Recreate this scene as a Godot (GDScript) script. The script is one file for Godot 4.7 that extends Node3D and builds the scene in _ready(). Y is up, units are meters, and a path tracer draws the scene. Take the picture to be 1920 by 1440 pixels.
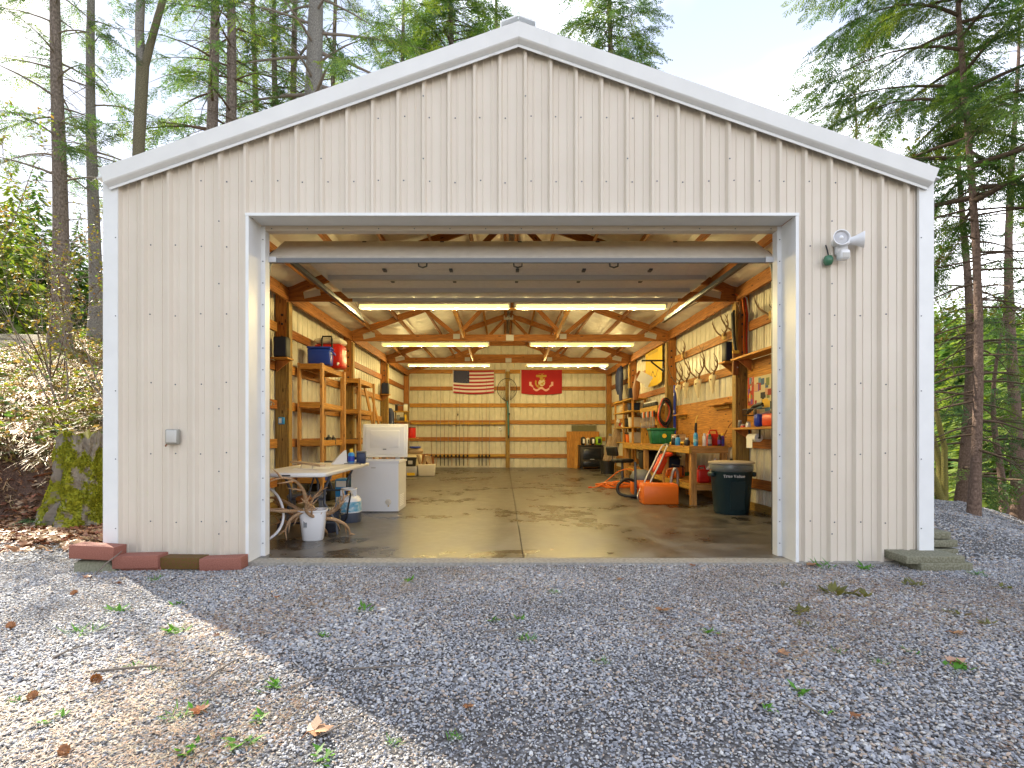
extends Node3D
# A beige pole-barn garage in a fir wood, its wide door open, gravel in front. Metres, y up, front wall on z = 0, inside towards -z.

class Mb:
	var v := PackedVector3Array()
	var n := PackedVector3Array()
	var u := PackedVector2Array()
	var c := PackedColorArray()
	var col := Color(1, 1, 1)
	var off := Vector2()
	func tri(a: Vector3, b: Vector3, d: Vector3, na: Vector3, nb: Vector3, nd: Vector3, ua := Vector2(), ub := Vector2(), ud := Vector2()) -> void:
		if (d - a).cross(b - a).dot(na + nb + nd) >= 0.0:
			v.append(a); v.append(b); v.append(d)
			n.append(na); n.append(nb); n.append(nd)
			u.append(ua); u.append(ub); u.append(ud)
		else:
			v.append(a); v.append(d); v.append(b)
			n.append(na); n.append(nd); n.append(nb)
			u.append(ua); u.append(ud); u.append(ub)
		c.append(col); c.append(col); c.append(col)
	func quad(a: Vector3, b: Vector3, d: Vector3, e: Vector3, nn: Vector3, ua := Vector2(0, 0), ub := Vector2(1, 0), ud := Vector2(1, 1), ue := Vector2(0, 1)) -> void:
		tri(a, b, d, nn, nn, nn, ua, ub, ud)
		tri(a, d, e, nn, nn, nn, ua, ud, ue)
	func face(a: Vector3, b: Vector3, d: Vector3, away: Vector3) -> void:   # flat triangle facing away from a point
		var nn := (b - a).cross(d - a).normalized()
		if nn.dot((a + b + d) / 3.0 - away) < 0.0: nn = -nn
		tri(a, b, d, nn, nn, nn, Vector2(a.x + a.z, a.y), Vector2(b.x + b.z, b.y), Vector2(d.x + d.z, d.y))
	func box(m: Vector3, s: Vector3, b := Basis()) -> Mb:
		var ax := [b.x.normalized(), b.y.normalized(), b.z.normalized()]
		var h := [s.x / 2, s.y / 2, s.z / 2]
		var l := 0
		if h[1] > h[l]: l = 1
		if h[2] > h[l]: l = 2
		for i in 3:
			var j := (i + 1) % 3
			var k := (i + 2) % 3
			if k == l or (j != l and h[k] > h[j]):
				var t := j; j = k; k = t
			var J: Vector3 = ax[j] * h[j]
			var K: Vector3 = ax[k] * h[k]
			var du := Vector2(h[j], h[k])
			for sg in [-1.0, 1.0]:
				var N: Vector3 = ax[i] * sg
				var p: Vector3 = m + N * h[i]
				var o := off + Vector2(0.13 * i, 0.29 * i + 0.17 * sg)
				quad(p - J - K, p + J - K, p + J + K, p - J + K, N, o - du, o + Vector2(du.x, -du.y), o + du, o + Vector2(-du.x, du.y))
		return self
	func beam(p: Vector3, q: Vector3, w: float, h: float, up := Vector3.UP) -> Mb:   # h along up, w across
		var d := (q - p).normalized()
		if absf(d.dot(up)) > 0.99: up = Vector3(0, 0, 1)
		var side := d.cross(up).normalized()
		var uu := side.cross(d).normalized()
		return box((p + q) / 2.0, Vector3((q - p).length(), h, w), Basis(d, uu, side))
	func tube(pts: Array, radii: Array, sides := 6, caps := true) -> Mb:
		var m := pts.size()
		var d: Vector3 = (pts[1] - pts[0]).normalized()
		var a := d.cross(Vector3.UP if absf(d.y) < 0.9 else Vector3.RIGHT).normalized()
		var prev := PackedVector3Array()
		var prevn := PackedVector3Array()
		var run := 0.0
		var last := 0.0
		for i in m:
			var t: Vector3 = (pts[mini(i + 1, m - 1)] - pts[maxi(i - 1, 0)]).normalized()
			a = (a - t * a.dot(t)).normalized()
			var b := t.cross(a)
			var r: float = radii[mini(i, radii.size() - 1)]
			if i: run += (pts[i] - pts[i - 1]).length()
			var ring := PackedVector3Array()
			var rn := PackedVector3Array()
			for k in sides:
				var an := TAU * k / sides
				var q := a * cos(an) + b * sin(an)
				rn.append(q)
				ring.append(pts[i] + q * r)
			if i:
				for k in sides:
					var k2 := (k + 1) % sides
					var u0 := Vector2(last, float(k) / sides)
					var u1 := Vector2(run, float(k) / sides)
					var du := Vector2(0, 1.0 / sides)
					tri(prev[k], prev[k2], ring[k2], prevn[k], prevn[k2], rn[k2], u0, u0 + du, u1 + du)
					tri(prev[k], ring[k2], ring[k], prevn[k], rn[k2], rn[k], u0, u1 + du, u1)
			if caps and (i == 0 or i == m - 1):
				var nn := -t if i == 0 else t
				for k in sides:
					tri(pts[i], ring[k], ring[(k + 1) % sides], nn, nn, nn)
			prev = ring
			prevn = rn
			last = run
		return self
	func curve(p: Array, n := 4) -> Array:   # the same path, rounded
		var o := []
		for i in p.size() - 1:
			var a: Vector3 = p[maxi(i - 1, 0)]
			var b: Vector3 = p[i]
			var d: Vector3 = p[i + 1]
			var e: Vector3 = p[mini(i + 2, p.size() - 1)]
			for k in n: o.append(b.cubic_interpolate(d, a, e, float(k) / n))
		o.append(p[-1])
		return o
	func loft(rings: Array, cap0 := true, cap1 := true, smooth := 0.55) -> Mb:
		var M := rings.size()
		var K: int = rings[0].size()
		var cen := PackedVector3Array()
		for r in rings:
			var s := Vector3()
			for p in r: s += p
			cen.append(s / K)
		var fn := []
		for i in M - 1:
			var row := PackedVector3Array()
			var mid := (cen[i] + cen[i + 1]) / 2.0
			for k in K:
				var a: Vector3 = rings[i][k]
				var b: Vector3 = rings[i][(k + 1) % K]
				var d: Vector3 = rings[i + 1][(k + 1) % K]
				var e: Vector3 = rings[i + 1][k]
				var nn := (d - a).cross(e - b)
				nn = nn.normalized() if nn.length() > 1e-9 else Vector3.UP
				var out := (a + b + d + e) / 4.0 - mid
				if nn.dot(out) < 0.0: nn = -nn
				row.append(nn)
			fn.append(row)
		for i in M - 1:
			for k in K:
				var k2 := (k + 1) % K
				var p := [rings[i][k], rings[i][k2], rings[i + 1][k2], rings[i + 1][k]]
				var f: Vector3 = fn[i][k]
				var w := []
				for cr in 4:
					var dk: int = 1 if cr == 1 or cr == 2 else -1
					var di: int = 1 if cr >= 2 else -1
					var s := f
					var ks := posmod(k + dk, K)
					var g: Vector3 = fn[i][ks]
					if g.dot(f) > smooth: s += g
					if i + di >= 0 and i + di < M - 1:
						g = fn[i + di][k]
						if g.dot(f) > smooth: s += g
						g = fn[i + di][ks]
						if g.dot(f) > smooth: s += g
					w.append(s.normalized())
				var ua := off + Vector2(float(k) / K, float(i) / M)
				var ub := off + Vector2(float(k + 1) / K, float(i) / M)
				var ud := off + Vector2(float(k + 1) / K, float(i + 1) / M)
				var ue := off + Vector2(float(k) / K, float(i + 1) / M)
				tri(p[0], p[1], p[2], w[0], w[1], w[2], ua, ub, ud)
				tri(p[0], p[2], p[3], w[0], w[2], w[3], ua, ud, ue)
		for e in 2:
			if (e == 0 and cap0) or (e == 1 and cap1):
				var i := 0 if e == 0 else M - 1
				var nn := (cen[0] - cen[1]).normalized() if e == 0 else (cen[M - 1] - cen[M - 2]).normalized()
				if M == 2 or (cen[i] - cen[1 if e == 0 else M - 2]).length() < 1e-6: nn = nn
				for k in K:
					var a: Vector3 = rings[i][k]
					var b: Vector3 = rings[i][(k + 1) % K]
					tri(cen[i], a, b, nn, nn, nn, Vector2(cen[i].x, cen[i].z), Vector2(a.x, a.z), Vector2(b.x, b.z))
		return self
	func lathe(prof: Array, m: Vector3, sides := 20, b := Basis(), cap0 := true, cap1 := true, smooth := 0.55) -> Mb:
		var rings := []
		for q in prof:
			var r := PackedVector3Array()
			for k in sides:
				var an := TAU * k / sides
				r.append(m + b * Vector3(maxf(q[0], 0.0004) * cos(an), q[1], maxf(q[0], 0.0004) * sin(an)))
			rings.append(r)
		return loft(rings, cap0, cap1, smooth)
	func rrect(m: Vector3, sx: float, sz: float, r: float, b: Basis, seg := 3) -> PackedVector3Array:
		var out := PackedVector3Array()
		r = minf(r, minf(sx, sz) / 2.0 - 0.0005)
		for q in 4:
			var cx := (sx / 2 - r) * (1 if q == 0 or q == 3 else -1)
			var cz := (sz / 2 - r) * (1 if q < 2 else -1)
			for k in seg + 1:
				var an := PI / 2 * (q + float(k) / seg)
				out.append(m + b * Vector3(cx + r * cos(an), 0, cz + r * sin(an)))
		return out
	func rbox(m: Vector3, s: Vector3, r := 0.02, b := Basis(), taper := 1.0, e := -1.0) -> Mb:   # m: centre; taper: bottom size over top size; e: rounding of the rims
		var rings := []
		if e < 0: e = r
		e = minf(e, s.y / 2 - 0.0005)
		for q in [[0.0, e], [e * 0.3, e * 0.3], [e, 0.0], [s.y - e, 0.0], [s.y - e * 0.3, e * 0.3], [s.y, e]]:
			var t: float = lerpf(taper, 1.0, q[0] / s.y)
			rings.append(rrect(m + b * Vector3(0, q[0] - s.y / 2, 0), s.x * t - 2 * q[1], s.z * t - 2 * q[1], maxf(r - q[1] * 0.5, 0.002), b))
		return loft(rings)
	func append(o: Mb, x: Transform3D) -> void:
		for i in o.v.size():
			v.append(x * o.v[i]); n.append((x.basis * o.n[i]).normalized()); u.append(o.u[i]); c.append(o.c[i])
	func mesh(colored := false) -> ArrayMesh:
		var a := []
		a.resize(Mesh.ARRAY_MAX)
		a[Mesh.ARRAY_VERTEX] = v
		a[Mesh.ARRAY_NORMAL] = n
		a[Mesh.ARRAY_TEX_UV] = u
		if colored: a[Mesh.ARRAY_COLOR] = c
		var am := ArrayMesh.new()
		am.add_surface_from_arrays(Mesh.PRIMITIVE_TRIANGLES, a)
		return am

var M := {}
var names := {}
var rng := RandomNumberGenerator.new()
var noise := FastNoiseLite.new()

func mb() -> Mb:
	var o := Mb.new()
	o.off = Vector2(rng.randf() * 7.0, rng.randf() * 7.0)
	return o

func numbered(called: String) -> String:
	var k: int = names.get(called, 0)
	names[called] = k + 1
	return called if k == 0 else "%s_%03d" % [called, k]

func tag(o: Node3D, label: String, category: String, group := "") -> Node3D:
	o.set_meta("label", label)
	o.set_meta("category", category)
	if group: o.set_meta("group", group)
	if not o.has_meta("kind"): o.set_meta("kind", "thing")
	return o

func thing(called: String, label: String, category: String, at := Vector3(), turn := 0.0, group := "") -> Node3D:
	var o := Node3D.new()
	o.name = numbered(called)
	add_child(o)
	o.position = at
	o.rotation.y = turn
	return tag(o, label, category, group)

func part(called: String, b: Mb, m: Material, parent: Node3D = null, colored := false) -> MeshInstance3D:
	var o := MeshInstance3D.new()
	o.mesh = b.mesh(colored)
	o.material_override = m
	if parent == null:
		o.name = numbered(called)
		add_child(o)
	else:
		o.name = called
		parent.add_child(o, true)
	return o

func node(called: String, parent: Node3D) -> Node3D:
	var o := Node3D.new()
	o.name = called
	parent.add_child(o, true)
	return o

func structure(o: Node3D) -> Node3D:
	o.set_meta("kind", "structure")
	return o

func lin(r: float, g: float, b: float, a := 1.0) -> Color:
	var c := Color(r, g, b).linear_to_srgb()
	c.a = a
	return c

func mat(key: String, r: float, g: float, b: float, rough := 0.6, metal := 0.0) -> StandardMaterial3D:
	var m := StandardMaterial3D.new()
	m.resource_name = key
	m.albedo_color = lin(r, g, b)
	m.roughness = rough
	m.metallic = metal
	M[key] = m
	return m

func noise_tex(freq: float, lo: Color, hi: Color, size := 512, seed_ := 1, normal := false, strength := 1.0, oct := 5, mid := 0.5) -> NoiseTexture2D:
	var t := NoiseTexture2D.new()
	var f := FastNoiseLite.new()
	f.seed = seed_
	f.noise_type = FastNoiseLite.TYPE_SIMPLEX_SMOOTH
	f.frequency = freq
	f.fractal_octaves = oct
	t.width = size
	t.height = size
	t.seamless = true
	t.noise = f
	if normal:
		t.as_normal_map = true
		t.bump_strength = strength
	else:
		var g := Gradient.new()
		g.set_color(0, lo)
		g.set_color(1, hi)
		g.set_offset(0, maxf(0.0, mid - 0.35))
		g.set_offset(1, minf(1.0, mid + 0.35))
		t.color_ramp = g
	return t

func mottled(key: String, a: Color, b: Color, freq: float, scale: float, rough := 0.7, bump := 0.0, bump_freq := 0.05, seed_ := 1) -> StandardMaterial3D:
	# a, b: the two tones (linear) the surface is blotched with, laid on in world axes
	var m := mat(key, 1, 1, 1, rough)
	m.albedo_texture = noise_tex(freq, a.linear_to_srgb(), b.linear_to_srgb(), 512, seed_)
	m.uv1_triplanar = true
	m.uv1_world_triplanar = true
	m.uv1_scale = Vector3.ONE * scale
	if bump > 0.0:
		m.normal_enabled = true
		m.normal_texture = noise_tex(bump_freq, a, b, 512, seed_ + 7, true, bump)
	return m

var grain: ImageTexture
func make_grain() -> void:
	var W := 768
	var H := 256
	var im := Image.create(W, H, false, Image.FORMAT_RGB8)
	var f := FastNoiseLite.new()
	f.noise_type = FastNoiseLite.TYPE_SIMPLEX_SMOOTH
	f.frequency = 1.0
	f.fractal_octaves = 3
	var knots := []
	for i in 9:
		knots.append(Vector3(rng.randf() * W, rng.randf() * H, rng.randf_range(4.0, 9.0)))
	for y in H:
		for x in W:
			var warp := 0.0
			var dark := 0.0
			for k in knots:
				var d := Vector2((x - k.x) * 0.45, y - k.y).length()
				if d < 40.0:
					warp += 10.0 * exp(-d * d / 260.0) * signf(y - k.y)
					dark = maxf(dark, 1.0 - smoothstep(k.z * 0.6, k.z, d))
			var yy := y - warp
			var g := 0.80 + 0.20 * f.get_noise_2d(x * 0.004, yy * 0.06) + 0.16 * f.get_noise_2d(x * 0.012 + 50.0, yy * 0.3) + 0.10 * f.get_noise_2d(x * 0.01, yy * 0.9 + 90.0)
			g = clampf(g, 0.25, 1.0) * (1.0 - 0.55 * dark)
			im.set_pixel(x, y, Color(g, g * lerpf(0.90, 1.0, g), g * lerpf(0.78, 1.0, g)))
	grain = ImageTexture.create_from_image(im)

func wood(key: String, r: float, g: float, b: float, rough := 0.65) -> StandardMaterial3D:
	var m := mat(key, r, g, b, rough)
	m.albedo_texture = grain
	m.uv1_scale = Vector3(0.55, 2.6, 1)
	return m

func materials() -> void:
	make_grain()
	mottled("siding", Color(0.64, 0.575, 0.485), Color(0.67, 0.605, 0.515), 0.01, 0.3, 0.28)
	mottled("trim", Color(0.72, 0.735, 0.74), Color(0.77, 0.785, 0.79), 0.015, 0.4, 0.36)
	M["fascia"] = M["trim"]
	M["reveal"] = M["trim"]
	mottled("liner", Color(0.60, 0.575, 0.48), Color(0.70, 0.67, 0.57), 0.02, 0.4, 0.3)
	mottled("door_inside", Color(0.72, 0.70, 0.69), Color(0.78, 0.76, 0.75), 0.03, 0.8, 0.5, 0.0)
	mottled("door_outside", Color(0.60, 0.56, 0.49), Color(0.70, 0.66, 0.59), 0.02, 0.7, 0.42)
	mottled("vinyl", Color(0.70, 0.685, 0.66), Color(0.82, 0.80, 0.77), 0.012, 0.5, 0.4, 0.0)
	wood("fir", 0.600, 0.242, 0.054)
	wood("fir_dark", 0.500, 0.186, 0.040)
	wood("fir_light", 0.680, 0.316, 0.072)
	wood("treated", 0.440, 0.279, 0.072)
	wood("shelf_wood", 0.760, 0.372, 0.065)
	wood("shelf_pale", 0.740, 0.391, 0.122)
	wood("plywood", 0.680, 0.307, 0.047)
	wood("pine_yellow", 0.780, 0.465, 0.072)
	wood("pale_wood", 0.74, 0.56, 0.36)
	mat("steel", 0.42, 0.43, 0.45, 0.38, 0.85)
	mat("steel_dark", 0.11, 0.125, 0.15, 0.45, 0.6)
	mat("galvanised", 0.55, 0.56, 0.58, 0.4, 0.5)
	mat("gusset", 0.52, 0.53, 0.54, 0.5, 0.35)
	mat("black", 0.012, 0.013, 0.016, 0.5)
	mat("black_gloss", 0.012, 0.014, 0.02, 0.25)
	mat("rubber", 0.03, 0.032, 0.04, 0.8)
	mat("grey_plastic", 0.16, 0.17, 0.18, 0.55)
	mat("light_grey", 0.50, 0.49, 0.46, 0.5)
	mat("white_enamel", 0.80, 0.81, 0.82, 0.25)
	mat("white_plastic", 0.76, 0.77, 0.79, 0.4)
	mat("off_white", 0.66, 0.62, 0.53, 0.5)
	mat("paper", 0.78, 0.79, 0.78, 0.85)
	mat("red", 0.52, 0.02, 0.015, 0.35)
	mat("red_orange", 0.66, 0.055, 0.012, 0.35)
	mat("orange", 0.80, 0.17, 0.012, 0.4)
	mat("blue", 0.012, 0.045, 0.42, 0.35)
	mat("sky_blue", 0.03, 0.26, 0.62, 0.35)
	mat("navy", 0.012, 0.02, 0.07, 0.7)
	mat("teal", 0.02, 0.20, 0.22, 0.4)
	mat("bin_green", 0.012, 0.038, 0.05, 0.42)
	mat("tote_green", 0.006, 0.16, 0.065, 0.4)
	mat("yellow", 0.80, 0.52, 0.02, 0.5)
	mat("lime", 0.25, 0.45, 0.03, 0.6)
	mat("purple", 0.10, 0.03, 0.28, 0.4)
	mat("bone", 0.72, 0.64, 0.44, 0.7)
	mat("skull_tip", 0.60, 0.42, 0.15, 0.7)
	mat("leather", 0.24, 0.085, 0.022, 0.6)
	mat("beige_plastic", 0.55, 0.47, 0.37, 0.5)
	mat("table_grey", 0.60, 0.585, 0.555, 0.5)
	mat("dusty_grey", 0.30, 0.29, 0.25, 0.6)
	mat("grey_lens", 0.45, 0.45, 0.47, 0.2)
	mat("green_glass", 0.05, 0.16, 0.09, 0.15)
	mat("steel_blue", 0.06, 0.075, 0.11, 0.4)
	mat("navy_plastic", 0.012, 0.03, 0.09, 0.4)
	mottled("label_print", Color(0.05, 0.30, 0.50), Color(0.72, 0.74, 0.76), 0.015, 2.0, 0.4)
	mat("board_grey", 0.14, 0.14, 0.085, 0.8)
	mat("stove", 0.03, 0.024, 0.022, 0.5, 0.3)
	var film := mat("clear_film", 0.6, 0.65, 0.68, 0.2)
	film.albedo_color.a = 0.22
	film.transparency = BaseMaterial3D.TRANSPARENCY_ALPHA
	mat("brass", 0.6, 0.42, 0.1, 0.35, 0.8)
	var an := mottled("antler", Color(0.22, 0.11, 0.05), Color(0.66, 0.48, 0.30), 0.03, 6.0, 0.55)
	an.uv1_world_triplanar = false
	mottled("antler_dark", Color(0.10, 0.05, 0.02), Color(0.30, 0.18, 0.09), 0.03, 6.0, 0.55)
	mottled("speckled", Color(0.008, 0.012, 0.022), Color(0.05, 0.06, 0.09), 0.25, 4.0, 0.2)
	mottled("brick_red", Color(0.24, 0.085, 0.06), Color(0.36, 0.15, 0.11), 0.05, 3.0, 0.85, 4.0, 0.12)
	mottled("brick_mossy", Color(0.10, 0.085, 0.008), Color(0.17, 0.055, 0.03), 0.03, 3.0, 0.9, 4.0, 0.12)
	mottled("paver", Color(0.13, 0.13, 0.075), Color(0.28, 0.265, 0.20), 0.04, 2.0, 0.9, 4.0, 0.15)
	mottled("concrete", Color(0.24, 0.225, 0.195), Color(0.40, 0.38, 0.34), 0.05, 1.0, 0.75, 2.0, 0.12)
	mottled("bark", Color(0.08, 0.06, 0.048), Color(0.28, 0.23, 0.19), 0.035, 1.1, 0.95, 8.0, 0.06)
	mottled("bark_grey", Color(0.10, 0.095, 0.085), Color(0.32, 0.30, 0.27), 0.05, 1.2, 0.95, 8.0, 0.06)
	mottled("bark_red", Color(0.11, 0.07, 0.05), Color(0.28, 0.19, 0.145), 0.04, 1.6, 0.95, 8.0, 0.06)
	mottled("moss_bark", Color(0.10, 0.085, 0.035), Color(0.33, 0.29, 0.05), 0.04, 2.2, 0.95, 5.0, 0.08)
	mottled("fork_bark", Color(0.06, 0.05, 0.035), Color(0.22, 0.195, 0.11), 0.04, 1.6, 0.95, 8.0, 0.06)
	mat("twig", 0.10, 0.065, 0.04, 0.9)
	mat("twig_grey", 0.20, 0.165, 0.135, 0.9)
	for k in ["siding", "trim", "fascia", "reveal", "liner"]: M[k].metallic_specular = 0.4
	for k in ["bark", "bark_grey", "bark_red"]: M[k].uv1_scale.y *= 0.45
	for a in [["needles", 0.95], ["leaf", 0.9], ["dry", 0.4]]:
		var l := mat(a[0], 1, 1, 1, 0.6)
		l.vertex_color_use_as_albedo = true
		l.cull_mode = BaseMaterial3D.CULL_DISABLED
		l.backlight_enabled = true
		l.backlight = Color(a[1], a[1], a[1] * 0.75)
	var st := mat("stone", 1, 1, 1, 0.7)
	st.vertex_color_use_as_albedo = true
	var sr := mat("stone_rough", 1, 1, 1, 0.95)
	sr.vertex_color_use_as_albedo = true
	var gr := mat("ground", 1, 1, 1, 0.95)
	gr.vertex_color_use_as_albedo = true
	gr.albedo_texture = noise_tex(0.06, Color(0.45, 0.43, 0.42), Color(1, 1, 1), 512, 5)
	gr.uv1_triplanar = true
	gr.uv1_world_triplanar = true
	gr.uv1_scale = Vector3.ONE * 0.9
	gr.normal_enabled = true
	gr.normal_texture = noise_tex(0.08, Color.BLACK, Color.WHITE, 512, 6, true, 8.0)

const BAYS := [0.0, -3.52, -7.03, -10.55, -14.06]
const OL := -2.41      # door opening, its sides and head
const OR := 2.477
const OH := 3.095
func roof_y(x: float) -> float: return 4.72 - 0.35 * absf(x)

func rig() -> void:
	var cam := Camera3D.new()
	cam.name = "camera"
	add_child(cam)
	cam.position = Vector3(-0.129, 1.129, 4.81)
	cam.projection = Camera3D.PROJECTION_FRUSTUM
	cam.near = 0.05
	cam.far = 600.0
	cam.size = 0.05 * 1.44
	cam.frustum_offset = Vector2(0.015, 0.097) * 0.05
	cam.current = true
	var sun := DirectionalLight3D.new()
	sun.name = "sun"
	add_child(sun)
	sun.light_energy = 1.6
	sun.light_color = Color(1.0, 0.955, 0.87)
	sun.light_angular_distance = 0.6
	sun.shadow_enabled = true
	sun.look_at_from_position(Vector3(-0.76, 0.62, -0.64) * 50.0, Vector3.ZERO)
	var e := Environment.new()
	e.background_mode = Environment.BG_SKY
	e.tonemap_mode = Environment.TONE_MAPPER_LINEAR
	e.tonemap_exposure = 3.35
	e.sdfgi_enabled = true
	e.ssao_enabled = true
	e.ssil_enabled = true
	var sm := ProceduralSkyMaterial.new()
	sm.sky_top_color = lin(0.21, 0.255, 0.36)
	sm.sky_horizon_color = lin(1.0, 0.985, 0.97)
	sm.sky_curve = 0.2
	sm.ground_bottom_color = lin(0.12, 0.11, 0.09)
	sm.ground_horizon_color = lin(0.5, 0.5, 0.48)
	sm.sky_energy_multiplier = 1.0
	sm.sky_cover = clouds()
	sm.sky_cover_modulate = Color(1, 1, 1, 0.8)
	var s := Sky.new()
	s.sky_material = sm
	e.sky = s
	var w := WorldEnvironment.new()
	w.name = "environment"
	w.environment = e
	add_child(w)

func clouds() -> ImageTexture:
	var W := 512
	var H := 256
	var im := Image.create(W, H, false, Image.FORMAT_RGBA8)
	var f := FastNoiseLite.new()
	f.seed = 45
	f.fractal_octaves = 5
	f.frequency = 1.0
	for y in H:
		var up := PI * (0.5 - (y + 0.5) / H)
		for x in W:
			var a := TAU * x / W
			var d := Vector3(cos(a) * cos(up), sin(up), sin(a) * cos(up))
			var k := f.get_noise_3d(d.x * 1.6 + d.y * 0.8, d.y * 3.2, d.z * 1.6)
			var al := smoothstep(0.0, 0.45, k)
			im.set_pixel(x, y, Color(1, 1, 1, al))
	return ImageTexture.create_from_image(im)

# ---------------------------------------------------------------- the garage
const KNOT := [[0.0, 0.036], [0.011, 0.036], [0.027, 0.0], [0.0683, 0.0], [0.0713, 0.007], [0.0793, 0.007], [0.0823, 0.0], [0.1463, 0.0], [0.1493, 0.007], [0.1573, 0.007], [0.1603, 0.0], [0.2016, 0.0], [0.2176, 0.036], [0.2286, 0.036]]
func rib_depth(t: float) -> float:   # t measured from a rib's middle
	t = fposmod(t, 0.2286)
	for i in KNOT.size() - 1:
		if t <= KNOT[i + 1][0]:
			return lerpf(KNOT[i][1], KNOT[i + 1][1], (t - KNOT[i][0]) / (KNOT[i + 1][0] - KNOT[i][0]))
	return 0.036

func sheet(a: float, b: float, phase: float, place: Callable, out: Vector3, bottom: Callable, top: Callable, cuts: Array) -> Mb:
	# one ribbed metal sheet from a to b along the wall
	var xs := [a, b]
	var k := floori((a - phase) / 0.2286)
	while phase + k * 0.2286 < b:
		for q in KNOT:
			var x: float = phase + k * 0.2286 + q[0]
			if x > a + 0.0005 and x < b - 0.0005: xs.append(x)
		k += 1
	for x in cuts:
		if x > a and x < b: xs.append(x)
	xs.sort()
	var o := mb()
	for i in xs.size() - 1:
		var x0: float = xs[i]
		var x1: float = xs[i + 1]
		if x1 - x0 < 1e-5: continue
		var d0 := rib_depth(x0 - phase)
		var d1 := rib_depth(x1 - phase)
		var xm := (x0 + x1) / 2
		var y0: float = bottom.call(xm)
		var p: Vector3 = place.call(x0, d0)
		var q: Vector3 = place.call(x1, d1)
		var nn := (q - p).cross(Vector3.UP).normalized()
		if nn.dot(out) < 0: nn = -nn
		var t0: float = top.call(x0)
		var t1: float = top.call(x1)
		var Y := Vector3.UP
		o.quad(p + Y * y0, q + Y * y0, q + Y * t1, p + Y * t0, nn)
	return o

func wood_part(called: String, p: Vector3, q: Vector3, w: float, h: float, m: String, parent: Node3D, up := Vector3.UP) -> MeshInstance3D:
	return part(called, mb().beam(p, q, w, h, up), M[m], parent)

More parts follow.
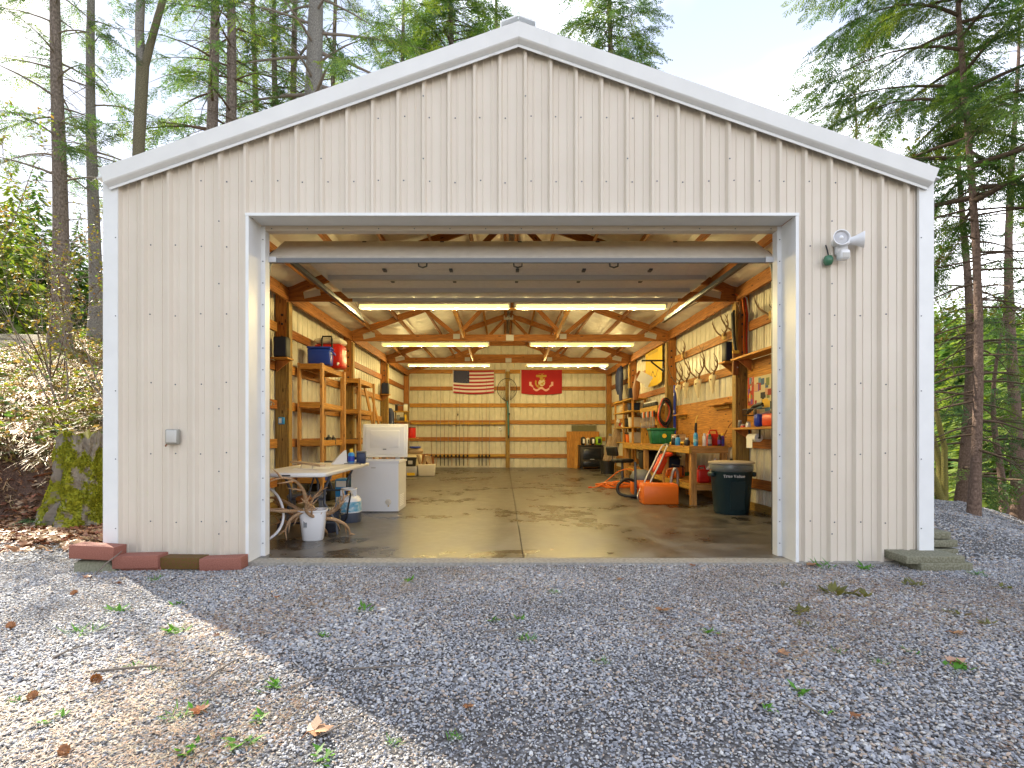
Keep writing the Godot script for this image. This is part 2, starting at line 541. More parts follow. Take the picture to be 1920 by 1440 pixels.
func build_garage() -> void:
	var g := thing("metal_garage", "beige ribbed metal garage with white trim and its wide door rolled up", "garage")
	# siding, a sheet of four ribs each
	var front_top := func(x): return roof_y(x) - 0.07
	var front_bot := func(x): return OH if x > OL and x < OR else -0.06
	var i := 0
	var x := 0.063 - 0.9144 * 5
	while x < 3.69:
		var a := maxf(x, -3.69)
		var b := minf(x + 0.9144, 3.69)
		var dz := 0.0012 * (i % 2)
		if b - a > 0.02:
			part("siding_panel", sheet(a, b, 0.063, func(t, d): return Vector3(t, 0, d + dz), Vector3(0, 0, 1), front_bot, front_top, [OL, OR, 0.0]), M.siding, g)
		x += 0.9144
		i += 1
	for sd in [-1.0, 1.0]:
		var z := -14.2
		while z < -0.01:
			var z1 := minf(z + 0.9144, -0.004)
			part("siding_panel", sheet(z, z1, -14.2, func(t, d): return Vector3(sd * (3.68 + d), 0, t), Vector3(sd, 0, 0), func(_t): return -0.08, func(_t): return roof_y(3.68) - 0.02, []), M.liner, g)
			z += 0.9144
	x = -3.66
	while x < 3.6:
		part("siding_panel", sheet(x, minf(x + 0.9144, 3.66), -3.66, func(t, d): return Vector3(t, 0, -14.2 - d), Vector3(0, 0, -1), func(_t): return -0.08, func(t): return roof_y(t) - 0.03, [0.0]), M.liner, g)
		x += 0.9144
	# screws of the front wall, too many and too small to pick apart
	var sc := mb()
	var ribs := []
	for k in range(-16, 17): ribs.append(0.063 + 0.2286 * k)
	for y in [0.35, 0.97, 1.60, 2.22, 2.84, 3.42, 4.0]:
		for r in ribs:
			var sx: float = r + 0.05 + rng.randf_range(-0.006, 0.006)
			if absf(sx) > 3.5 or y > roof_y(sx) - 0.25 or (sx > OL - 0.06 and sx < OR + 0.06 and y < OH + 0.06): continue
			sc.lathe([[0.007, 0.0], [0.007, 0.003], [0.0045, 0.0035], [0.004, 0.005]], Vector3(sx, y + rng.randf_range(-0.012, 0.012), 0.0), 6, Basis(Vector3.RIGHT, PI / 2), false)
	for k in range(-3, 4):
		var sx := 0.063 + 0.9144 * k
		var y := 0.25
		while y < roof_y(sx) - 0.25:
			if not (sx > OL and sx < OR and y < OH + 0.1):
				sc.lathe([[0.007, 0.0], [0.007, 0.003], [0.0045, 0.0035], [0.004, 0.005]], Vector3(sx, y, 0.036), 6, Basis(Vector3.RIGHT, PI / 2), false)
			y += 0.56
	for sd in [-1.0, 1.0]:
		for y in [0.3, 0.92, 1.53, 2.2, 2.9]:
			sc.lathe([[0.006, 0.0], [0.004, 0.005]], Vector3(sd * 3.60, y, 0.0435), 6, Basis(Vector3.RIGHT, PI / 2), false)
	for k in 15:   # heads along the inner stop of the door frame
		var sx := lerpf(OL + 0.1, OR - 0.1, k / 14.0)
		sc.lathe([[0.006, 0.0], [0.004, 0.005]], Vector3(sx, OH - 0.022, -0.196), 6, Basis(Vector3.RIGHT, PI / 2), false)
		for sd in [0, 1]:
			sc.lathe([[0.006, 0.0], [0.004, 0.005]], Vector3(OL + 0.018 if sd == 0 else OR - 0.018, 0.12 + 2.85 * k / 14.0, -0.196), 6, Basis(Vector3.RIGHT, PI / 2), false)
	var so := part("screws", sc, M.steel_dark, g)
	so.set_meta("kind", "stuff")
	# corner trims: an L of white metal with a thin hem
	for sd in [-1.0, 1.0]:
		var b := mb()
		b.box(Vector3(sd * 3.647, 1.66, 0.0405), Vector3(0.126, 3.48, 0.006))
		b.box(Vector3(sd * 3.585, 1.66, 0.03), Vector3(0.006, 3.48, 0.028))
		b.box(Vector3(sd * 3.712, 1.66, -0.037), Vector3(0.006, 3.48, 0.158))
		part("corner_trim", b, M.trim, g)
	# rake trims, in four lengths: fascia, undercut and lower hem
	for sd in [-1.0, 1.0]:
		for q in [[0.0, 0.27], [0.2705, 3.69]]:
			var b := mb()
			var pr := [Vector2(0.02, 0.045), Vector2(0.135, 0.045), Vector2(0.115, -0.075), Vector2(0.105, -0.085), Vector2(0.062, -0.105), Vector2(0.062, -0.125), Vector2(0.052, -0.125), Vector2(0.052, -0.098), Vector2(0.1, -0.075), Vector2(0.11, 0.03), Vector2(0.02, 0.03)]
			var rings := []
			for t in [q[0], q[1]]:
				var r := PackedVector3Array()
				for p in pr:
					var cut: float = 0.0 if t < 1.0 else -0.55 * (0.045 - p.y) * 0.5
					r.append(Vector3(sd * (t + cut), roof_y(t + cut) + p.y, p.x + (0.0015 if t < 0.271 and q[0] == 0.0 else 0.0)))
				rings.append(r)
			b.loft(rings, true, true, 0.97)
			part("rake_trim", b, M.fascia, g)
			var hem := mb().beam(Vector3(sd * (q[0] + 0.002), roof_y(q[0]) - 0.121, 0.0665), Vector3(sd * (q[1] - 0.06), roof_y(q[1] - 0.06) - 0.121, 0.0665), 0.006, 0.022)
			part("trim_hem", hem, M.trim, g)
	# roof sheets, insulation blanket and ridge vent
	for sd in [-1.0, 1.0]:
		var b := mb()
		b.loft([PackedVector3Array([Vector3(0, roof_y(0) + 0.05, 0.03), Vector3(sd * 3.78, roof_y(3.78) + 0.05, 0.03), Vector3(sd * 3.78, roof_y(3.78) + 0.035, 0.03), Vector3(0, roof_y(0) + 0.035, 0.03)]), PackedVector3Array([Vector3(0, roof_y(0) + 0.05, -14.4), Vector3(sd * 3.78, roof_y(3.78) + 0.05, -14.4), Vector3(sd * 3.78, roof_y(3.78) + 0.035, -14.4), Vector3(0, roof_y(0) + 0.035, -14.4)])])
		part("roof_sheet", b, M.fascia, g)
		var s := mb()
		var nx := 60
		var nz := 240
		var at := func(a: int, c: int) -> Vector3:
			var px := 3.66 * a / nx
			var z := -0.03 - 14.1 * c / nz
			var cell := sin(PI * fposmod(px, 0.61) / 0.61)
			var sag: float = 0.04 * cell + 0.05 * cell * noise.get_noise_2d(z * 30.0 + px * 60.0 * sd, px * 12.0 + 40.0 * sd) + 0.045 * cell * noise.get_noise_2d(z * 130.0 - px * 120.0, px * 45.0 + z * 20.0)
			return Vector3(sd * px, roof_y(px) - 0.002 - sag, z)
		for a in nx:
			for c in nz:
				var p: Vector3 = at.call(a, c)
				var q: Vector3 = at.call(a + 1, c)
				var r: Vector3 = at.call(a + 1, c + 1)
				var t: Vector3 = at.call(a, c + 1)
				var nn := (r - p).cross(t - q).normalized()
				if nn.y > 0: nn = -nn
				s.quad(p, q, r, t, nn)
		part("insulation_blanket", s, M.vinyl, g)
	var rv := mb()
	for sd in [-1.0, 1.0]:
		rv.beam(Vector3(sd * 0.005, 4.93, -7.06), Vector3(sd * 0.16, 4.872, -7.06), 14.1, 0.012, Vector3(sd * 0.3, 1, 0))
		rv.box(Vector3(sd * 0.157, 4.80, -7.06), Vector3(0.008, 0.135, 14.1))
	part("ridge_vent", rv, M.fascia, g)
	# door frame
	for sd in [0, 1]:
		var s := -1.0 if sd == 0 else 1.0
		var ox := OL if sd == 0 else OR
		part("jamb_trim", mb().box(Vector3(ox + s * 0.014, OH / 2 - 0.03, 0.024), Vector3(0.028, OH + 0.06, 0.046)), M.trim, g)
		part("door_jamb", mb().box(Vector3(ox + s * 0.03, OH / 2 - 0.03, -0.10), Vector3(0.06, OH + 0.06, 0.2)), M.reveal, g)
		part("door_stop", mb().box(Vector3(ox - s * 0.002, OH / 2, -0.246), Vector3(0.072, OH, 0.09)), M.trim, g)
		# back of the front wall
		part("wall_liner", mb().box(Vector3((ox + s * 0.06 + s * 3.66) / 2, 1.69, -0.16), Vector3(absf(s * 3.66 - ox - s * 0.06), 3.38, 0.02)), M.fir_dark, g)
	part("header_trim", mb().box(Vector3((OL + OR) / 2, OH + 0.012, 0.025), Vector3(OR - OL + 0.06, 0.026, 0.05)), M.trim, g)
	part("door_header", mb().box(Vector3((OL + OR) / 2, OH + 0.05, -0.10), Vector3(OR - OL, 0.09, 0.19)), M.reveal, g)
	part("door_stop", mb().box(Vector3((OL + OR) / 2, OH - 0.002, -0.246), Vector3(OR - OL, 0.07, 0.088)), M.beige_plastic, g)
	part("header_beam", mb().box(Vector3(0, 3.32, -0.22), Vector3(7.2, 0.24, 0.05)), M.fir_dark, g)
	# posts and girts
	for sd in [-1.0, 1.0]:
		for k in range(1, 5):
			var z: float = BAYS[k]
			var t := node("post", g)
			part("treated_timber", mb().box(Vector3(sd * 3.585, 1.12, z), Vector3(0.17, 2.24, 0.15)), M.treated, t)
			part("upper_timber", mb().box(Vector3(sd * 3.585, 2.83, z), Vector3(0.17, 1.18, 0.14)), M.fir, t)
			if k < 4:
				part("side_plank", mb().box(Vector3(sd * (3.585 - 0.105), 1.6, z), Vector3(0.036, 3.2, 0.13)), M.treated, t)
				for y in [2.42, 2.66, 2.86, 3.0]:
					part("bolt_head", mb().lathe([[0.02, 0.0], [0.02, 0.012], [0.012, 0.018]], Vector3(sd * (3.585 - 0.02), y, z + 0.071), 8, Basis(Vector3.RIGHT, PI / 2), false), M.black, t)
		for k in 4:
			for y in [0.41, 1.01, 1.61, 2.21, 2.81]:
				if k == 3 and sd < 0 and false: continue
				wood_part("girt", Vector3(sd * 3.655, y, BAYS[k] - (0.08 if k else 0.17)), Vector3(sd * 3.655, y, BAYS[k + 1] + 0.08), 0.04, 0.14, ["fir", "fir_dark", "fir_light"][rng.randi() % 3], g)
			wood_part("eave_beam", Vector3(sd * 3.50, 3.33, BAYS[k] - (0.02 if k else 0.17)), Vector3(sd * 3.50, 3.33, BAYS[k + 1] + 0.02), 0.045, 0.19, "fir", g)
		wood_part("skirt_board", Vector3(sd * 3.655, 0.05, -0.17), Vector3(sd * 3.655, 0.05, -14.1), 0.04, 0.13, "treated", g)
	part("post", mb().box(Vector3(0.0, 1.7, -14.09), Vector3(0.15, 3.4, 0.14)), M.treated, g)
	for y in [0.41, 1.01, 1.61, 2.21, 2.81, 3.41]:
		for sd in [-1.0, 1.0]:
			wood_part("girt", Vector3(sd * 0.078, y, -14.17), Vector3(sd * 3.48, y, -14.17), 0.04, 0.14, ["fir", "fir_light", "shelf_wood"][rng.randi() % 3], g)
	for y in [3.95, 4.4]:
		wood_part("girt", Vector3(-3.0 + (y - 3.6) * 2.6, y, -14.17), Vector3(3.0 - (y - 3.6) * 2.6, y, -14.17), 0.04, 0.14, "fir", g)
	# trusses
	for k in [0, 1, 2, 3, 4]:
		var z: float = [-0.13, BAYS[1], BAYS[2], BAYS[3], -14.09][k]
		var t := node("truss", g)
		var m: String = ["fir_dark", "fir_dark", "fir", "fir", "fir"][k]
		var bc := 3.30
		if k > 0 and k < 4:
			wood_part("bottom_chord", Vector3(-3.48, bc, z), Vector3(3.48, bc, z), 0.04, 0.15, m, t)
		for sd in [-1.0, 1.0]:
			var up := Vector3(sd * 0.35, 1, 0).normalized()
			wood_part("top_chord", Vector3(sd * 3.62, roof_y(3.62) - 0.115, z), Vector3(sd * 0.02, roof_y(0.02) - 0.115, z), 0.038, 0.14, m, t, up)
			if k > 0 and k < 4:
				for w in [[1.18, 1.85], [1.18, 0.06]]:
					wood_part("web", Vector3(sd * w[0], bc + 0.04, z + 0.002), Vector3(sd * w[1], roof_y(w[1]) - 0.17, z + 0.002), 0.034, 0.088, "fir" if w[1] > 1 else m, t)
				for q in [[3.12, 3.34, 0.26, 0.10, -0.2], [1.18, 3.33, 0.15, 0.11, 0.0], [0.07, 4.53, 0.13, 0.13, 0.0]]:
					part("gusset_plate", mb().box(Vector3(sd * q[0], q[1], z + 0.0225), Vector3(q[2], q[3], 0.003), Basis(Vector3(0, 0, 1), sd * q[4])), M.gusset, t)
		if k > 0 and k < 4:
			part("gusset_plate", mb().box(Vector3(0.0, bc, z + 0.0225), Vector3(0.17, 0.13, 0.003)), M.gusset, t)
	# purlins between the trusses
	for k in 4:
		for sd in [-1.0, 1.0]:
			for j in 6:
				var px := 0.06 + 0.61 * j
				if j == 0: px = 0.09
				wood_part("purlin", Vector3(sd * px, roof_y(px) - 0.09, [-0.15, BAYS[1], BAYS[2], BAYS[3]][k] - 0.02), Vector3(sd * px, roof_y(px) - 0.09, [BAYS[1], BAYS[2], BAYS[3], -14.07][k] + 0.02), 0.04, 0.14, ["fir", "fir_dark", "fir_light"][rng.randi() % 3], g, Vector3(sd * 0.35, 1, 0).normalized())
		for sd in [-1.0, 1.0]:   # long braces from one bottom chord up to the next top chord
			if k > 0 and k < 3:
				wood_part("brace", Vector3(sd * 1.02, 3.40, BAYS[k] - 0.03), Vector3(sd * 1.02, 3.30, BAYS[k + 1] + 0.03), 0.038, 0.088, "shelf_wood", g)
	# hanging timber rack between the first two trusses
	var hr := node("hanging_rack", g)
	for q in [[-1.15, 3.72, -5.1, 1.15, 3.72, -5.1], [-1.15, 3.72, -6.1, 1.15, 3.72, -6.1], [-1.13, 3.68, -4.9, -1.13, 3.68, -6.3], [1.13, 3.68, -4.9, 1.13, 3.68, -6.3]]:
		wood_part("rail", Vector3(q[0], q[1], q[2]), Vector3(q[3], q[4], q[5]), 0.05, 0.05, "shelf_wood", hr)
	for sx in [-1.13, 1.13]:
		for sz in [-5.1, -6.1]:
			wood_part("hanger", Vector3(sx * 1.03, 3.66, sz + 0.05), Vector3(sx * 1.03, roof_y(1.16) - 0.1, sz + 0.05), 0.04, 0.04, "fir", hr)
	# the sectional door, rolled up
	var d := node("garage_door", g)
	var pts := [Vector2(-0.31, 2.83), Vector2(-0.72, 3.13), Vector2(-1.17, 3.15), Vector2(-1.62, 3.15), Vector2(-2.07, 3.15), Vector2(-2.52, 3.15), Vector2(-2.97, 3.15)]
	for k in 6:
		var p := Vector3(0.033, pts[k].y, pts[k].x)
		var q := Vector3(0.033, pts[k + 1].y, pts[k + 1].x)
		var dir := (q - p).normalized()
		part("door_section", mb().beam(p + dir * 0.004, q - dir * 0.004, 4.86, 0.035), M.door_outside if k == 0 else M.door_inside, d)
		if k > 0:
			for sx in [-1.6, -0.8, 0.0, 0.8, 1.6]:
				part("hinge", mb().box(Vector3(0.033 + sx, 3.122, pts[k].x), Vector3(0.04, 0.02, 0.09)), M.steel_dark, d)
	part("bottom_seal", mb().box(Vector3(0.033, 2.806, -0.30), Vector3(4.86, 0.042, 0.03)), M.grey_plastic, d)
	for sx in [-2.38, 2.38]:
		part("seal_bracket", mb().box(Vector3(0.033 + sx, 2.81, -0.278), Vector3(0.09, 0.05, 0.012)), M.galvanised, d)
	for sx in [-1.06, 0.03, 1.13]:
		part("pull_ring", mb().tube([Vector3(sx - 0.05, 3.13, -1.30), Vector3(sx - 0.045, 3.07, -1.30), Vector3(sx, 3.055, -1.30), Vector3(sx + 0.045, 3.07, -1.30), Vector3(sx + 0.05, 3.13, -1.30)], [0.01], 6), M.steel_dark, d)
	for z in [-1.84, -2.43, -2.93]:
		var b := mb()
		b.box(Vector3(0.033, 3.103, z), Vector3(4.72, 0.055, 0.004))
		b.box(Vector3(0.033, 3.077, z - 0.03), Vector3(4.72, 0.004, 0.06))
		part("strut", b, M.galvanised, d)
	for sd in [-1.0, 1.0]:
		var tx: float = 0.033 + sd * 2.47
		var b := mb()
		b.box(Vector3(tx, 3.02, -2.35), Vector3(0.004, 0.075, 3.2))
		b.box(Vector3(tx - sd * 0.022, 2.985, -2.35), Vector3(0.044, 0.004, 3.2))
		b.box(Vector3(tx + sd * 0.02, 3.065, -2.35), Vector3(0.04, 0.004, 3.2))
		var pc := []
		for j in 9:
			var an := PI / 2 * j / 8.0
			pc.append(Vector3(tx, 2.64 + 0.38 * sin(an), -0.37 - 0.38 * (1.0 - cos(an))))
		b.tube(pc, [0.03], 5)
		b.box(Vector3(tx, 1.33, -0.37), Vector3(0.05, 2.62, 0.04))
		part("door_track", b, M.steel_dark, d)
		part("track_hanger", mb().beam(Vector3(tx, 3.06, -3.85), Vector3(tx + sd * 0.25, 3.62, -3.85), 0.03, 0.004), M.steel_dark, d)
		part("track_hanger", mb().beam(Vector3(tx, 3.04, -3.8), Vector3(tx + sd * 0.45, 3.24, -3.55), 0.03, 0.004), M.steel_dark, d)
	# shaft with springs over the opening
	part("spring_shaft", mb().tube([Vector3(-2.5, 3.36, -0.36), Vector3(2.55, 3.36, -0.36)], [0.014], 8), M.steel_dark, d)
	for sx in [-0.75, 0.8]:
		part("spring", mb().tube([Vector3(sx - 0.6, 3.36, -0.36), Vector3(sx + 0.6, 3.36, -0.36)], [0.045], 10), M.black, d)
	for sx in [-2.42, 2.48]:
		part("cable_drum", mb().lathe([[0.07, -0.03], [0.07, 0.03]], Vector3(sx, 3.36, -0.36), 14, Basis(Vector3(0, 0, 1), PI / 2)), M.galvanised, d)
	part("centre_bracket", mb().box(Vector3(0.03, 3.36, -3.2), Vector3(0.05, 0.42, 0.05)), M.steel_dark, d)
	strip_lights()

func strip_lights() -> void:
	var tubes := [
		[-2.43, -0.03, 3.165, -3.63, 0.9, "strip light with glowing tube at the end of the raised door"], [0.04, 2.44, 3.165, -3.63, 0.9, ""],
		[-2.85, -0.46, 3.15, -7.05, 0.30, "strip light in white housing under the middle roof truss"], [0.44, 2.77, 3.15, -7.05, 0.45, ""],
		[-2.91, -0.52, 3.165, -10.60, 1.0, "glowing strip light hung before the flags on the back wall"], [0.51, 2.89, 3.165, -10.60, 1.0, ""]]
	var last := ""
	for q in tubes:
		if q[5]: last = q[5]
		var L: float = q[1] - q[0]
		var t := thing("strip_light", last, "light", Vector3((q[0] + q[1]) / 2, q[2], q[3]), 0, "strip lights hung in pairs under the roof trusses")
		part("housing", mb().box(Vector3(0, 0.041, 0), Vector3(L, 0.03, 0.11)), M.white_enamel, t)
		var e := StandardMaterial3D.new()
		e.resource_name = "tube_glow"
		e.albedo_color = lin(0.8, 0.75, 0.6)
		e.emission_enabled = true
		e.emission = Color(1.0, 0.88, 0.50)
		e.emission_energy_multiplier = [0.75, 0.32][int(q[4] < 0.6)]
		for dz in [-0.03, 0.03]:
			part("tube", mb().tube([Vector3(-L / 2 + 0.03, 0.0, dz), Vector3(L / 2 - 0.03, 0.0, dz)], [0.032], 10), e, t)
		for s in [-1.0, 1.0]:
			part("socket", mb().box(Vector3(s * (L / 2 - 0.014), 0.003, 0), Vector3(0.025, 0.046, 0.1)), M.white_plastic, t)
		for k in 7:   # the tube's light, strung along it
			var a := OmniLight3D.new()
			a.name = "tube_light"
			t.add_child(a, true)
			a.position = Vector3(L * (k - 3.0) / 7.0, -0.045, 0)
			a.omni_range = 30.0
			a.omni_attenuation = 2.0
			a.light_size = 0.02
			a.light_color = Color(1.0, 0.89, 0.60)
			a.light_energy = 0.22 * q[4]
			a.shadow_enabled = true

# ---------------------------------------------------------------- floor and ground
func floor_textures() -> Array:
	var W := 760
	var H := 1400
	var al := Image.create(W, H, false, Image.FORMAT_RGB8)
	var ro := Image.create(W, H, false, Image.FORMAT_RGB8)
	var f := FastNoiseLite.new()
	f.seed = 4
	f.frequency = 1.0
	f.fractal_octaves = 4
	for y in H:
		for x in W:
			var px := 7.4 * x / W
			var pz := 14.3 * y / H
			var big := f.get_noise_2d(px * 0.5, pz * 0.5)
			var mid := f.get_noise_2d(px * 1.6 + 30.0, pz * 1.6)
			var fine := f.get_noise_2d(px * 7.0 + 70.0, pz * 7.0)
			var stain := smoothstep(-0.15, 0.45, big + mid * 0.6 + fine * 0.05)
			var scuff := smoothstep(-0.2, 0.6, f.get_noise_2d(px * 2.0 - 40.0, pz * 2.0 + 11.0) - mid * 0.3 + fine * 0.06)
			var base := Vector3(0.10, 0.092, 0.08) * (1.0 + 0.25 * mid + 0.15 * fine)
			base = base.lerp(Vector3(0.038, 0.030, 0.02) * (1.0 + 0.3 * fine), stain)
			base = base.lerp(Vector3(0.21, 0.20, 0.185), scuff * 0.55)
			al.set_pixel(x, y, lin(clampf(base.x, 0.02, 1), clampf(base.y, 0.02, 1), clampf(base.z, 0.02, 1)))
			var r := clampf(0.34 - 0.10 * stain + 0.12 * scuff + 0.06 * mid + 0.05 * fine, 0.15, 0.55)
			ro.set_pixel(x, y, Color(r, r, r))
	return [ImageTexture.create_from_image(al), ImageTexture.create_from_image(ro)]

func build_floor() -> void:
	var tx := floor_textures()
	var m := mat("slab", 1, 1, 1, 1.0)
	m.albedo_texture = tx[0]
	m.roughness_texture = tx[1]
	m.metallic_specular = 0.45
	var fl := structure(node("floor", self))
	var zs := [0.06, -0.115, -3.55, -7.06, -10.58, -14.25]
	for k in zs.size() - 1:
		for q in ([[-3.66, 0.046], [0.054, 3.66]] if k else [[-3.66, 3.66]]):
			var b := mb()
			var z0: float = zs[k] - (0.004 if k == 1 else 0.0)
			var z1: float = zs[k + 1]
			var P := func(x, y, z): return Vector3(x, y, z)
			var y0 := -0.12
			var U := func(x, z): return Vector2(x / 7.4 + 0.5, -z / 14.3)
			b.quad(P.call(q[0], 0, z0), P.call(q[1], 0, z0), P.call(q[1], 0, z1), P.call(q[0], 0, z1), Vector3.UP, U.call(q[0], z0), U.call(q[1], z0), U.call(q[1], z1), U.call(q[0], z1))
			for e in [[q[0], z0, q[1], z0, Vector3(0, 0, 1)], [q[0], z0, q[0], z1, Vector3(-1, 0, 0)], [q[1], z0, q[1], z1, Vector3(1, 0, 0)]]:
				b.quad(P.call(e[0], 0, e[1]), P.call(e[2], 0, e[3]), P.call(e[2], y0, e[3]), P.call(e[0], y0, e[1]), e[4], U.call(e[0], e[1]), U.call(e[2], e[3]), U.call(e[2], e[3]), U.call(e[0], e[1]))
			part("slab" if k else "front_kerb", b, M.slab if k else M.concrete, fl)

func edge_dist(x: float, z: float) -> float:   # metres beyond the brink of the gravel yard, towards the valley
	return (x - 5.04) * 0.922 + (z + 0.49) * 0.389

func ground_y(x: float, z: float) -> float:
	var y := -0.03 + 0.004 * clampf(x, -5, 6) + 0.012 * noise.get_noise_2d(x * 40.0, z * 40.0)
	var t := -2.25 - z + 0.35 * noise.get_noise_2d(x * 60.0, 7.0)
	var side := smoothstep(-4.1, -5.3, x)
	if z < -16.0: side = maxf(side, smoothstep(-16.0, -24.0, z) * smoothstep(9.0, 2.0, x))
	if t > 0.0 and side > 0.0:
		var b := 0.95 * smoothstep(0.0, 0.75, t) + 0.34 * maxf(0.0, t - 0.6) if t < 12.0 else 0.95 + 0.34 * 11.4 + 0.16 * (minf(t, 45.0) - 12.0)
		b += (0.10 * noise.get_noise_2d(x * 55.0, z * 55.0) + 0.05 * noise.get_noise_2d(x * 160.0, z * 160.0)) * minf(t, 1.0)
		y += b * side
	var e := edge_dist(x, z)
	if e > 0.0:
		var drop := 0.42 * e * e / (e + 1.2)
		y -= minf(drop, 6.0 + 0.05 * drop) - 0.3 * minf(e, 1.0) * noise.get_noise_2d(x * 20.0, z * 20.0)
		y += 13.0 * smoothstep(24.0, 75.0, Vector2(x, z).length()) * smoothstep(3.0, 12.0, e)
	return y

func is_gravel(x: float, z: float) -> float:   # 1 on gravel, 0 on the forest floor
	var w := 0.5 * noise.get_noise_2d(x * 70.0, z * 70.0 + 90.0)
	var g := smoothstep(-1.25, -0.75, z + w * 0.7) if x < -3.7 else 1.0
	g = minf(g, 1.0 - smoothstep(1.4, 2.2, edge_dist(x, z) + w * 0.5))
	if z < -9.0: g = 0.0
	return g

func build_ground() -> void:
	var b := mb()
	var N := 230
	var cx := PackedFloat32Array()
	for i in N + 1:
		var t := 2.0 * i / N - 1.0
		cx.append(11.0 * t + 209.0 * pow(t, 7))
	var H := PackedFloat32Array()
	for j in N + 1:
		for i in N + 1:
			H.append(ground_y(cx[i], cx[j] - 1.5))
	var P := func(i: int, j: int) -> Vector3: return Vector3(cx[i], H[j * (N + 1) + i], cx[j] - 1.5)
	var nrm := PackedVector3Array()
	var cl := PackedColorArray()
	for j in N + 1:
		for i in N + 1:
			var a: Vector3 = P.call(mini(i + 1, N), j) - P.call(maxi(i - 1, 0), j)
			var d: Vector3 = P.call(i, mini(j + 1, N)) - P.call(i, maxi(j - 1, 0))
			var nn := d.cross(a).normalized()
			nrm.append(nn)
			var p: Vector3 = P.call(i, j)
			var gv := is_gravel(p.x, p.z)
			var w := 0.5 + 0.5 * noise.get_noise_2d(p.x * 50.0, p.z * 50.0)
			var soil := Color(0.13, 0.062, 0.045).lerp(Color(0.20, 0.12, 0.065), w)
			if p.y > 1.0 or p.y < -0.4: soil = Color(0.26, 0.17, 0.09).lerp(Color(0.20, 0.19, 0.06), w)
			cl.append(soil.lerp(Color(0.27, 0.262, 0.26), gv))
	var vv := PackedVector3Array()
	for j in N + 1:
		for i in N + 1: vv.append(P.call(i, j))
	var idx := PackedInt32Array()
	for j in N:
		for i in N:
			var o := j * (N + 1) + i
			idx.append_array([o, o + 1, o + N + 2, o, o + N + 2, o + N + 1])
	var a := []
	a.resize(Mesh.ARRAY_MAX)
	a[Mesh.ARRAY_VERTEX] = vv
	a[Mesh.ARRAY_NORMAL] = nrm
	a[Mesh.ARRAY_COLOR] = cl
	a[Mesh.ARRAY_INDEX] = idx
	var am := ArrayMesh.new()
	am.add_surface_from_arrays(Mesh.PRIMITIVE_TRIANGLES, a)
	var o := MeshInstance3D.new()
	o.name = "ground"
	o.mesh = am
	o.material_override = M.ground
	add_child(o)
	structure(o)

func scatter(called: String, mesh: Mesh, m: Material, xf: Array, cols: PackedColorArray, parent: Node3D = null) -> MultiMeshInstance3D:
	var mm := MultiMesh.new()
	mm.transform_format = MultiMesh.TRANSFORM_3D
	mm.use_colors = true
	mm.mesh = mesh
	mm.instance_count = xf.size()
	for i in xf.size():
		mm.set_instance_transform(i, xf[i])
		mm.set_instance_color(i, cols[i])
	var o := MultiMeshInstance3D.new()
	o.multimesh = mm
	o.material_override = m
	if parent:
		o.name = called
		parent.add_child(o, true)
	else:
		o.name = numbered(called)
		add_child(o)
	return o

func stone_mesh(sd: int) -> Mesh:
	var r := RandomNumberGenerator.new()
	r.seed = sd
	var b := Mb.new()
	# a chip of crushed rock: two uneven rings between a top and a bottom facet
	var K := 6
	var rings := []
	for q in [[-0.5, 0.55], [-0.15, 1.0], [0.3, 0.92], [0.5, 0.55]]:
		var ring := PackedVector3Array()
		for k in K:
			var an := TAU * (k + r.randf_range(-0.3, 0.3)) / K
			var rad: float = 0.5 * q[1] * r.randf_range(0.75, 1.15)
			ring.append(Vector3(cos(an) * rad, q[0] * r.randf_range(0.75, 1.1), sin(an) * rad * 0.8))
		rings.append(ring)
	b.loft(rings, true, true, 0.93)
	return b.mesh(true)

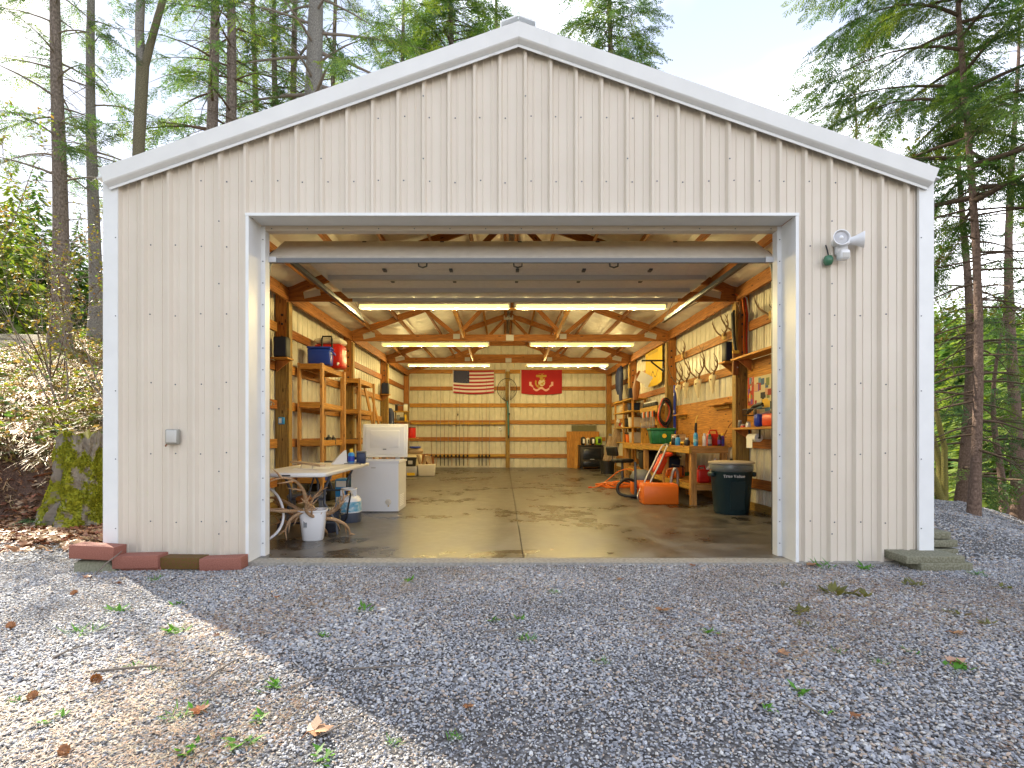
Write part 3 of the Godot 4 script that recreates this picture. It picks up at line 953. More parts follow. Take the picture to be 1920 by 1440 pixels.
func build_gravel() -> void:
	var r := RandomNumberGenerator.new()
	r.seed = 77
	var xf := [[], [], [], [], []]
	var cc := [PackedColorArray(), PackedColorArray(), PackedColorArray(), PackedColorArray(), PackedColorArray()]
	var tones := [Color(0.26, 0.265, 0.285), Color(0.31, 0.315, 0.335), Color(0.21, 0.215, 0.235), Color(0.37, 0.37, 0.38), Color(0.31, 0.28, 0.25), Color(0.45, 0.44, 0.42), Color(0.36, 0.28, 0.22), Color(0.15, 0.155, 0.17), Color(0.28, 0.285, 0.305), Color(0.24, 0.245, 0.27)]
	var put := func(x: float, z: float, s: float, lift: float):
		if z < 0.065 and absf(x) < 3.74 and z > -14.3: return
		if is_gravel(x, z) < r.randf(): return
		s *= 1.0 + 0.6 * noise.get_noise_2d(x * 55.0 + 200.0, z * 55.0)
		var y := ground_y(x, z)
		var b := Basis.from_euler(Vector3(r.randf_range(-0.55, 0.55), r.randf() * TAU, r.randf_range(-0.55, 0.55)))
		b = b * Basis.from_scale(Vector3(s * r.randf_range(0.9, 1.5), s * r.randf_range(0.28, 0.6), s))
		var k := r.randi() % 5
		xf[k].append(Transform3D(b, Vector3(x, y + lift, z)))
		var c: Color = tones[r.randi() % tones.size()]
		var v := r.randf_range(1.05, 1.55)
		cc[k].append(Color(c.r * v, c.g * v, c.b * v))
	# near strip: a denser lay of chips, larger ones on top
	var z := 3.35
	while z > -0.02:
		var half := (4.95 - z) * 1.02 + 0.25
		var n := int(half * 2.0 * 0.05 * 7200.0)
		for i in n:
			var s := 0.0095 + 0.012 * r.randf() * r.randf() + (0.010 if r.randf() < 0.05 else 0.0)
			put.call(-0.13 + r.randf_range(-half, half), z - r.randf() * 0.05, s, r.randf_range(0.0, 0.010))
		z -= 0.05
	for i in 44000:
		put.call(r.randf_range(3.7, 9.0), r.randf_range(-6.5, 0.0), 0.016 + 0.02 * r.randf() * r.randf(), r.randf_range(0.0, 0.012))
	for i in 9000:
		put.call(r.randf_range(-8.5, -3.7), r.randf_range(-1.5, 0.0), 0.016 + 0.02 * r.randf() * r.randf(), r.randf_range(0.0, 0.012))
	for k in 5:
		var o := scatter("gravel", stone_mesh(100 + k), M.stone, xf[k], cc[k])
		o.set_meta("kind", "stuff")
		tag(o, "grey and tan crushed rock gravel spread over the yard", "gravel", "crushed gravel of the yard")

# ---------------------------------------------------------------- plants
func blade(b: Mb, a: Vector3, dir: Vector3, len_: float, w: float, up: Vector3) -> void:   # a lozenge of foliage
	var s := dir.cross(up).normalized() * w * 0.5
	var m := a + dir * len_ * 0.45
	var t := a + dir * len_
	var nn := s.cross(dir).normalized()
	if nn.y < 0: nn = -nn
	b.tri(a, m + s, t, nn, nn, nn)
	b.tri(a, t, m - s, nn, nn, nn)

func spray_mesh(sd: int, L: float, step: float, width: float) -> Mesh:
	# the flat, drooping end of a fir limb
	var r := RandomNumberGenerator.new()
	r.seed = sd
	var b := Mb.new()
	var t := 0.02
	while t < L:
		var k := t / L
		var p := Vector3(t, -0.35 * k * k * L, 0.06 * L * sin(k * 3.0 + sd))
		for s in [-1.0, 1.0]:
			var an := r.randf_range(0.6, 1.05)
			var d := Vector3(cos(an), -r.randf_range(0.1, 0.55), s * sin(an)).normalized()
			var l := (0.10 + 0.30 * L * (1.0 - k)) * r.randf_range(0.6, 1.2)
			var up := Vector3(r.randf_range(-0.5, 0.5), 1, r.randf_range(-0.5, 0.5))
			b.tri(p, p + d * l * 0.5 + Vector3(0, 0.003, 0), p + d * l, Vector3.UP, Vector3.UP, Vector3.UP)
			var q := 0.03
			while q < l:
				for s2 in [-1.0, 1.0]:
					var d2 = (d + d.cross(up).normalized() * s2 * 0.9 + Vector3(0, r.randf_range(-0.5, 0.1), 0)).normalized()
					blade(b, p + d * q, d2, r.randf_range(0.04, 0.085) * (1.15 - 0.5 * q / l), width, up)
				q += step
		t += step * 1.9
	return b.mesh(true)

var sprays := []
var spray_fine := []
func limb_path(a: Vector3, az: float, len_: float, rise: float, droop: float, r: RandomNumberGenerator, n := 6) -> Array:
	var p := []
	var d := Vector3(cos(az), 0, sin(az))
	var side := Vector3(-d.z, 0, d.x) * r.randf_range(-0.15, 0.15)
	for i in n + 1:
		var t := float(i) / n
		p.append(a + d * len_ * t + side * len_ * t * t + Vector3(0, len_ * (rise * t - droop * t * t), 0))
	return p

func conifer(called: String, label: String, group: String, at: Vector3, o: Dictionary) -> Node3D:
	# o: h height, r radius, lean, from/to heights of green limbs, reach of the lowest and highest, step, dead, tone, seed, mat
	var r := RandomNumberGenerator.new()
	r.seed = o.seed
	var root := thing(called, label, "tree", at, 0, group)
	var tb := mb()
	var path := []
	var rad := []
	var lean: Vector2 = o.get("lean", Vector2())
	var h: float = o.h
	var n := 12
	for i in n + 1:
		var t := float(i) / n
		path.append(Vector3(lean.x * t * h + 0.1 * sin(t * 7.0 + o.seed), t * h - 0.3, lean.y * t * h + 0.08 * cos(t * 6.0 + o.seed)))
		rad.append(o.r * (1.0 - 0.85 * t) * (1.0 + 0.5 * exp(-t * h * 2.5)))
	tb.tube(path, rad, 11)
	part("trunk", tb, M[o.get("mat", "bark")], root)
	var on := func(y: float) -> Vector3:
		var t := clampf((y + 0.3) / h, 0.0, 1.0) * n
		var i := mini(int(t), n - 1)
		return path[i].lerp(path[i + 1], t - i)
	var lb := mb()
	var xf := [[], []]
	var cc := [PackedColorArray(), PackedColorArray()]
	var dead: int = o.get("dead", 0)
	for i in dead:
		var y := lerpf(o.get("dead_from", 1.5), o.get("dead_to", o.from), (i + r.randf()) / dead)
		var L := r.randf_range(0.4, o.get("dead_len", 1.6))
		var p := limb_path(on.call(y), r.randf() * TAU, L, r.randf_range(-0.2, 0.25), r.randf_range(0.1, 0.5), r, 4)
		lb.tube(p, [0.018, 0.014, 0.011, 0.008, 0.004], 4, false)
		for q in 3:
			var s: Vector3 = p[1 + q]
			var d := Vector3(r.randf_range(-1, 1), r.randf_range(-0.7, 0.3), r.randf_range(-1, 1)).normalized() * r.randf_range(0.15, 0.45)
			lb.tube([s, s + d * 0.5 + Vector3(0, -0.03, 0), s + d], [0.007, 0.005, 0.003], 3, false)
	var y: float = o.from
	var az := r.randf() * TAU
	var tone: Array = o.tone
	while y < o.to:
		var k: float = (y - o.from) / (h - o.from)
		az += 2.4 + r.randf_range(-0.4, 0.4)
		var L: float = lerpf(o.reach, 0.3, pow(clampf(k, 0, 1), 0.8)) * r.randf_range(0.75, 1.15)
		if o.has("keep") and not o.keep.call(az, y):
			y += o.step
			continue
		var p := limb_path(on.call(y), az, L, r.randf_range(0.05, 0.25), r.randf_range(0.25, 0.5), r)
		lb.tube(p, [0.012 + 0.011 * L, 0.01 + 0.008 * L, 0.008 + 0.006 * L, 0.012, 0.009, 0.006, 0.004], 4, false)
		var t: float = o.get("bare", 0.2)
		while t < 1.0:
			var f := t * 6.0
			var i := mini(int(f), 5)
			var q: Vector3 = p[i].lerp(p[i + 1], f - i)
			var dir: Vector3 = (p[i + 1] - p[i]).normalized()
			for s in [-1.0, 1.0]:
				if r.randf() < o.get("gap", 0.15): continue
				var sp := (1.15 - t) * 1.1 + 0.15
				var a2: float = atan2(dir.z, dir.x) + s * r.randf_range(0.2, 0.9) * minf(1.0, sp)
				var sc: float = o.get("spray", 1.0) * r.randf_range(0.7, 1.2)
				var bs := Basis(Vector3.UP, -a2) * Basis(Vector3(0, 0, 1), r.randf_range(-0.75, 0.15)) * Basis(Vector3.RIGHT, r.randf_range(-0.5, 0.5))
				var w := r.randi() % 2
				xf[w].append(Transform3D(bs.scaled(Vector3.ONE * sc), q))
				var c: Color = tone[r.randi() % tone.size()]
				var v := r.randf_range(0.7, 1.3)
				cc[w].append(Color(c.r * v, c.g * v, c.b * v))
			t += o.get("every", 0.3) / L
		y += o.step * r.randf_range(0.6, 1.4)
	if lb.v.size(): part("limbs", lb, M[o.get("limb_mat", "twig")], root)
	var set_: Array = spray_fine if o.get("fine", false) else sprays
	for w in 2:
		if xf[w].size():
			scatter("crown", set_[w], M.needles, xf[w], cc[w], root).set_meta("kind", "stuff")
	return root

func shrub(called: String, label: String, category: String, group: String, at: Vector3, h: float, stems: int, m: String, sd: int, lean := Vector3(), fat := 0.02, forks := 4, leafy := 0.0, tone := Color(0.15, 0.17, 0.03)) -> Node3D:
	var r := RandomNumberGenerator.new()
	r.seed = sd
	var root := thing(called, label, category, at, 0, group)
	var lv := mb()
	for s in stems:
		var b := mb()
		var todo := [[Vector3(r.randf_range(-0.1, 0.1), -0.1, r.randf_range(-0.1, 0.1)), (Vector3(r.randf_range(-0.45, 0.45), 1, r.randf_range(-0.45, 0.45)) + lean).normalized(), h * r.randf_range(0.7, 1.1), fat * r.randf_range(0.7, 1.2), 0]]
		while todo:
			var q: Array = todo.pop_back()
			var p: Vector3 = q[0]
			var d: Vector3 = q[1]
			var pts := [p]
			var rd := [q[3]]
			var nseg := 5
			for i in nseg:
				d = (d + Vector3(r.randf_range(-0.25, 0.25), r.randf_range(-0.12, 0.16), r.randf_range(-0.25, 0.25))).normalized()
				p += d * q[2] / nseg
				pts.append(p)
				rd.append(maxf(0.0022, q[3] * (1.0 - 0.7 * (i + 1.0) / nseg)))
				if q[4] < 3 and i > 0:
					for f in (forks if q[4] == 0 else 2):
						if r.randf() < 0.55:
							todo.append([p, (d + Vector3(r.randf_range(-0.9, 0.9), r.randf_range(-0.3, 0.6), r.randf_range(-0.9, 0.9))).normalized(), q[2] * r.randf_range(0.25, 0.45), maxf(0.003, rd[-1] * 0.6), q[4] + 1])
				if leafy > 0.0 and q[4] > 0:
					for f in 3:
						if r.randf() < leafy:
							lv.col = Color(tone.r * r.randf_range(0.6, 1.5), tone.g * r.randf_range(0.6, 1.4), tone.b)
							blade(lv, p, Vector3(r.randf_range(-1, 1), r.randf_range(-0.6, 0.5), r.randf_range(-1, 1)).normalized(), r.randf_range(0.05, 0.1), 0.045, Vector3(r.randf_range(-0.5, 0.5), 1, r.randf_range(-0.5, 0.5)))
			b.tube(pts, rd, 5 if q[4] == 0 else 3, false)
		part("stem", b, M[m], root)
	if lv.v.size(): part("leaves", lv, M.leaf, root, true)
	return root

func far_tree_mesh(sd: int) -> Mesh:
	var r := RandomNumberGenerator.new()
	r.seed = sd
	var b := Mb.new()
	var y := 0.12
	while y < 1.0:
		var rr := 0.17 * (1.03 - y)
		for k in 9:
			var an := r.randf() * TAU
			var d := Vector3(cos(an), -r.randf_range(0.1, 0.6), sin(an))
			var p := Vector3(0, y, 0) + d * rr * r.randf_range(0.0, 0.6)
			blade(b, p, d, rr * r.randf_range(0.5, 1.0), rr * 0.35, Vector3(r.randf_range(-0.6, 0.6), 1, r.randf_range(-0.6, 0.6)))
		y += 0.013
	return b.mesh(true)

func build_forest() -> void:
	for k in 2:
		sprays.append(spray_mesh(10 + k, 0.7, 0.055, 0.030))
		spray_fine.append(spray_mesh(20 + k, 0.55, 0.030, 0.014))
	var needle := [Color(0.08, 0.165, 0.035), Color(0.13, 0.22, 0.04), Color(0.06, 0.13, 0.035), Color(0.19, 0.26, 0.045)]   # needles of one kind of fir, here and far off
	var bank := "tall firs on the bank beside the garage"
	var G := func(x: float, z: float) -> Vector3: return Vector3(x, ground_y(x, z), z)
	# bank trees seen past the left wall
	conifer("fir_tree", "tall fir with mossy brown trunk among ferny undergrowth of the bank", bank, G.call(-13.2, -10.8), {"h": 19.0, "r": 0.24, "from": 5.0, "to": 14.0, "reach": 3.4, "step": 0.24, "dead": 46, "dead_to": 9.0, "tone": needle, "seed": 1, "gap": 0.3, "bare": 0.3, "limb_mat": "twig_grey"})
	conifer("fir_tree", "tall slender fir with smooth pale trunk and few limbs", bank, G.call(-13.0, -11.9), {"h": 19.0, "r": 0.20, "from": 6.0, "to": 14.0, "reach": 2.6, "step": 0.45, "dead": 40, "dead_to": 9.0, "tone": needle, "seed": 2, "gap": 0.35, "bare": 0.3, "mat": "bark_grey", "limb_mat": "twig_grey"})
	conifer("fir_tree", "fir hung with fine green sprays behind the double trunk", bank, G.call(-11.5, -16.0), {"h": 19.0, "r": 0.18, "from": 4.0, "to": 15.0, "reach": 3.0, "step": 0.40, "dead": 20, "tone": needle, "seed": 3, "gap": 0.3, "bare": 0.25})
	# forked trunk
	var fk := thing("forked_tree", "mossy tree whose trunk forks into two stems above the roof edge", "tree", G.call(-10.9, -10.8), 0, bank)
	var tb := mb()
	tb.tube([Vector3(0, -0.3, 0), Vector3(0.02, 3, 0), Vector3(0.08, 6, 0), Vector3(0.2, 8.4, 0)], [0.22, 0.17, 0.16, 0.17], 10)
	part("trunk", tb, M.fork_bark, fk)
	part("stem", mb().tube([Vector3(0.16, 8.2, 0), Vector3(0.1, 9.4, 0), Vector3(0.25, 11.2, 0.1), Vector3(0.6, 13.5, 0.2), Vector3(0.8, 16.0, 0.3)], [0.13, 0.12, 0.11, 0.09, 0.06], 9), M.bark_grey, fk)
	part("stem", mb().tube([Vector3(0.22, 8.2, 0), Vector3(0.5, 9.3, 0), Vector3(0.9, 11.0, -0.1), Vector3(1.25, 13.5, -0.2), Vector3(1.7, 16.0, -0.3)], [0.11, 0.10, 0.085, 0.07, 0.05], 9), M.fork_bark, fk)
	# double trunk
	for q in [[-9.25, -11.9, 4], [-8.85, -12.1, 5]]:
		conifer("fir_tree", "one of two firs growing trunk against trunk behind the garage", bank, G.call(q[0], q[1]), {"h": 20.0, "r": 0.23, "from": 6.0, "to": 15.0, "reach": 3.8, "step": 0.42, "dead": 36, "dead_from": 5.5, "dead_to": 14.0, "dead_len": 2.6, "tone": needle, "seed": q[2], "gap": 0.25, "bare": 0.3})
	for q in [[-9.5, -15.2, 0.13, 6], [-8.6, -15.0, 0.14, 7], [-8.1, -15.6, 0.17, 8], [-6.9, -16.5, 0.13, 21]]:
		conifer("fir_tree", "thin straight fir crowded behind the garage roof", bank, G.call(q[0], q[1]), {"h": 20.0, "r": q[2] + 0.03, "from": 7.0, "to": 16.0, "reach": 3.0, "step": 0.40, "dead": 40, "dead_from": 6.0, "dead_to": 15.0, "dead_len": 2.6, "tone": needle, "seed": q[3], "gap": 0.3, "bare": 0.25})
	conifer("fir_tree", "stout grey fir trunk rising close behind the garage roof", bank, G.call(-6.2, -12.4), {"h": 20.0, "r": 0.42, "from": 7.4, "to": 15.0, "reach": 6.6, "step": 0.22, "dead": 22, "dead_from": 7.0, "dead_to": 15.0, "dead_len": 3.0, "tone": needle, "seed": 9, "mat": "bark_grey", "gap": 0.3, "bare": 0.4, "limb_mat": "twig_grey", "every": 0.26})
	conifer("fir_tree", "dark drooping fir standing behind the roof ridge", "", G.call(-2.5, -18.5), {"h": 24.0, "r": 0.3, "from": 11.0, "to": 20.0, "reach": 5.6, "step": 0.10, "dead": 0, "tone": needle, "seed": 10, "gap": 0.1, "every": 0.24, "spray": 1.3})
	for q in [[-4.4, -17.5, 14], [-0.6, -21.0, 15]]:
		conifer("fir_tree", "dark fir filling the gap behind the roof slope", "tall firs on the bank beside the garage", G.call(q[0], q[1]), {"h": 22.0, "r": 0.22, "from": 8.0, "to": 18.0, "reach": 4.0, "step": 0.16, "dead": 10, "dead_from": 6.0, "dead_to": 10.0, "tone": needle, "seed": q[2], "gap": 0.15, "every": 0.3, "spray": 1.2})
	conifer("fir_tree", "pointed fir with sunlit green crown rising behind the roof slope", "", G.call(4.35, -17.5), {"h": 25.0, "r": 0.25, "from": 10.5, "to": 23.0, "reach": 4.3, "step": 0.10, "dead": 0, "tone": needle, "seed": 11, "gap": 0.12, "every": 0.28, "spray": 1.25})
	# right side: the young fir by the brink and its neighbours
	conifer("fir_tree", "slim fir with bare reddish trunk standing at the brink of the gravel", "", G.call(7.08, -3.4), {"h": 13.5, "r": 0.07, "from": 4.7, "to": 12.5, "reach": 3.4, "step": 0.10, "dead": 44, "dead_from": 0.9, "dead_to": 5.2, "dead_len": 1.5, "tone": needle, "seed": 12, "mat": "bark_red", "fine": true, "gap": 0.2, "every": 0.19, "bare": 0.12, "spray": 1.1, "lean": Vector2(-0.012, 0.0)})
	conifer("fir_tree", "large dark fir whose low boughs hang over the yard", "", G.call(9.0, -1.6), {"h": 15.0, "r": 0.26, "from": 5.6, "to": 10.0, "reach": 4.4, "step": 0.45, "dead": 0, "tone": needle, "seed": 13, "fine": true, "gap": 0.15, "every": 0.22, "bare": 0.25, "spray": 0.95})
	var slope := "firs growing down the slope beyond the gravel"
	var si := 0
	for q in [[10.5, -7.5, 11.0, 0.1], [13.0, -5.0, 13.0, 0.13], [14.5, -10.5, 15.0, 0.15], [11.5, -13.0, 13.0, 0.12], [19.0, -14.0, 13.0, 0.16], [14.0, -19.0, 15.0, 0.16], [23.0, -12.0, 13.0, 0.16], [9.2, -10.0, 7.0, 0.08], [12.5, -8.8, 6.0, 0.07]]:
		conifer("fir_tree", "feathery green fir on the slope beyond the gravel", slope, G.call(q[0], q[1]), {"h": q[2], "r": q[3] + 0.03, "from": 0.8, "to": q[2] - 0.3, "reach": 1.6 + q[2] * 0.09, "step": 0.22, "dead": 0, "tone": needle, "seed": 30 + si, "gap": 0.5, "every": 0.34, "bare": 0.15, "mat": "bark_red"})
		si += 1
	shrub("vine_maple", "mossy yellow-green maple stem rising beside the slim fir trunk", "tree", "", G.call(8.1, -5.2), 5.6, 3, "moss_bark", 50, Vector3(-0.05, 0.3, 0), 0.08, 4, 0.35, Color(0.30, 0.33, 0.04))
	shrub("vine_maple", "arching clump of mossy maple stems leaning out from the slope", "tree", "", G.call(9.0, -3.6), 5.2, 5, "moss_bark", 51, Vector3(0.35, 0, 0.05), 0.065, 4, 0.35, Color(0.30, 0.33, 0.04))
	shrub("vine_maple", "dark mossy maple clump growing behind the slim fir trunk", "tree", "", G.call(8.6, -6.6), 6.0, 3, "moss_bark", 52, Vector3(0.1, 0.2, -0.1), 0.07, 3, 0.3)
	# unseen firs added beside the yard to screen the sky from the wall
	for q in [[-11.0, 4.5, 61], [-9.0, 8.5, 64], [-13.5, 7.5, 65], [-12.0, 11.0, 66]]:
		conifer("fir_tree", "unseen dense fir added beside the yard to screen the sky", "unseen firs added along the side of the yard", G.call(q[0], q[1]), {"h": 16.0, "r": 0.25, "from": 0.8 if q[1] > 0.0 else 3.0, "to": 15.5 if q[1] > 0.0 else 6.0, "reach": 3.2, "step": 0.16, "dead": 0, "tone": needle, "seed": q[2], "gap": 0.1, "every": 0.4, "spray": 1.5})
	# woods of the far slope, one mass
	var r := RandomNumberGenerator.new()
	r.seed = 40
	var xf := []
	var cc := PackedColorArray()
	while xf.size() < 560:
		var x := r.randf_range(14.0, 80.0)
		var z := r.randf_range(-80.0, 5.0)
		var e := edge_dist(x, z)
		var d := Vector2(x, z).length()
		if e < 6.0 or d < 26.0 or d > 82.0: continue
		var h := r.randf_range(6.0, 12.0)
		xf.append(Transform3D(Basis(Vector3.UP, r.randf() * TAU).scaled(Vector3(h * r.randf_range(1.0, 1.6), h, h * r.randf_range(1.0, 1.6))), Vector3(x, ground_y(x, z) - 0.6, z)))
		cc.append(needle[r.randi() % 4])
	var fw := scatter("far_wood", far_tree_mesh(3), M.needles, xf, cc)
	tag(fw, "sunlit woods covering the far side of the valley", "woods")
	fw.set_meta("kind", "stuff")
	# more of the wood behind the bank
	xf = []
	cc = PackedColorArray()
	for i in 40:
		var x := r.randf_range(-70.0, -24.0)
		var z := r.randf_range(-60.0, -22.0)
		if z > x * 0.55 - 6.0 and r.randf() < 0.85: continue
		var h := r.randf_range(10.0, 17.0)
		xf.append(Transform3D(Basis(Vector3.UP, r.randf() * TAU).scaled(Vector3(h, h, h)), Vector3(x, ground_y(x, z) - 0.4, z)))
		cc.append(needle[r.randi() % 4])
	fw = scatter("far_wood", far_tree_mesh(4), M.needles, xf, cc)
	tag(fw, "hazy woods on the rise far behind the bank", "woods")
	fw.set_meta("kind", "stuff")

func build_bank() -> void:
	var r := RandomNumberGenerator.new()
	r.seed = 60
	# leaf clusters, straw and litter
	var cl := Mb.new()
	for k in 5:
		var an := TAU * k / 5.0
		var d := Vector3(cos(an), 0.25, sin(an)).normalized()
		blade(cl, Vector3.ZERO, d, 1.0, 0.75, Vector3(0.1 * k - 0.2, 1, 0.1))
	var straw := Mb.new()
	for k in 9:
		var an := r.randf() * TAU
		var p := Vector3(r.randf_range(-0.2, 0.2), 0, r.randf_range(-0.2, 0.2))
		var d := Vector3(cos(an), r.randf_range(0.2, 1.2), sin(an)).normalized()
		var q := p + d * 0.5
		var e := q + (d + Vector3(0, -0.9, 0)).normalized() * 0.5
		var s := d.cross(Vector3.UP).normalized() * 0.022
		var nn := s.cross(d).normalized()
		straw.quad(p - s, p + s, q + s, q - s, nn)
		straw.tri(q - s, q + s, e, nn, nn, nn)
	var leaf := Mb.new()
	for k in 5:
		var an := -1.3 + 0.65 * k
		var d := Vector3(cos(an), 0.18 * (k % 2), sin(an))
		blade(leaf, Vector3(-0.25, 0, 0), d, 0.85 if k == 2 else 0.65, 0.42, Vector3(0.15 * (k - 2), 1, 0))
	var green := []
	var gc := PackedColorArray()
	var st := []
	var sc := PackedColorArray()
	var lf := []
	var lc := PackedColorArray()
	var spot := func(x0: float, x1: float, z0: float, z1: float) -> Vector3:
		var x := r.randf_range(x0, x1)
		var z := r.randf_range(z0, z1)
		return Vector3(x, ground_y(x, z), z)
	for i in 26000:
		var p: Vector3 = spot.call(-15.0, -3.85, -13.5, -2.6)
		var k := noise.get_noise_2d(p.x * 75.0, p.z * 75.0)
		if k < 0.02 and r.randf() < 0.8: continue
		if p.y < 0.75 and r.randf() < 0.85: continue
		green.append(Transform3D(Basis.from_euler(Vector3(r.randf_range(-0.6, 0.6), r.randf() * TAU, r.randf_range(-0.6, 0.6))).scaled(Vector3.ONE * r.randf_range(0.025, 0.065)), p + Vector3(0, r.randf() * 0.3, 0)))
		var v := r.randf_range(0.6, 1.4)
		gc.append(Color(0.27 * v, 0.30 * v, 0.03 * v) if k > 0.18 else Color(0.11 * v, 0.21 * v, 0.06 * v) if r.randf() < 0.5 else Color(0.34 * v, 0.23 * v, 0.10 * v))
	for i in 26000:
		var p: Vector3 = spot.call(-15.0, -3.85, -13.0, -2.5)
		if p.y < 0.7 and r.randf() < 0.8: continue
		st.append(Transform3D(Basis.from_euler(Vector3(r.randf_range(-0.3, 0.3), r.randf() * TAU, r.randf_range(-0.3, 0.3))).scaled(Vector3.ONE * r.randf_range(0.15, 0.38)), p))
		var v := r.randf_range(0.6, 1.3)
		sc.append(Color(0.52 * v, 0.34 * v, 0.18 * v) if r.randf() < 0.65 else Color(0.33 * v, 0.28 * v, 0.09 * v))
	for i in 11000:
		var p: Vector3 = spot.call(-9.5, -3.78, -4.0, -0.55)
		if p.z > -1.0 and r.randf() < 0.7: continue
		if p.y > 0.25 and r.randf() < 0.6: continue
		lf.append(Transform3D(Basis.from_euler(Vector3(r.randf_range(-0.5, 0.5), r.randf() * TAU, r.randf_range(-0.5, 0.5))).scaled(Vector3.ONE * r.randf_range(0.05, 0.13)), p + Vector3(0, 0.012 + r.randf() * 0.02, 0)))
		var v := r.randf_range(0.6, 1.3)
		lc.append([Color(0.34 * v, 0.17 * v, 0.085 * v), Color(0.46 * v, 0.30 * v, 0.17 * v), Color(0.24 * v, 0.085 * v, 0.04 * v)][r.randi() % 3])
	for q in [["undergrowth", cl, M.leaf, green, gc, "low green brambles and herbs covering the bank", "undergrowth"], ["dry_grass", straw, M.dry, st, sc, "straw-coloured dead grass and bracken on the bank", "grass"], ["leaf_litter", leaf, M.dry, lf, lc, "brown fallen leaves carpeting the foot of the bank", "leaves"]]:
		var o := scatter(q[0], q[1].mesh(true), q[2], q[3], q[4])
		o.set_meta("kind", "stuff")
		tag(o, q[5], q[6])
	# leafless brush between the trunks
	var i := 0
	for q in [[-7.0, -4.6, 2.2], [-6.2, -5.6, 2.6], [-8.3, -5.0, 2.8], [-9.6, -6.4, 3.0], [-7.6, -7.4, 3.0], [-11.0, -8.0, 3.4], [-9.0, -9.0, 3.2], [-6.2, -8.0, 2.6], [-10.2, -11.5, 3.6], [-5.6, -4.2, 1.4]]:
		shrub("bare_shrub", "tangle of bare twigs growing on the bank", "shrub", "leafless shrubs of the bank", Vector3(q[0], ground_y(q[0], q[1]), q[1]), q[2], 4, ["twig_grey", "twig"][i % 2], 70 + i, Vector3(0, 0.1, 0), 0.014, 3, 0.07, Color(0.24, 0.24, 0.04))
		i += 1
	shrub("hemlock_sapling", "small leafy sapling leaning across the undergrowth", "tree", "", Vector3(-8.9, ground_y(-8.9, -4.0), -4.0), 4.2, 2, "bark_red", 90, Vector3(0.15, 0.2, 0), 0.026, 3, 0.14, Color(0.20, 0.26, 0.05))
	# sword ferns
	for q in [[-6.15, -2.15, 0.38], [-7.4, -2.9, 0.4], [-5.0, -3.2, 0.45], [-8.2, -3.6, 0.5], [-6.6, -3.9, 0.5], [-9.4, -4.4, 0.6], [-4.5, -2.2, 0.22]]:
		var f := thing("fern", "green fern arching out of the bank", "fern", Vector3(q[0], ground_y(q[0], q[1]), q[1]), r.randf() * TAU, "ferns of the bank")
		for k in 9:
			var b := mb()
			var v := r.randf_range(0.7, 1.3)
			b.col = Color(0.07 * v, 0.15 * v, 0.03 * v)
			var an := TAU * k / 9.0 + r.randf_range(-0.2, 0.2)
			var d := Vector3(cos(an), 0, sin(an))
			var sd := Vector3(-d.z, 0, d.x)
			for j in 12:
				var t := (j + 1) / 12.0
				var p: Vector3 = d * q[2] * t * 0.9 + Vector3(0, q[2] * (0.95 * t - 0.9 * t * t), 0)
				for s in [-1.0, 1.0]:
					blade(b, p, (sd * s + d * 0.35 + Vector3(0, -0.15, 0)).normalized(), q[2] * 0.26 * sin(PI * (0.15 + 0.8 * t)), 0.03, Vector3.UP)
			part("frond", b, M.leaf, f, true)
	build_stump()

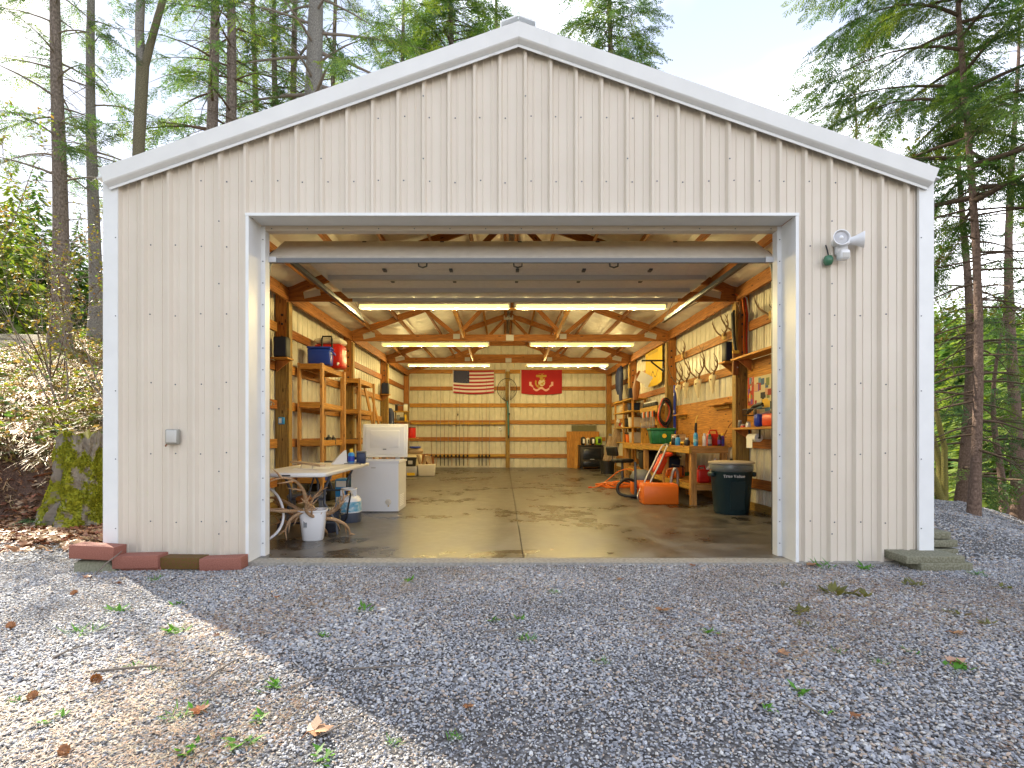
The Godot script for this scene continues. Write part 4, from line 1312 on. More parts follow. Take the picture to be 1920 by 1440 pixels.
func build_stump() -> void:
	var s := thing("tree_stump", "old rotting stump thick with yellow-green moss against the bank", "stump", Vector3(-5.72, ground_y(-5.72, -2.2), -2.35))
	var b := mb()
	var n := 96
	var m := 64
	var f := FastNoiseLite.new()
	f.seed = 3
	f.frequency = 1.0
	f.fractal_octaves = 4
	var R := func(i: int, j: int) -> Vector3:
		var t := float(j) / m
		var an := TAU * i / n
		var flare := 0.33 + 0.20 * pow(1.0 - t, 2.2) + 0.10 * exp(-t * 9.0)
		var lobes := 0.07 * sin(an * 5.0 + 1.0) * (1.15 - t) + 0.045 * sin(an * 9.0) * (1.0 - 0.5 * t)
		var q := flare + lobes + 0.07 * f.get_noise_3d(cos(an) * 3.0, t * 4.0, sin(an) * 3.0) + 0.035 * f.get_noise_3d(cos(an) * 9.0, t * 5.0, sin(an) * 9.0) + 0.012 * f.get_noise_3d(cos(an) * 30.0, t * 30.0, sin(an) * 30.0)
		var top := 1.26 + 0.13 * f.get_noise_2d(cos(an) * 1.7, sin(an) * 1.7)
		return Vector3(cos(an) * q, t * top - 0.12, sin(an) * q * 0.85)
	for j in m:
		for i in n:
			var p: Vector3 = R.call(i, j)
			var q: Vector3 = R.call(i + 1, j)
			var t: Vector3 = R.call(i + 1, j + 1)
			var w: Vector3 = R.call(i, j + 1)
			var k := f.get_noise_3d(p.x * 4.0, p.y * 2.2, p.z * 4.0) + 0.35 * f.get_noise_3d(p.x * 18.0, p.y * 18.0, p.z * 18.0)
			var mossy := smoothstep(-0.16, 0.02, k)
			var wood_c := Color(0.11, 0.085, 0.06).lerp(Color(0.26, 0.24, 0.21), 0.5 + 0.5 * f.get_noise_2d(i * 0.6, p.y * 3.0))
			b.col = wood_c.lerp(Color(0.27, 0.27, 0.015).lerp(Color(0.12, 0.15, 0.01), 0.5 - 0.5 * k), mossy)
			b.face(p, q, t, Vector3(0, p.y, 0))
			b.face(p, t, w, Vector3(0, p.y, 0))
	part("body", b, M.stone_rough, s, true)
	var top := mb()
	for i in n:
		var p: Vector3 = R.call(i, m)
		var q: Vector3 = R.call(i + 1, m)
		var c := Vector3(0.02, 1.02, 0)
		top.col = Color(0.30, 0.29, 0.02).lerp(Color(0.16, 0.12, 0.05), 0.5 + 0.5 * f.get_noise_1d(i * 0.35))
		top.face(p, q, c, Vector3(0, 0, 0))
	part("rotten_top", top, M.stone_rough, s, true)
	# moss tufts standing off the bark
	var r := RandomNumberGenerator.new()
	r.seed = 8
	var tuft := Mb.new()
	for k in 7:
		var an := r.randf() * TAU
		blade(tuft, Vector3.ZERO, Vector3(cos(an) * 0.6, 1, sin(an) * 0.6).normalized(), r.randf_range(0.6, 1.0), 0.35, Vector3(sin(an), 0.2, cos(an)))
	var xf := []
	var cc := PackedColorArray()
	for i in 20000:
		var u := r.randf() * n
		var w := r.randf() * m
		var p: Vector3 = R.call(int(u), int(w)).lerp(R.call(int(u) + 1, mini(int(w) + 1, m)), r.randf())
		var k := f.get_noise_3d(p.x * 4.0, p.y * 2.2, p.z * 4.0)
		if k + 0.3 * f.get_noise_3d(p.x * 18.0, p.y * 18.0, p.z * 18.0) < -0.08: continue
		var out := Vector3(p.x, 0.25, p.z).normalized()
		xf.append(Transform3D(Basis(Quaternion(Vector3.UP, out)).scaled(Vector3.ONE * r.randf_range(0.009, 0.024)), p))
		var v := r.randf_range(0.6, 1.4)
		cc.append(Color(0.32 * v, 0.32 * v, 0.015 * v) if r.randf() < 0.7 else Color(0.14 * v, 0.18 * v, 0.015 * v))
	var mo := scatter("moss", tuft.mesh(true), M.leaf, xf, cc, s)
	mo.set_meta("kind", "stuff")

# ---------------------------------------------------------------- things outside the walls
func build_outside() -> void:
	var r := RandomNumberGenerator.new()
	r.seed = 200
	# floodlight with two heads
	var f := thing("floodlight", "white twin-head floodlight with motion sensor on the ribbed wall", "light", Vector3(2.87, 2.79, 0.02))
	part("base", mb().rbox(Vector3(0.01, 0.0, 0.03), Vector3(0.10, 0.10, 0.05), 0.012), M.white_plastic, f)
	var hd := func(at: Vector3, dir: Vector3):
		var b := Basis(Quaternion(Vector3.UP, dir.normalized()))
		var h := node("lamp_head", f)
		part("shade", mb().lathe([[0.022, -0.16], [0.03, -0.12], [0.038, -0.07], [0.062, -0.02], [0.071, 0.0], [0.071, 0.006], [0.064, 0.006], [0.060, -0.01]], at, 22, b, true, false), M.white_plastic, h)
		part("lens", mb().lathe([[0.060, -0.012], [0.045, -0.006], [0.0, -0.003]], at, 22, b, false, true), M.grey_lens, h)
		part("bulb", mb().lathe([[0.018, -0.004], [0.014, 0.004], [0.0, 0.007]], at, 12, b, false, true), M.white_plastic, h)
	hd.call(Vector3(-0.055, 0.07, 0.14), Vector3(-0.12, 0.12, 1))
	hd.call(Vector3(0.165, 0.065, 0.10), Vector3(0.9, -0.05, 0.55))
	part("neck", mb().tube([Vector3(-0.02, 0.03, 0.05), Vector3(0.0, 0.03, 0.09), Vector3(0.05, 0.05, 0.06)], [0.02], 8), M.white_plastic, f)
	part("sensor", mb().rbox(Vector3(0.0, -0.065, 0.075), Vector3(0.085, 0.085, 0.08), 0.015), M.white_plastic, f)
	part("sensor_window", mb().box(Vector3(0.0, -0.075, 0.117), Vector3(0.06, 0.04, 0.004)), M.light_grey, f)
	var gl := thing("glass_float", "green glass ball hanging by a cord below the floodlight", "ornament", Vector3(2.765, 2.70, 0.05))
	part("ball", mb().lathe([[0.0, -0.052], [0.028, -0.045], [0.04, -0.02], [0.042, 0.005], [0.03, 0.032], [0.0, 0.042]], Vector3.ZERO, 16), M.green_glass, gl)
	part("cord", mb().tube([Vector3(0, 0.04, 0), Vector3(0.004, 0.09, -0.02), Vector3(-0.006, 0.14, -0.028)], [0.006], 5), M.black, gl)
	# weatherproof outlet
	var o := thing("outlet_box", "small grey weatherproof outlet box screwed to the beige wall", "outlet", Vector3(-3.09, 1.12, 0.02))
	part("box", mb().rbox(Vector3(0, 0, 0.022), Vector3(0.115, 0.135, 0.045), 0.01), M.dusty_grey, o)
	part("cover", mb().rbox(Vector3(0.006, 0.002, 0.052), Vector3(0.092, 0.112, 0.016), 0.008), M.light_grey, o)
	part("cable", mb().tube([Vector3(-0.045, -0.06, 0.03), Vector3(-0.065, -0.075, 0.012), Vector3(-0.075, -0.085, 0.005)], [0.008], 5), M.leather, o)
	# bricks at the corner
	var gy := func(x: float, z: float) -> float: return ground_y(x, z) + 0.008
	var ck := thing("concrete_chunk", "broken lump of grey concrete under the end brick", "concrete", Vector3(-3.66, gy.call(-3.66, 0.14), 0.17))
	part("body", mb().loft([PackedVector3Array([Vector3(-0.17, -0.02, -0.05), Vector3(0.24, -0.02, -0.05), Vector3(0.25, -0.02, 0.09), Vector3(-0.13, -0.02, 0.10)]), PackedVector3Array([Vector3(-0.17, 0.07, -0.05), Vector3(0.13, 0.082, -0.05), Vector3(0.12, 0.075, 0.05), Vector3(-0.16, 0.07, 0.06)]), PackedVector3Array([Vector3(-0.15, 0.085, -0.04), Vector3(0.1, 0.09, -0.04), Vector3(0.1, 0.085, 0.03), Vector3(-0.14, 0.085, 0.04)])]), M.paver, ck)
	var br := [[-3.66, 0.115, 0.40, 0.115, -0.04, "brick_red", "reddish brick lying across the lump of concrete at the corner", 0.17], [-3.29, 0.035, 0.39, 0.11, 0.02, "brick_red", "reddish brick tilted against the wall beside the mossy one", 0.17], [-2.93, 0.02, 0.36, 0.10, 0.0, "brick_mossy", "moss-covered brick between two clean red ones", 0.14], [-2.575, 0.012, 0.35, 0.105, 0.025, "brick_red", "reddish brick at the end of the row next to the door", 0.15]]
	for q in br:
		var k := thing("brick", q[6], "brick", Vector3(q[0], gy.call(q[0], q[7]) + q[1], q[7]), r.randf_range(-0.06, 0.06), "bricks lined up under the front wall")
		part("body", mb().rbox(Vector3(0, q[3] / 2 - 0.012, 0), Vector3(q[2], q[3], 0.15), 0.004, Basis(Vector3(0, 0, 1), q[4])), M[q[5]], k)
	part("brick", mb().rbox(Vector3(-3.27, gy.call(-3.27, 0.13) + 0.005, 0.14), Vector3(0.37, 0.06, 0.14), 0.008), M.brick_red)
	tag(get_child(get_child_count() - 1), "flat dark red brick lying under the tilted one", "brick", "bricks lined up under the front wall")
	# pavers
	var pv := [[3.62, 0.10, 0.0, 0.46, 0.34, 0.05, "lower of two mossy paving slabs against the front corner"], [3.54, 0.08, 0.058, 0.50, 0.36, 0.0, "upper of two mossy paving slabs against the front corner"], [4.02, -0.50, -0.01, 0.42, 0.36, 0.1, "lowest paving slab of the stack beside the garage"], [4.0, -0.52, 0.075, 0.46, 0.38, 0.0, "middle paving slab of the stack beside the garage"], [3.97, -0.55, 0.15, 0.44, 0.38, -0.06, "top paving slab of the stack, capped with moss"]]
	for q in pv:
		var k := thing("paving_slab", q[6], "paver", Vector3(q[0], ground_y(q[0], 0.1) + q[2], q[1] + 0.02), q[5], "paving slabs stacked by the corner")
		part("slab", mb().rbox(Vector3(0, 0.035, 0), Vector3(q[3], 0.068, q[4]), 0.006), M.paver, k)
		if q[6].begins_with("top"):
			part("moss_cap", mb().lathe([[0.15, 0.0], [0.13, 0.02], [0.07, 0.032], [0.0, 0.036]], Vector3(-0.02, 0.069, 0.0), 14), M.moss_bark, k)
	# the dark oval thing that peeps past the corner
	var mi := thing("hose_reel", "dark curved edge of a hose reel on the side wall", "hose reel", Vector3(3.74, 1.02, -0.75))
	part("drum", mb().lathe([[0.21, -0.03], [0.24, 0.0], [0.24, 0.08], [0.21, 0.11]], Vector3(0.05, 0, 0), 24, Basis(Vector3(0, 0, 1), -PI / 2)), M.black, mi)
	part("rim", mb().lathe([[0.225, 0.10], [0.215, 0.115], [0.20, 0.112]], Vector3(0.05, 0, 0), 24, Basis(Vector3(0, 0, 1), -PI / 2), false, false), M.grey_plastic, mi)
	# weeds, leaves, cones and twigs on the gravel
	var on_ground := func(x: float, z: float) -> Vector3: return Vector3(x, ground_y(x, z) + 0.006, z)
	var weeds := [[-2.616, 1.642, 0.10], [-2.077, 1.642, 0.09], [-2.692, 1.25, 0.08], [-2.94, 0.519, 0.07], [-2.37, 1.136, 0.05], [-1.055, 1.25, 0.07], [0.0, 1.807, 0.06], [-1.21, 2.353, 0.07], [-1.162, 1.727, 0.04], [0.372, 2.104, 0.045], [-0.028, 1.457, 0.05], [-0.179, 1.486, 0.05], [2.653, 0.173, 0.12], [2.987, 0.228, 0.09], [2.98, 0.746, 0.08], [3.784, 0.437, 0.09], [3.605, 0.817, 0.08], [1.788, 1.357, 0.10], [1.67, 1.598, 0.06], [2.091, 2.214, 0.075], [1.181, 2.429, 0.06], [1.633, 1.991, 0.04], [2.027, 1.991, 0.04], [1.058, 1.685, 0.05], [1.752, 2.123, 0.04], [2.746, 1.408, 0.06], [-1.418, 2.568, 0.05], [-1.481, 2.611, 0.06], [-1.283, 2.854, 0.06], [-1.124, 2.82, 0.07], [-1.849, 2.184, 0.04], [-1.983, 2.123, 0.04], [-0.792, 2.887, 0.06], [-0.322, 2.775, 0.04], [0.981, 2.568, 0.04], [1.201, 2.611, 0.03], [-0.55, 2.803, 0.04], [2.244, 0.951, 0.12], [2.395, 1.015, 0.10], [1.984, 0.746, 0.06], [2.778, 1.598, 0.05], [-1.142, 2.632, 0.05], [-2.24, 2.477, 0.05], [-1.969, 2.632, 0.05], [-0.872, 0.566, 0.06], [0.244, 0.885, 0.05]]
	var i := 0
	for q in weeds:
		q[2] *= 1.3
		var grassy := i % 3 == 0
		var dry: bool = q[0] > 1.4 and q[1] > 0.7 and q[1] < 1.7
		var g := thing("weed", "faded olive weed tuft growing in the gravel" if dry else "tuft of thin green grass blades in the gravel" if grassy else "small broad-leaved green weed sprouting from the gravel", "weed", on_ground.call(q[0], q[1]), r.randf() * TAU, "weeds growing through the gravel")
		var b := mb()
		for k in (26 if grassy else 13):
			var v := r.randf_range(0.7, 1.3)
			b.col = Color(0.17 * v, 0.17 * v, 0.05 * v) if dry else Color(0.11 * v, 0.30 * v, 0.03 * v)
			var an := r.randf() * TAU
			var el := r.randf_range(0.1, 0.75)
			var p = Vector3(r.randf_range(-1, 1), 0, r.randf_range(-1, 1)) * q[2] * 0.45
			blade(b, p, Vector3(cos(an) * cos(el), sin(el), sin(an) * cos(el)), q[2] * r.randf_range(0.4, 0.9), q[2] * (0.07 if grassy else 0.24), Vector3(r.randf_range(-0.4, 0.4), 1, r.randf_range(-0.4, 0.4)))
		part("leaves", b, M.leaf, g, true)
		i += 1
	var lv := [[-0.848, 2.738, 0.095, "large pale dead maple leaf lying curled on the gravel", Color(0.55, 0.31, 0.18)], [0.913, 1.336, 0.09, "", Color(0.45, 0.22, 0.11)], [-1.394, 2.59, 0.06, "", Color(0.40, 0.12, 0.03)], [1.326, 2.039, 0.06, "", Color(0.5, 0.27, 0.15)], [2.437, 1.792, 0.07, "", Color(0.45, 0.24, 0.12)], [2.129, 2.154, 0.08, "", Color(0.6, 0.36, 0.25)], [3.555, -0.168, 0.09, "", Color(0.40, 0.16, 0.07)], [3.525, -0.301, 0.07, "", Color(0.42, 0.2, 0.1)], [2.547, 0.173, 0.08, "", Color(0.42, 0.22, 0.12)], [1.524, 0.154, 0.06, "", Color(0.36, 0.15, 0.07)], [1.29, 2.66, 0.04, "", Color(0.35, 0.14, 0.05)], [4.986, -1.544, 0.08, "", Color(0.35, 0.13, 0.06)], [-3.514, 0.47, 0.06, "", Color(0.36, 0.15, 0.07)], [-1.742, 1.015, 0.04, "", Color(0.36, 0.15, 0.07)], [-0.275, 2.568, 0.04, "", Color(0.40, 0.16, 0.07)], [0.777, 0.598, 0.05, "", Color(0.45, 0.24, 0.12)]]
	for q in lv:
		var g := thing("fallen_leaf", q[3] if q[3] else "curled brown dead leaf lying on the gravel", "leaf", on_ground.call(q[0], q[1]) + Vector3(0, 0.008, 0), r.randf() * TAU, "" if q[3] else "dead leaves on the gravel")
		var b := mb()
		var s: float = q[2] * 0.8
		for k in 7:
			b.col = q[4] * r.randf_range(0.6, 0.9)
			var an := -1.8 + 0.6 * k
			var d := Vector3(cos(an), r.randf_range(-0.05, 0.4), sin(an)).normalized()
			blade(b, Vector3(-0.2 * s, 0.01, 0), d, s * (1.0 if k % 2 else 0.75), s * 0.6, Vector3(0.3 * (k - 3) * 0.4, 1, 0.1))
		part("blade", b, M.dry, g, true)
		part("stalk", mb().tube([Vector3(-0.2 * s, 0.01, 0), Vector3(-0.6 * s, 0.015, 0.1 * s), Vector3(-0.9 * s, 0.005, 0.3 * s)], [0.0025], 4), M.leather, g)
	for q in [[-3.286, 0.898, 0.05], [-3.125, 1.571, 0.06], [-3.142, 0.643, 0.035], [-2.05, 2.299, 0.06], [-2.206, 2.463, 0.05], [-1.785, 1.743, 0.035], [-1.729, 2.871, 0.05]]:
		var g := thing("fir_cone", "brown fir cone lying on the gravel", "cone", on_ground.call(q[0], q[1]) + Vector3(0, 0.012, 0), r.randf() * TAU, "fir cones on the gravel")
		var b := mb()
		var L: float = q[2] * 1.3
		for k in 46:
			var t := k / 46.0
			var an := 2.4 * k
			var rad := 0.28 * L * sin(PI * (0.12 + 0.82 * t))
			var d := Vector3(0.55, cos(an), sin(an)).normalized()
			var v := r.randf_range(0.7, 1.3)
			b.col = Color(0.28 * v, 0.12 * v, 0.045 * v)
			blade(b, Vector3((t - 0.5) * L, cos(an) * rad * 0.35, sin(an) * rad * 0.35), d, rad, rad * 0.9, Vector3(1, cos(an), sin(an)))
		part("scales", b, M.dry, g, true)
	for q in [[-0.93, 2.184, -0.54, 2.16, 0.004, false], [-1.532, 2.326, -1.491, 2.059, 0.006, false], [-0.254, 1.685, -0.003, 1.659, 0.004, false], [-2.167, 2.214, -1.762, 2.154, 0.006, false], [-1.114, 2.379, -0.979, 2.271, 0.005, false], [1.14, 2.524, 1.159, 2.749, 0.004, false], [-3.539, 0.353, -3.999, -0.64, 0.006, true], [-2.482, 2.025, -2.426, 1.846, 0.005, false], [-0.834, 2.767, -0.69, 2.611, 0.004, false], [0.124, 2.611, 0.383, 2.429, 0.003, false]]:
		var a: Vector3 = on_ground.call(q[0], q[1])
		var b: Vector3 = on_ground.call(q[2], q[3])
		if q[5]: b = Vector3(-3.38, 0.14, 0.27)
		var g := thing("twig", "thin dry twig lying on the gravel" if not q[5] else "pale bent stick leaning on the end brick", "twig", a + Vector3(0, 0.008, 0), 0, "twigs on the gravel" if not q[5] else "")
		b -= a
		part("stick", mb().tube([Vector3(), b * 0.4 + Vector3(0.0, 0.01, 0.012), b * 0.75 + Vector3(0, 0.006, -0.008), b], [q[4], q[4], q[4] * 0.8, q[4] * 0.4], 5), M.twig_grey, g)
	# needles and bark bits lying between the stones
	var nd := mb()
	for k in 5:
		var an := r.randf() * TAU
		var p := Vector3(r.randf_range(-0.5, 0.5), 0, r.randf_range(-0.5, 0.5))
		blade(nd, p, Vector3(cos(an), 0.05, sin(an)), 0.8, 0.06, Vector3.UP)
	var xf := []
	var cc := PackedColorArray()
	while xf.size() < 9000:
		var z := r.randf_range(0.08, 3.2)
		var x := -0.13 + r.randf_range(-1.0, 1.0) * (5.2 - z)
		if noise.get_noise_2d(x * 45.0, z * 45.0 + 33.0) < r.randf_range(-0.1, 0.45): continue
		xf.append(Transform3D(Basis(Vector3.UP, r.randf() * TAU).scaled(Vector3.ONE * r.randf_range(0.02, 0.05)), Vector3(x, ground_y(x, z) + r.randf_range(0.012, 0.02), z)))
		var v := r.randf_range(0.6, 1.3)
		cc.append(Color(0.30 * v, 0.16 * v, 0.08 * v) if r.randf() < 0.7 else Color(0.42 * v, 0.34 * v, 0.22 * v))
	var ns := scatter("needle_litter", nd.mesh(true), M.dry, xf, cc)
	ns.set_meta("kind", "stuff")
	tag(ns, "brown needles and bark crumbs strewn between the stones", "litter")

# ---------------------------------------------------------------- things inside, along the left wall
func can(called: String, label: String, category: String, at: Vector3, r: float, h: float, body: String, cap: String, cap_h := 0.03, cap_r := 0.6, group := "", band := "") -> Node3D:
	var t := thing(called, label, category, at, 0, group)
	part("body", mb().lathe([[r * 0.94, 0.0], [r, r * 0.1], [r, h - r * 0.45], [r * cap_r, h]], Vector3.ZERO, 14), M[body], t)
	part("cap", mb().lathe([[r * cap_r, h], [r * cap_r, h + cap_h * 0.9], [r * cap_r * 0.85, h + cap_h]], Vector3.ZERO, 12), M[cap], t)
	if band: part("label", mb().lathe([[r * 1.012, h * 0.22], [r * 1.012, h * 0.68]], Vector3.ZERO, 14, Basis(), false, false), M[band], t)
	return t

func antler_mesh(b: Mb, base: Vector3, sd: float, s: float, tines: int, spread := 1.0, r0 := 0.016) -> Mb:
	var q := [Vector3(0, 0, 0), Vector3(0.10 * spread * sd, 0.10, 0.03), Vector3(0.27 * spread * sd, 0.20, 0.03), Vector3(0.42 * spread * sd, 0.38, 0.06), Vector3(0.46 * spread * sd, 0.60, 0.13), Vector3(0.38 * spread * sd, 0.80, 0.20)]
	var p := []
	for v in q: p.append(base + v * s)
	var rr := []
	for k in 16: rr.append(r0 * lerpf(1.15, 0.15, pow(k / 15.0, 2.2)))
	b.tube(b.curve(p, 3), rr, 7)
	var t := [[1, Vector3(0.02, 0.16, 0.14)], [2, Vector3(0.05 * sd, 0.27, 0.10)], [3, Vector3(-0.03 * sd, 0.26, 0.12)], [4, Vector3(0.12 * sd, 0.16, 0.0)]]
	for i in mini(tines, 4):
		var a: Vector3 = p[t[i][0]]
		var d: Vector3 = t[i][1] * s
		b.tube([a, a + d * 0.5 + Vector3(0.01 * sd, -0.01, 0.02) * s, a + d], [r0 * 0.7, r0 * 0.5, r0 * 0.1], 6)
	return b

func speaker(at: Vector3, sd: float, label: String, z_dir := 1.0) -> void:
	var k := thing("bracket_shelf", "wooden bracket under the loudspeaker " + label, "shelf", at, 0, "bracket shelves on the posts")
	part("board", mb().box(Vector3(0, -0.012, 0), Vector3(0.26, 0.022, 0.24)), M.shelf_wood, k)
	part("bracket", mb().loft([PackedVector3Array([Vector3(-0.1 * sd, -0.024, -0.1), Vector3(0.12 * sd, -0.024, -0.1), Vector3(0.12 * sd, -0.2, -0.1)]), PackedVector3Array([Vector3(-0.1 * sd, -0.024, -0.075), Vector3(0.12 * sd, -0.024, -0.075), Vector3(0.12 * sd, -0.2, -0.075)])]), M.fir, k)
	var t := thing("speaker", "small black loudspeaker " + label, "speaker", at)
	part("cabinet", mb().rbox(Vector3(0, 0.16, 0), Vector3(0.20, 0.31, 0.17), 0.02), M.black, t)
	part("grille", mb().box(Vector3(0, 0.16, 0.087), Vector3(0.17, 0.28, 0.006)), M.navy, t)

func shelf_unit(z0: float, z1: float, label: String) -> void:
	var t := thing("wooden_shelf_unit", label, "shelf", Vector3(), 0, "wooden shelf units along the side wall")
	var xi := -3.17
	var xo := -3.60
	for x in [xi - 0.02, xo + 0.03]:
		for z in [z0, z1]:
			part("leg", mb().box(Vector3(x, 1.175, z - (0.045 if z == z0 else -0.045)), Vector3(0.04, 2.35, 0.09)), M.shelf_pale, t)
	for y in [2.345, 1.70, 1.06, 0.43]:
		var s := node("shelf", t)
		part("deck", mb().box(Vector3((xi + xo) / 2 - 0.02, y - 0.104 if y < 2.3 else y - 0.001, (z0 + z1) / 2), Vector3(xi - xo - 0.05, 0.012, z0 - z1 - 0.16)), M.plywood, s)
		part("front_rail", mb().beam(Vector3(xi - 0.058, y - 0.05, z0 - 0.04), Vector3(xi - 0.058, y - 0.05, z1 + 0.04), 0.036, 0.088), M.shelf_wood, s)
		part("back_rail", mb().beam(Vector3(xo + 0.068, y - 0.05, z0 - 0.04), Vector3(xo + 0.068, y - 0.05, z1 + 0.04), 0.036, 0.088), M.shelf_wood, s)
		for z in [z0 - 0.018, z1 + 0.018]:
			part("end_rail", mb().beam(Vector3(xo + 0.052, y - 0.049, z), Vector3(xi - 0.042, y - 0.049, z), 0.036, 0.088), M.shelf_wood, s)

func bucket_like(t: Node3D, called: String, r0: float, r1: float, h: float, m: String) -> void:
	part(called, mb().lathe([[r0, 0.0], [r1, h], [r1 + 0.012, h], [r1 + 0.012, h - 0.025], [r1, h - 0.03]], Vector3.ZERO, 24, Basis(), true, false), M[m], t)
	part("inside", mb().lathe([[r0 - 0.006, 0.01], [r1 - 0.006, h - 0.002]], Vector3.ZERO, 24, Basis(), true, false), M[m], t)

func build_left() -> void:
	var r := RandomNumberGenerator.new()
	r.seed = 300
	shelf_unit(-4.12, -5.45, "tall wooden shelf unit carrying the red and blue coolers")
	shelf_unit(-6.46, -7.78, "tall wooden shelf unit with empty top, behind the open freezer")
	# coolers
	var c := thing("cooler", "bright blue cooler with side handle on top of the shelves", "cooler", Vector3(-3.33, 2.352, -4.50), 0.12)
	part("body", mb().rbox(Vector3(0, 0.14, 0), Vector3(0.40, 0.28, 0.28), 0.03, Basis(), 0.93), M.blue, c)
	part("lid", mb().rbox(Vector3(0, 0.298, 0), Vector3(0.41, 0.035, 0.29), 0.015), M.blue, c)
	part("handle", mb().tube([Vector3(0.20, 0.25, 0.1), Vector3(0.235, 0.2, 0.1), Vector3(0.235, 0.2, -0.1), Vector3(0.20, 0.25, -0.1)], [0.014], 6), M.blue, c)
	c = thing("water_cooler", "big red drinks cooler with cream lid and black handle", "cooler", Vector3(-3.31, 2.352, -4.98))
	part("body", mb().rbox(Vector3(0, 0.22, 0), Vector3(0.50, 0.44, 0.36), 0.05), M.red, c)
	part("lid", mb().rbox(Vector3(0, 0.495, 0), Vector3(0.52, 0.10, 0.38), 0.05), M.off_white, c)
	part("handle", mb().tube([Vector3(-0.09, 0.22, 0.19), Vector3(-0.09, 0.5, 0.21), Vector3(-0.08, 0.56, 0.2), Vector3(0.08, 0.56, 0.2), Vector3(0.09, 0.5, 0.21), Vector3(0.09, 0.22, 0.19)], [0.018], 6), M.black, c)
	part("tap", mb().tube([Vector3(0.2, 0.08, 0.18), Vector3(0.2, 0.08, 0.23), Vector3(0.2, 0.04, 0.24)], [0.02, 0.018, 0.014], 8), M.white_plastic, c)
	# speakers
	speaker(Vector3(-3.50, 2.31, -3.29), -1.0, "on the post before the coolers")
	speaker(Vector3(-3.50, 2.31, -10.35), -1.0, "beside the leaning planks")
	speaker(Vector3(3.48, 2.31, -3.72), 1.0, "next to the leather sheath")
	speaker(Vector3(3.48, 2.16, -10.30), 1.0, "beside the dark jacket")
	# string trimmer hanging by the door
	var tr := thing("string_trimmer", "red string trimmer hanging on the wall beside the door opening", "trimmer", Vector3(-3.42, 1.42, -2.45))
	part("engine", mb().rbox(Vector3(0, 0.97, 0.02), Vector3(0.17, 0.20, 0.2), 0.06), M.red_orange, tr)
	part("guard", mb().rbox(Vector3(0, 0.85, 0.02), Vector3(0.15, 0.07, 0.16), 0.02), M.off_white, tr)
	part("shaft", mb().tube([Vector3(-0.02, 0.84, 0.02), Vector3(-0.02, 0.1, 0.02)], [0.014], 8), M.galvanised, tr)
	part("grip", mb().tube([Vector3(-0.035, 0.8, 0.0), Vector3(-0.05, 0.4, 0.0)], [0.017], 8), M.black, tr)
	part("strap", mb().beam(Vector3(0.04, 0.52, 0.03), Vector3(0.0, 0.02, 0.03), 0.02, 0.075, Vector3.RIGHT), M.black, tr)
	part("tube_guard", mb().tube([Vector3(-0.04, 0.42, 0.03), Vector3(-0.035, 0.08, 0.03)], [0.02], 8), M.red_orange, tr)
	part("hook", mb().tube([Vector3(-0.12, 0.9, -0.16), Vector3(-0.02, 0.9, -0.1), Vector3(-0.02, 0.92, 0.0)], [0.01], 5), M.steel_dark, tr)
	# outlets
	var o := thing("blue_outlet", "blue electrical box with white receptacle on the wooden post", "outlet", Vector3(-3.565, 1.36, -3.444))
	part("box", mb().rbox(Vector3(0, 0, 0.02), Vector3(0.09, 0.11, 0.045), 0.01), M.sky_blue, o)
	part("receptacle", mb().box(Vector3(-0.01, 0, 0.045), Vector3(0.04, 0.075, 0.008)), M.white_plastic, o)
	var ho := thing("robe_hook", "small chrome hook screwed to the girt beside the post", "hook", Vector3(-3.634, 1.62, -3.2))
	part("plate", mb().box(Vector3(0.004, 0, 0), Vector3(0.008, 0.07, 0.05)), M.steel, ho)
	part("hook", mb().tube([Vector3(0.005, 0.02, 0), Vector3(0.04, 0.0, 0), Vector3(0.045, -0.03, 0), Vector3(0.06, -0.01, 0)], [0.008], 6), M.steel, ho)
	# folding table
	var t := thing("folding_table", "grey plastic folding table set up in front of the freezer", "table", Vector3(-2.40, 0, -1.72), 0.045)
	part("top", mb().rbox(Vector3(0, 0.725, 0), Vector3(0.80, 0.045, 2.18), 0.05, Basis(), 1.0, 0.012), M.table_grey, t)
	part("grip_slot", mb().box(Vector3(0.0, 0.722, 1.0905), Vector3(0.085, 0.014, 0.006)), M.black, t)
	for z in [0.42, -0.62]:
		var b := mb()
		for x in [-0.27, 0.27]:
			b.tube([Vector3(x, 0.70, z), Vector3(x * 0.72, 0.52, z), Vector3(x * 0.70, 0.36, z), Vector3(x * 1.2, 0.12, z), Vector3(x * 1.25, 0.0, z)], [0.016], 7)
		b.tube([Vector3(-0.32, 0.13, z), Vector3(0.32, 0.13, z)], [0.013], 6)
		b.tube([Vector3(-0.2, 0.40, z), Vector3(0.2, 0.40, z)], [0.013], 6)
		part("leg_frame", b, M.steel_blue, t)
		part("leg_brace", mb().tube([Vector3(0, 0.40, z), Vector3(0, 0.70, z - 0.3 * signf(z))], [0.011], 6), M.steel_blue, t)
	# on the table
	var p := thing("peg_board", "pale wooden strip with pegs lying across papers on the table", "board", Vector3(-2.40, 0.752, -1.35), -0.62)
	part("strip", mb().box(Vector3(0, 0.055, 0), Vector3(0.58, 0.022, 0.07), Basis(Vector3(0, 0, 1), -0.05)), M.pale_wood, p)
	for x in [-0.1, 0.12]:
		part("peg", mb().tube([Vector3(x, 0.05, 0.01), Vector3(x, 0.0, 0.02)], [0.007], 6), M.off_white, p)
	for q in [[-2.36, -1.38, 0.3, "larger white paper sheet lying under the peg board"], [-2.24, -1.62, -0.4, "smaller white paper sheet lying beyond the peg board"]]:
		var s := thing("paper_sheet", q[3], "paper", Vector3(q[0], 0.7485, q[1]), q[2])
		part("sheet", mb().box(Vector3(0, 0.001, 0), Vector3(0.40 if q[2] > 0 else 0.2, 0.002, 0.28)), M.paper, s)
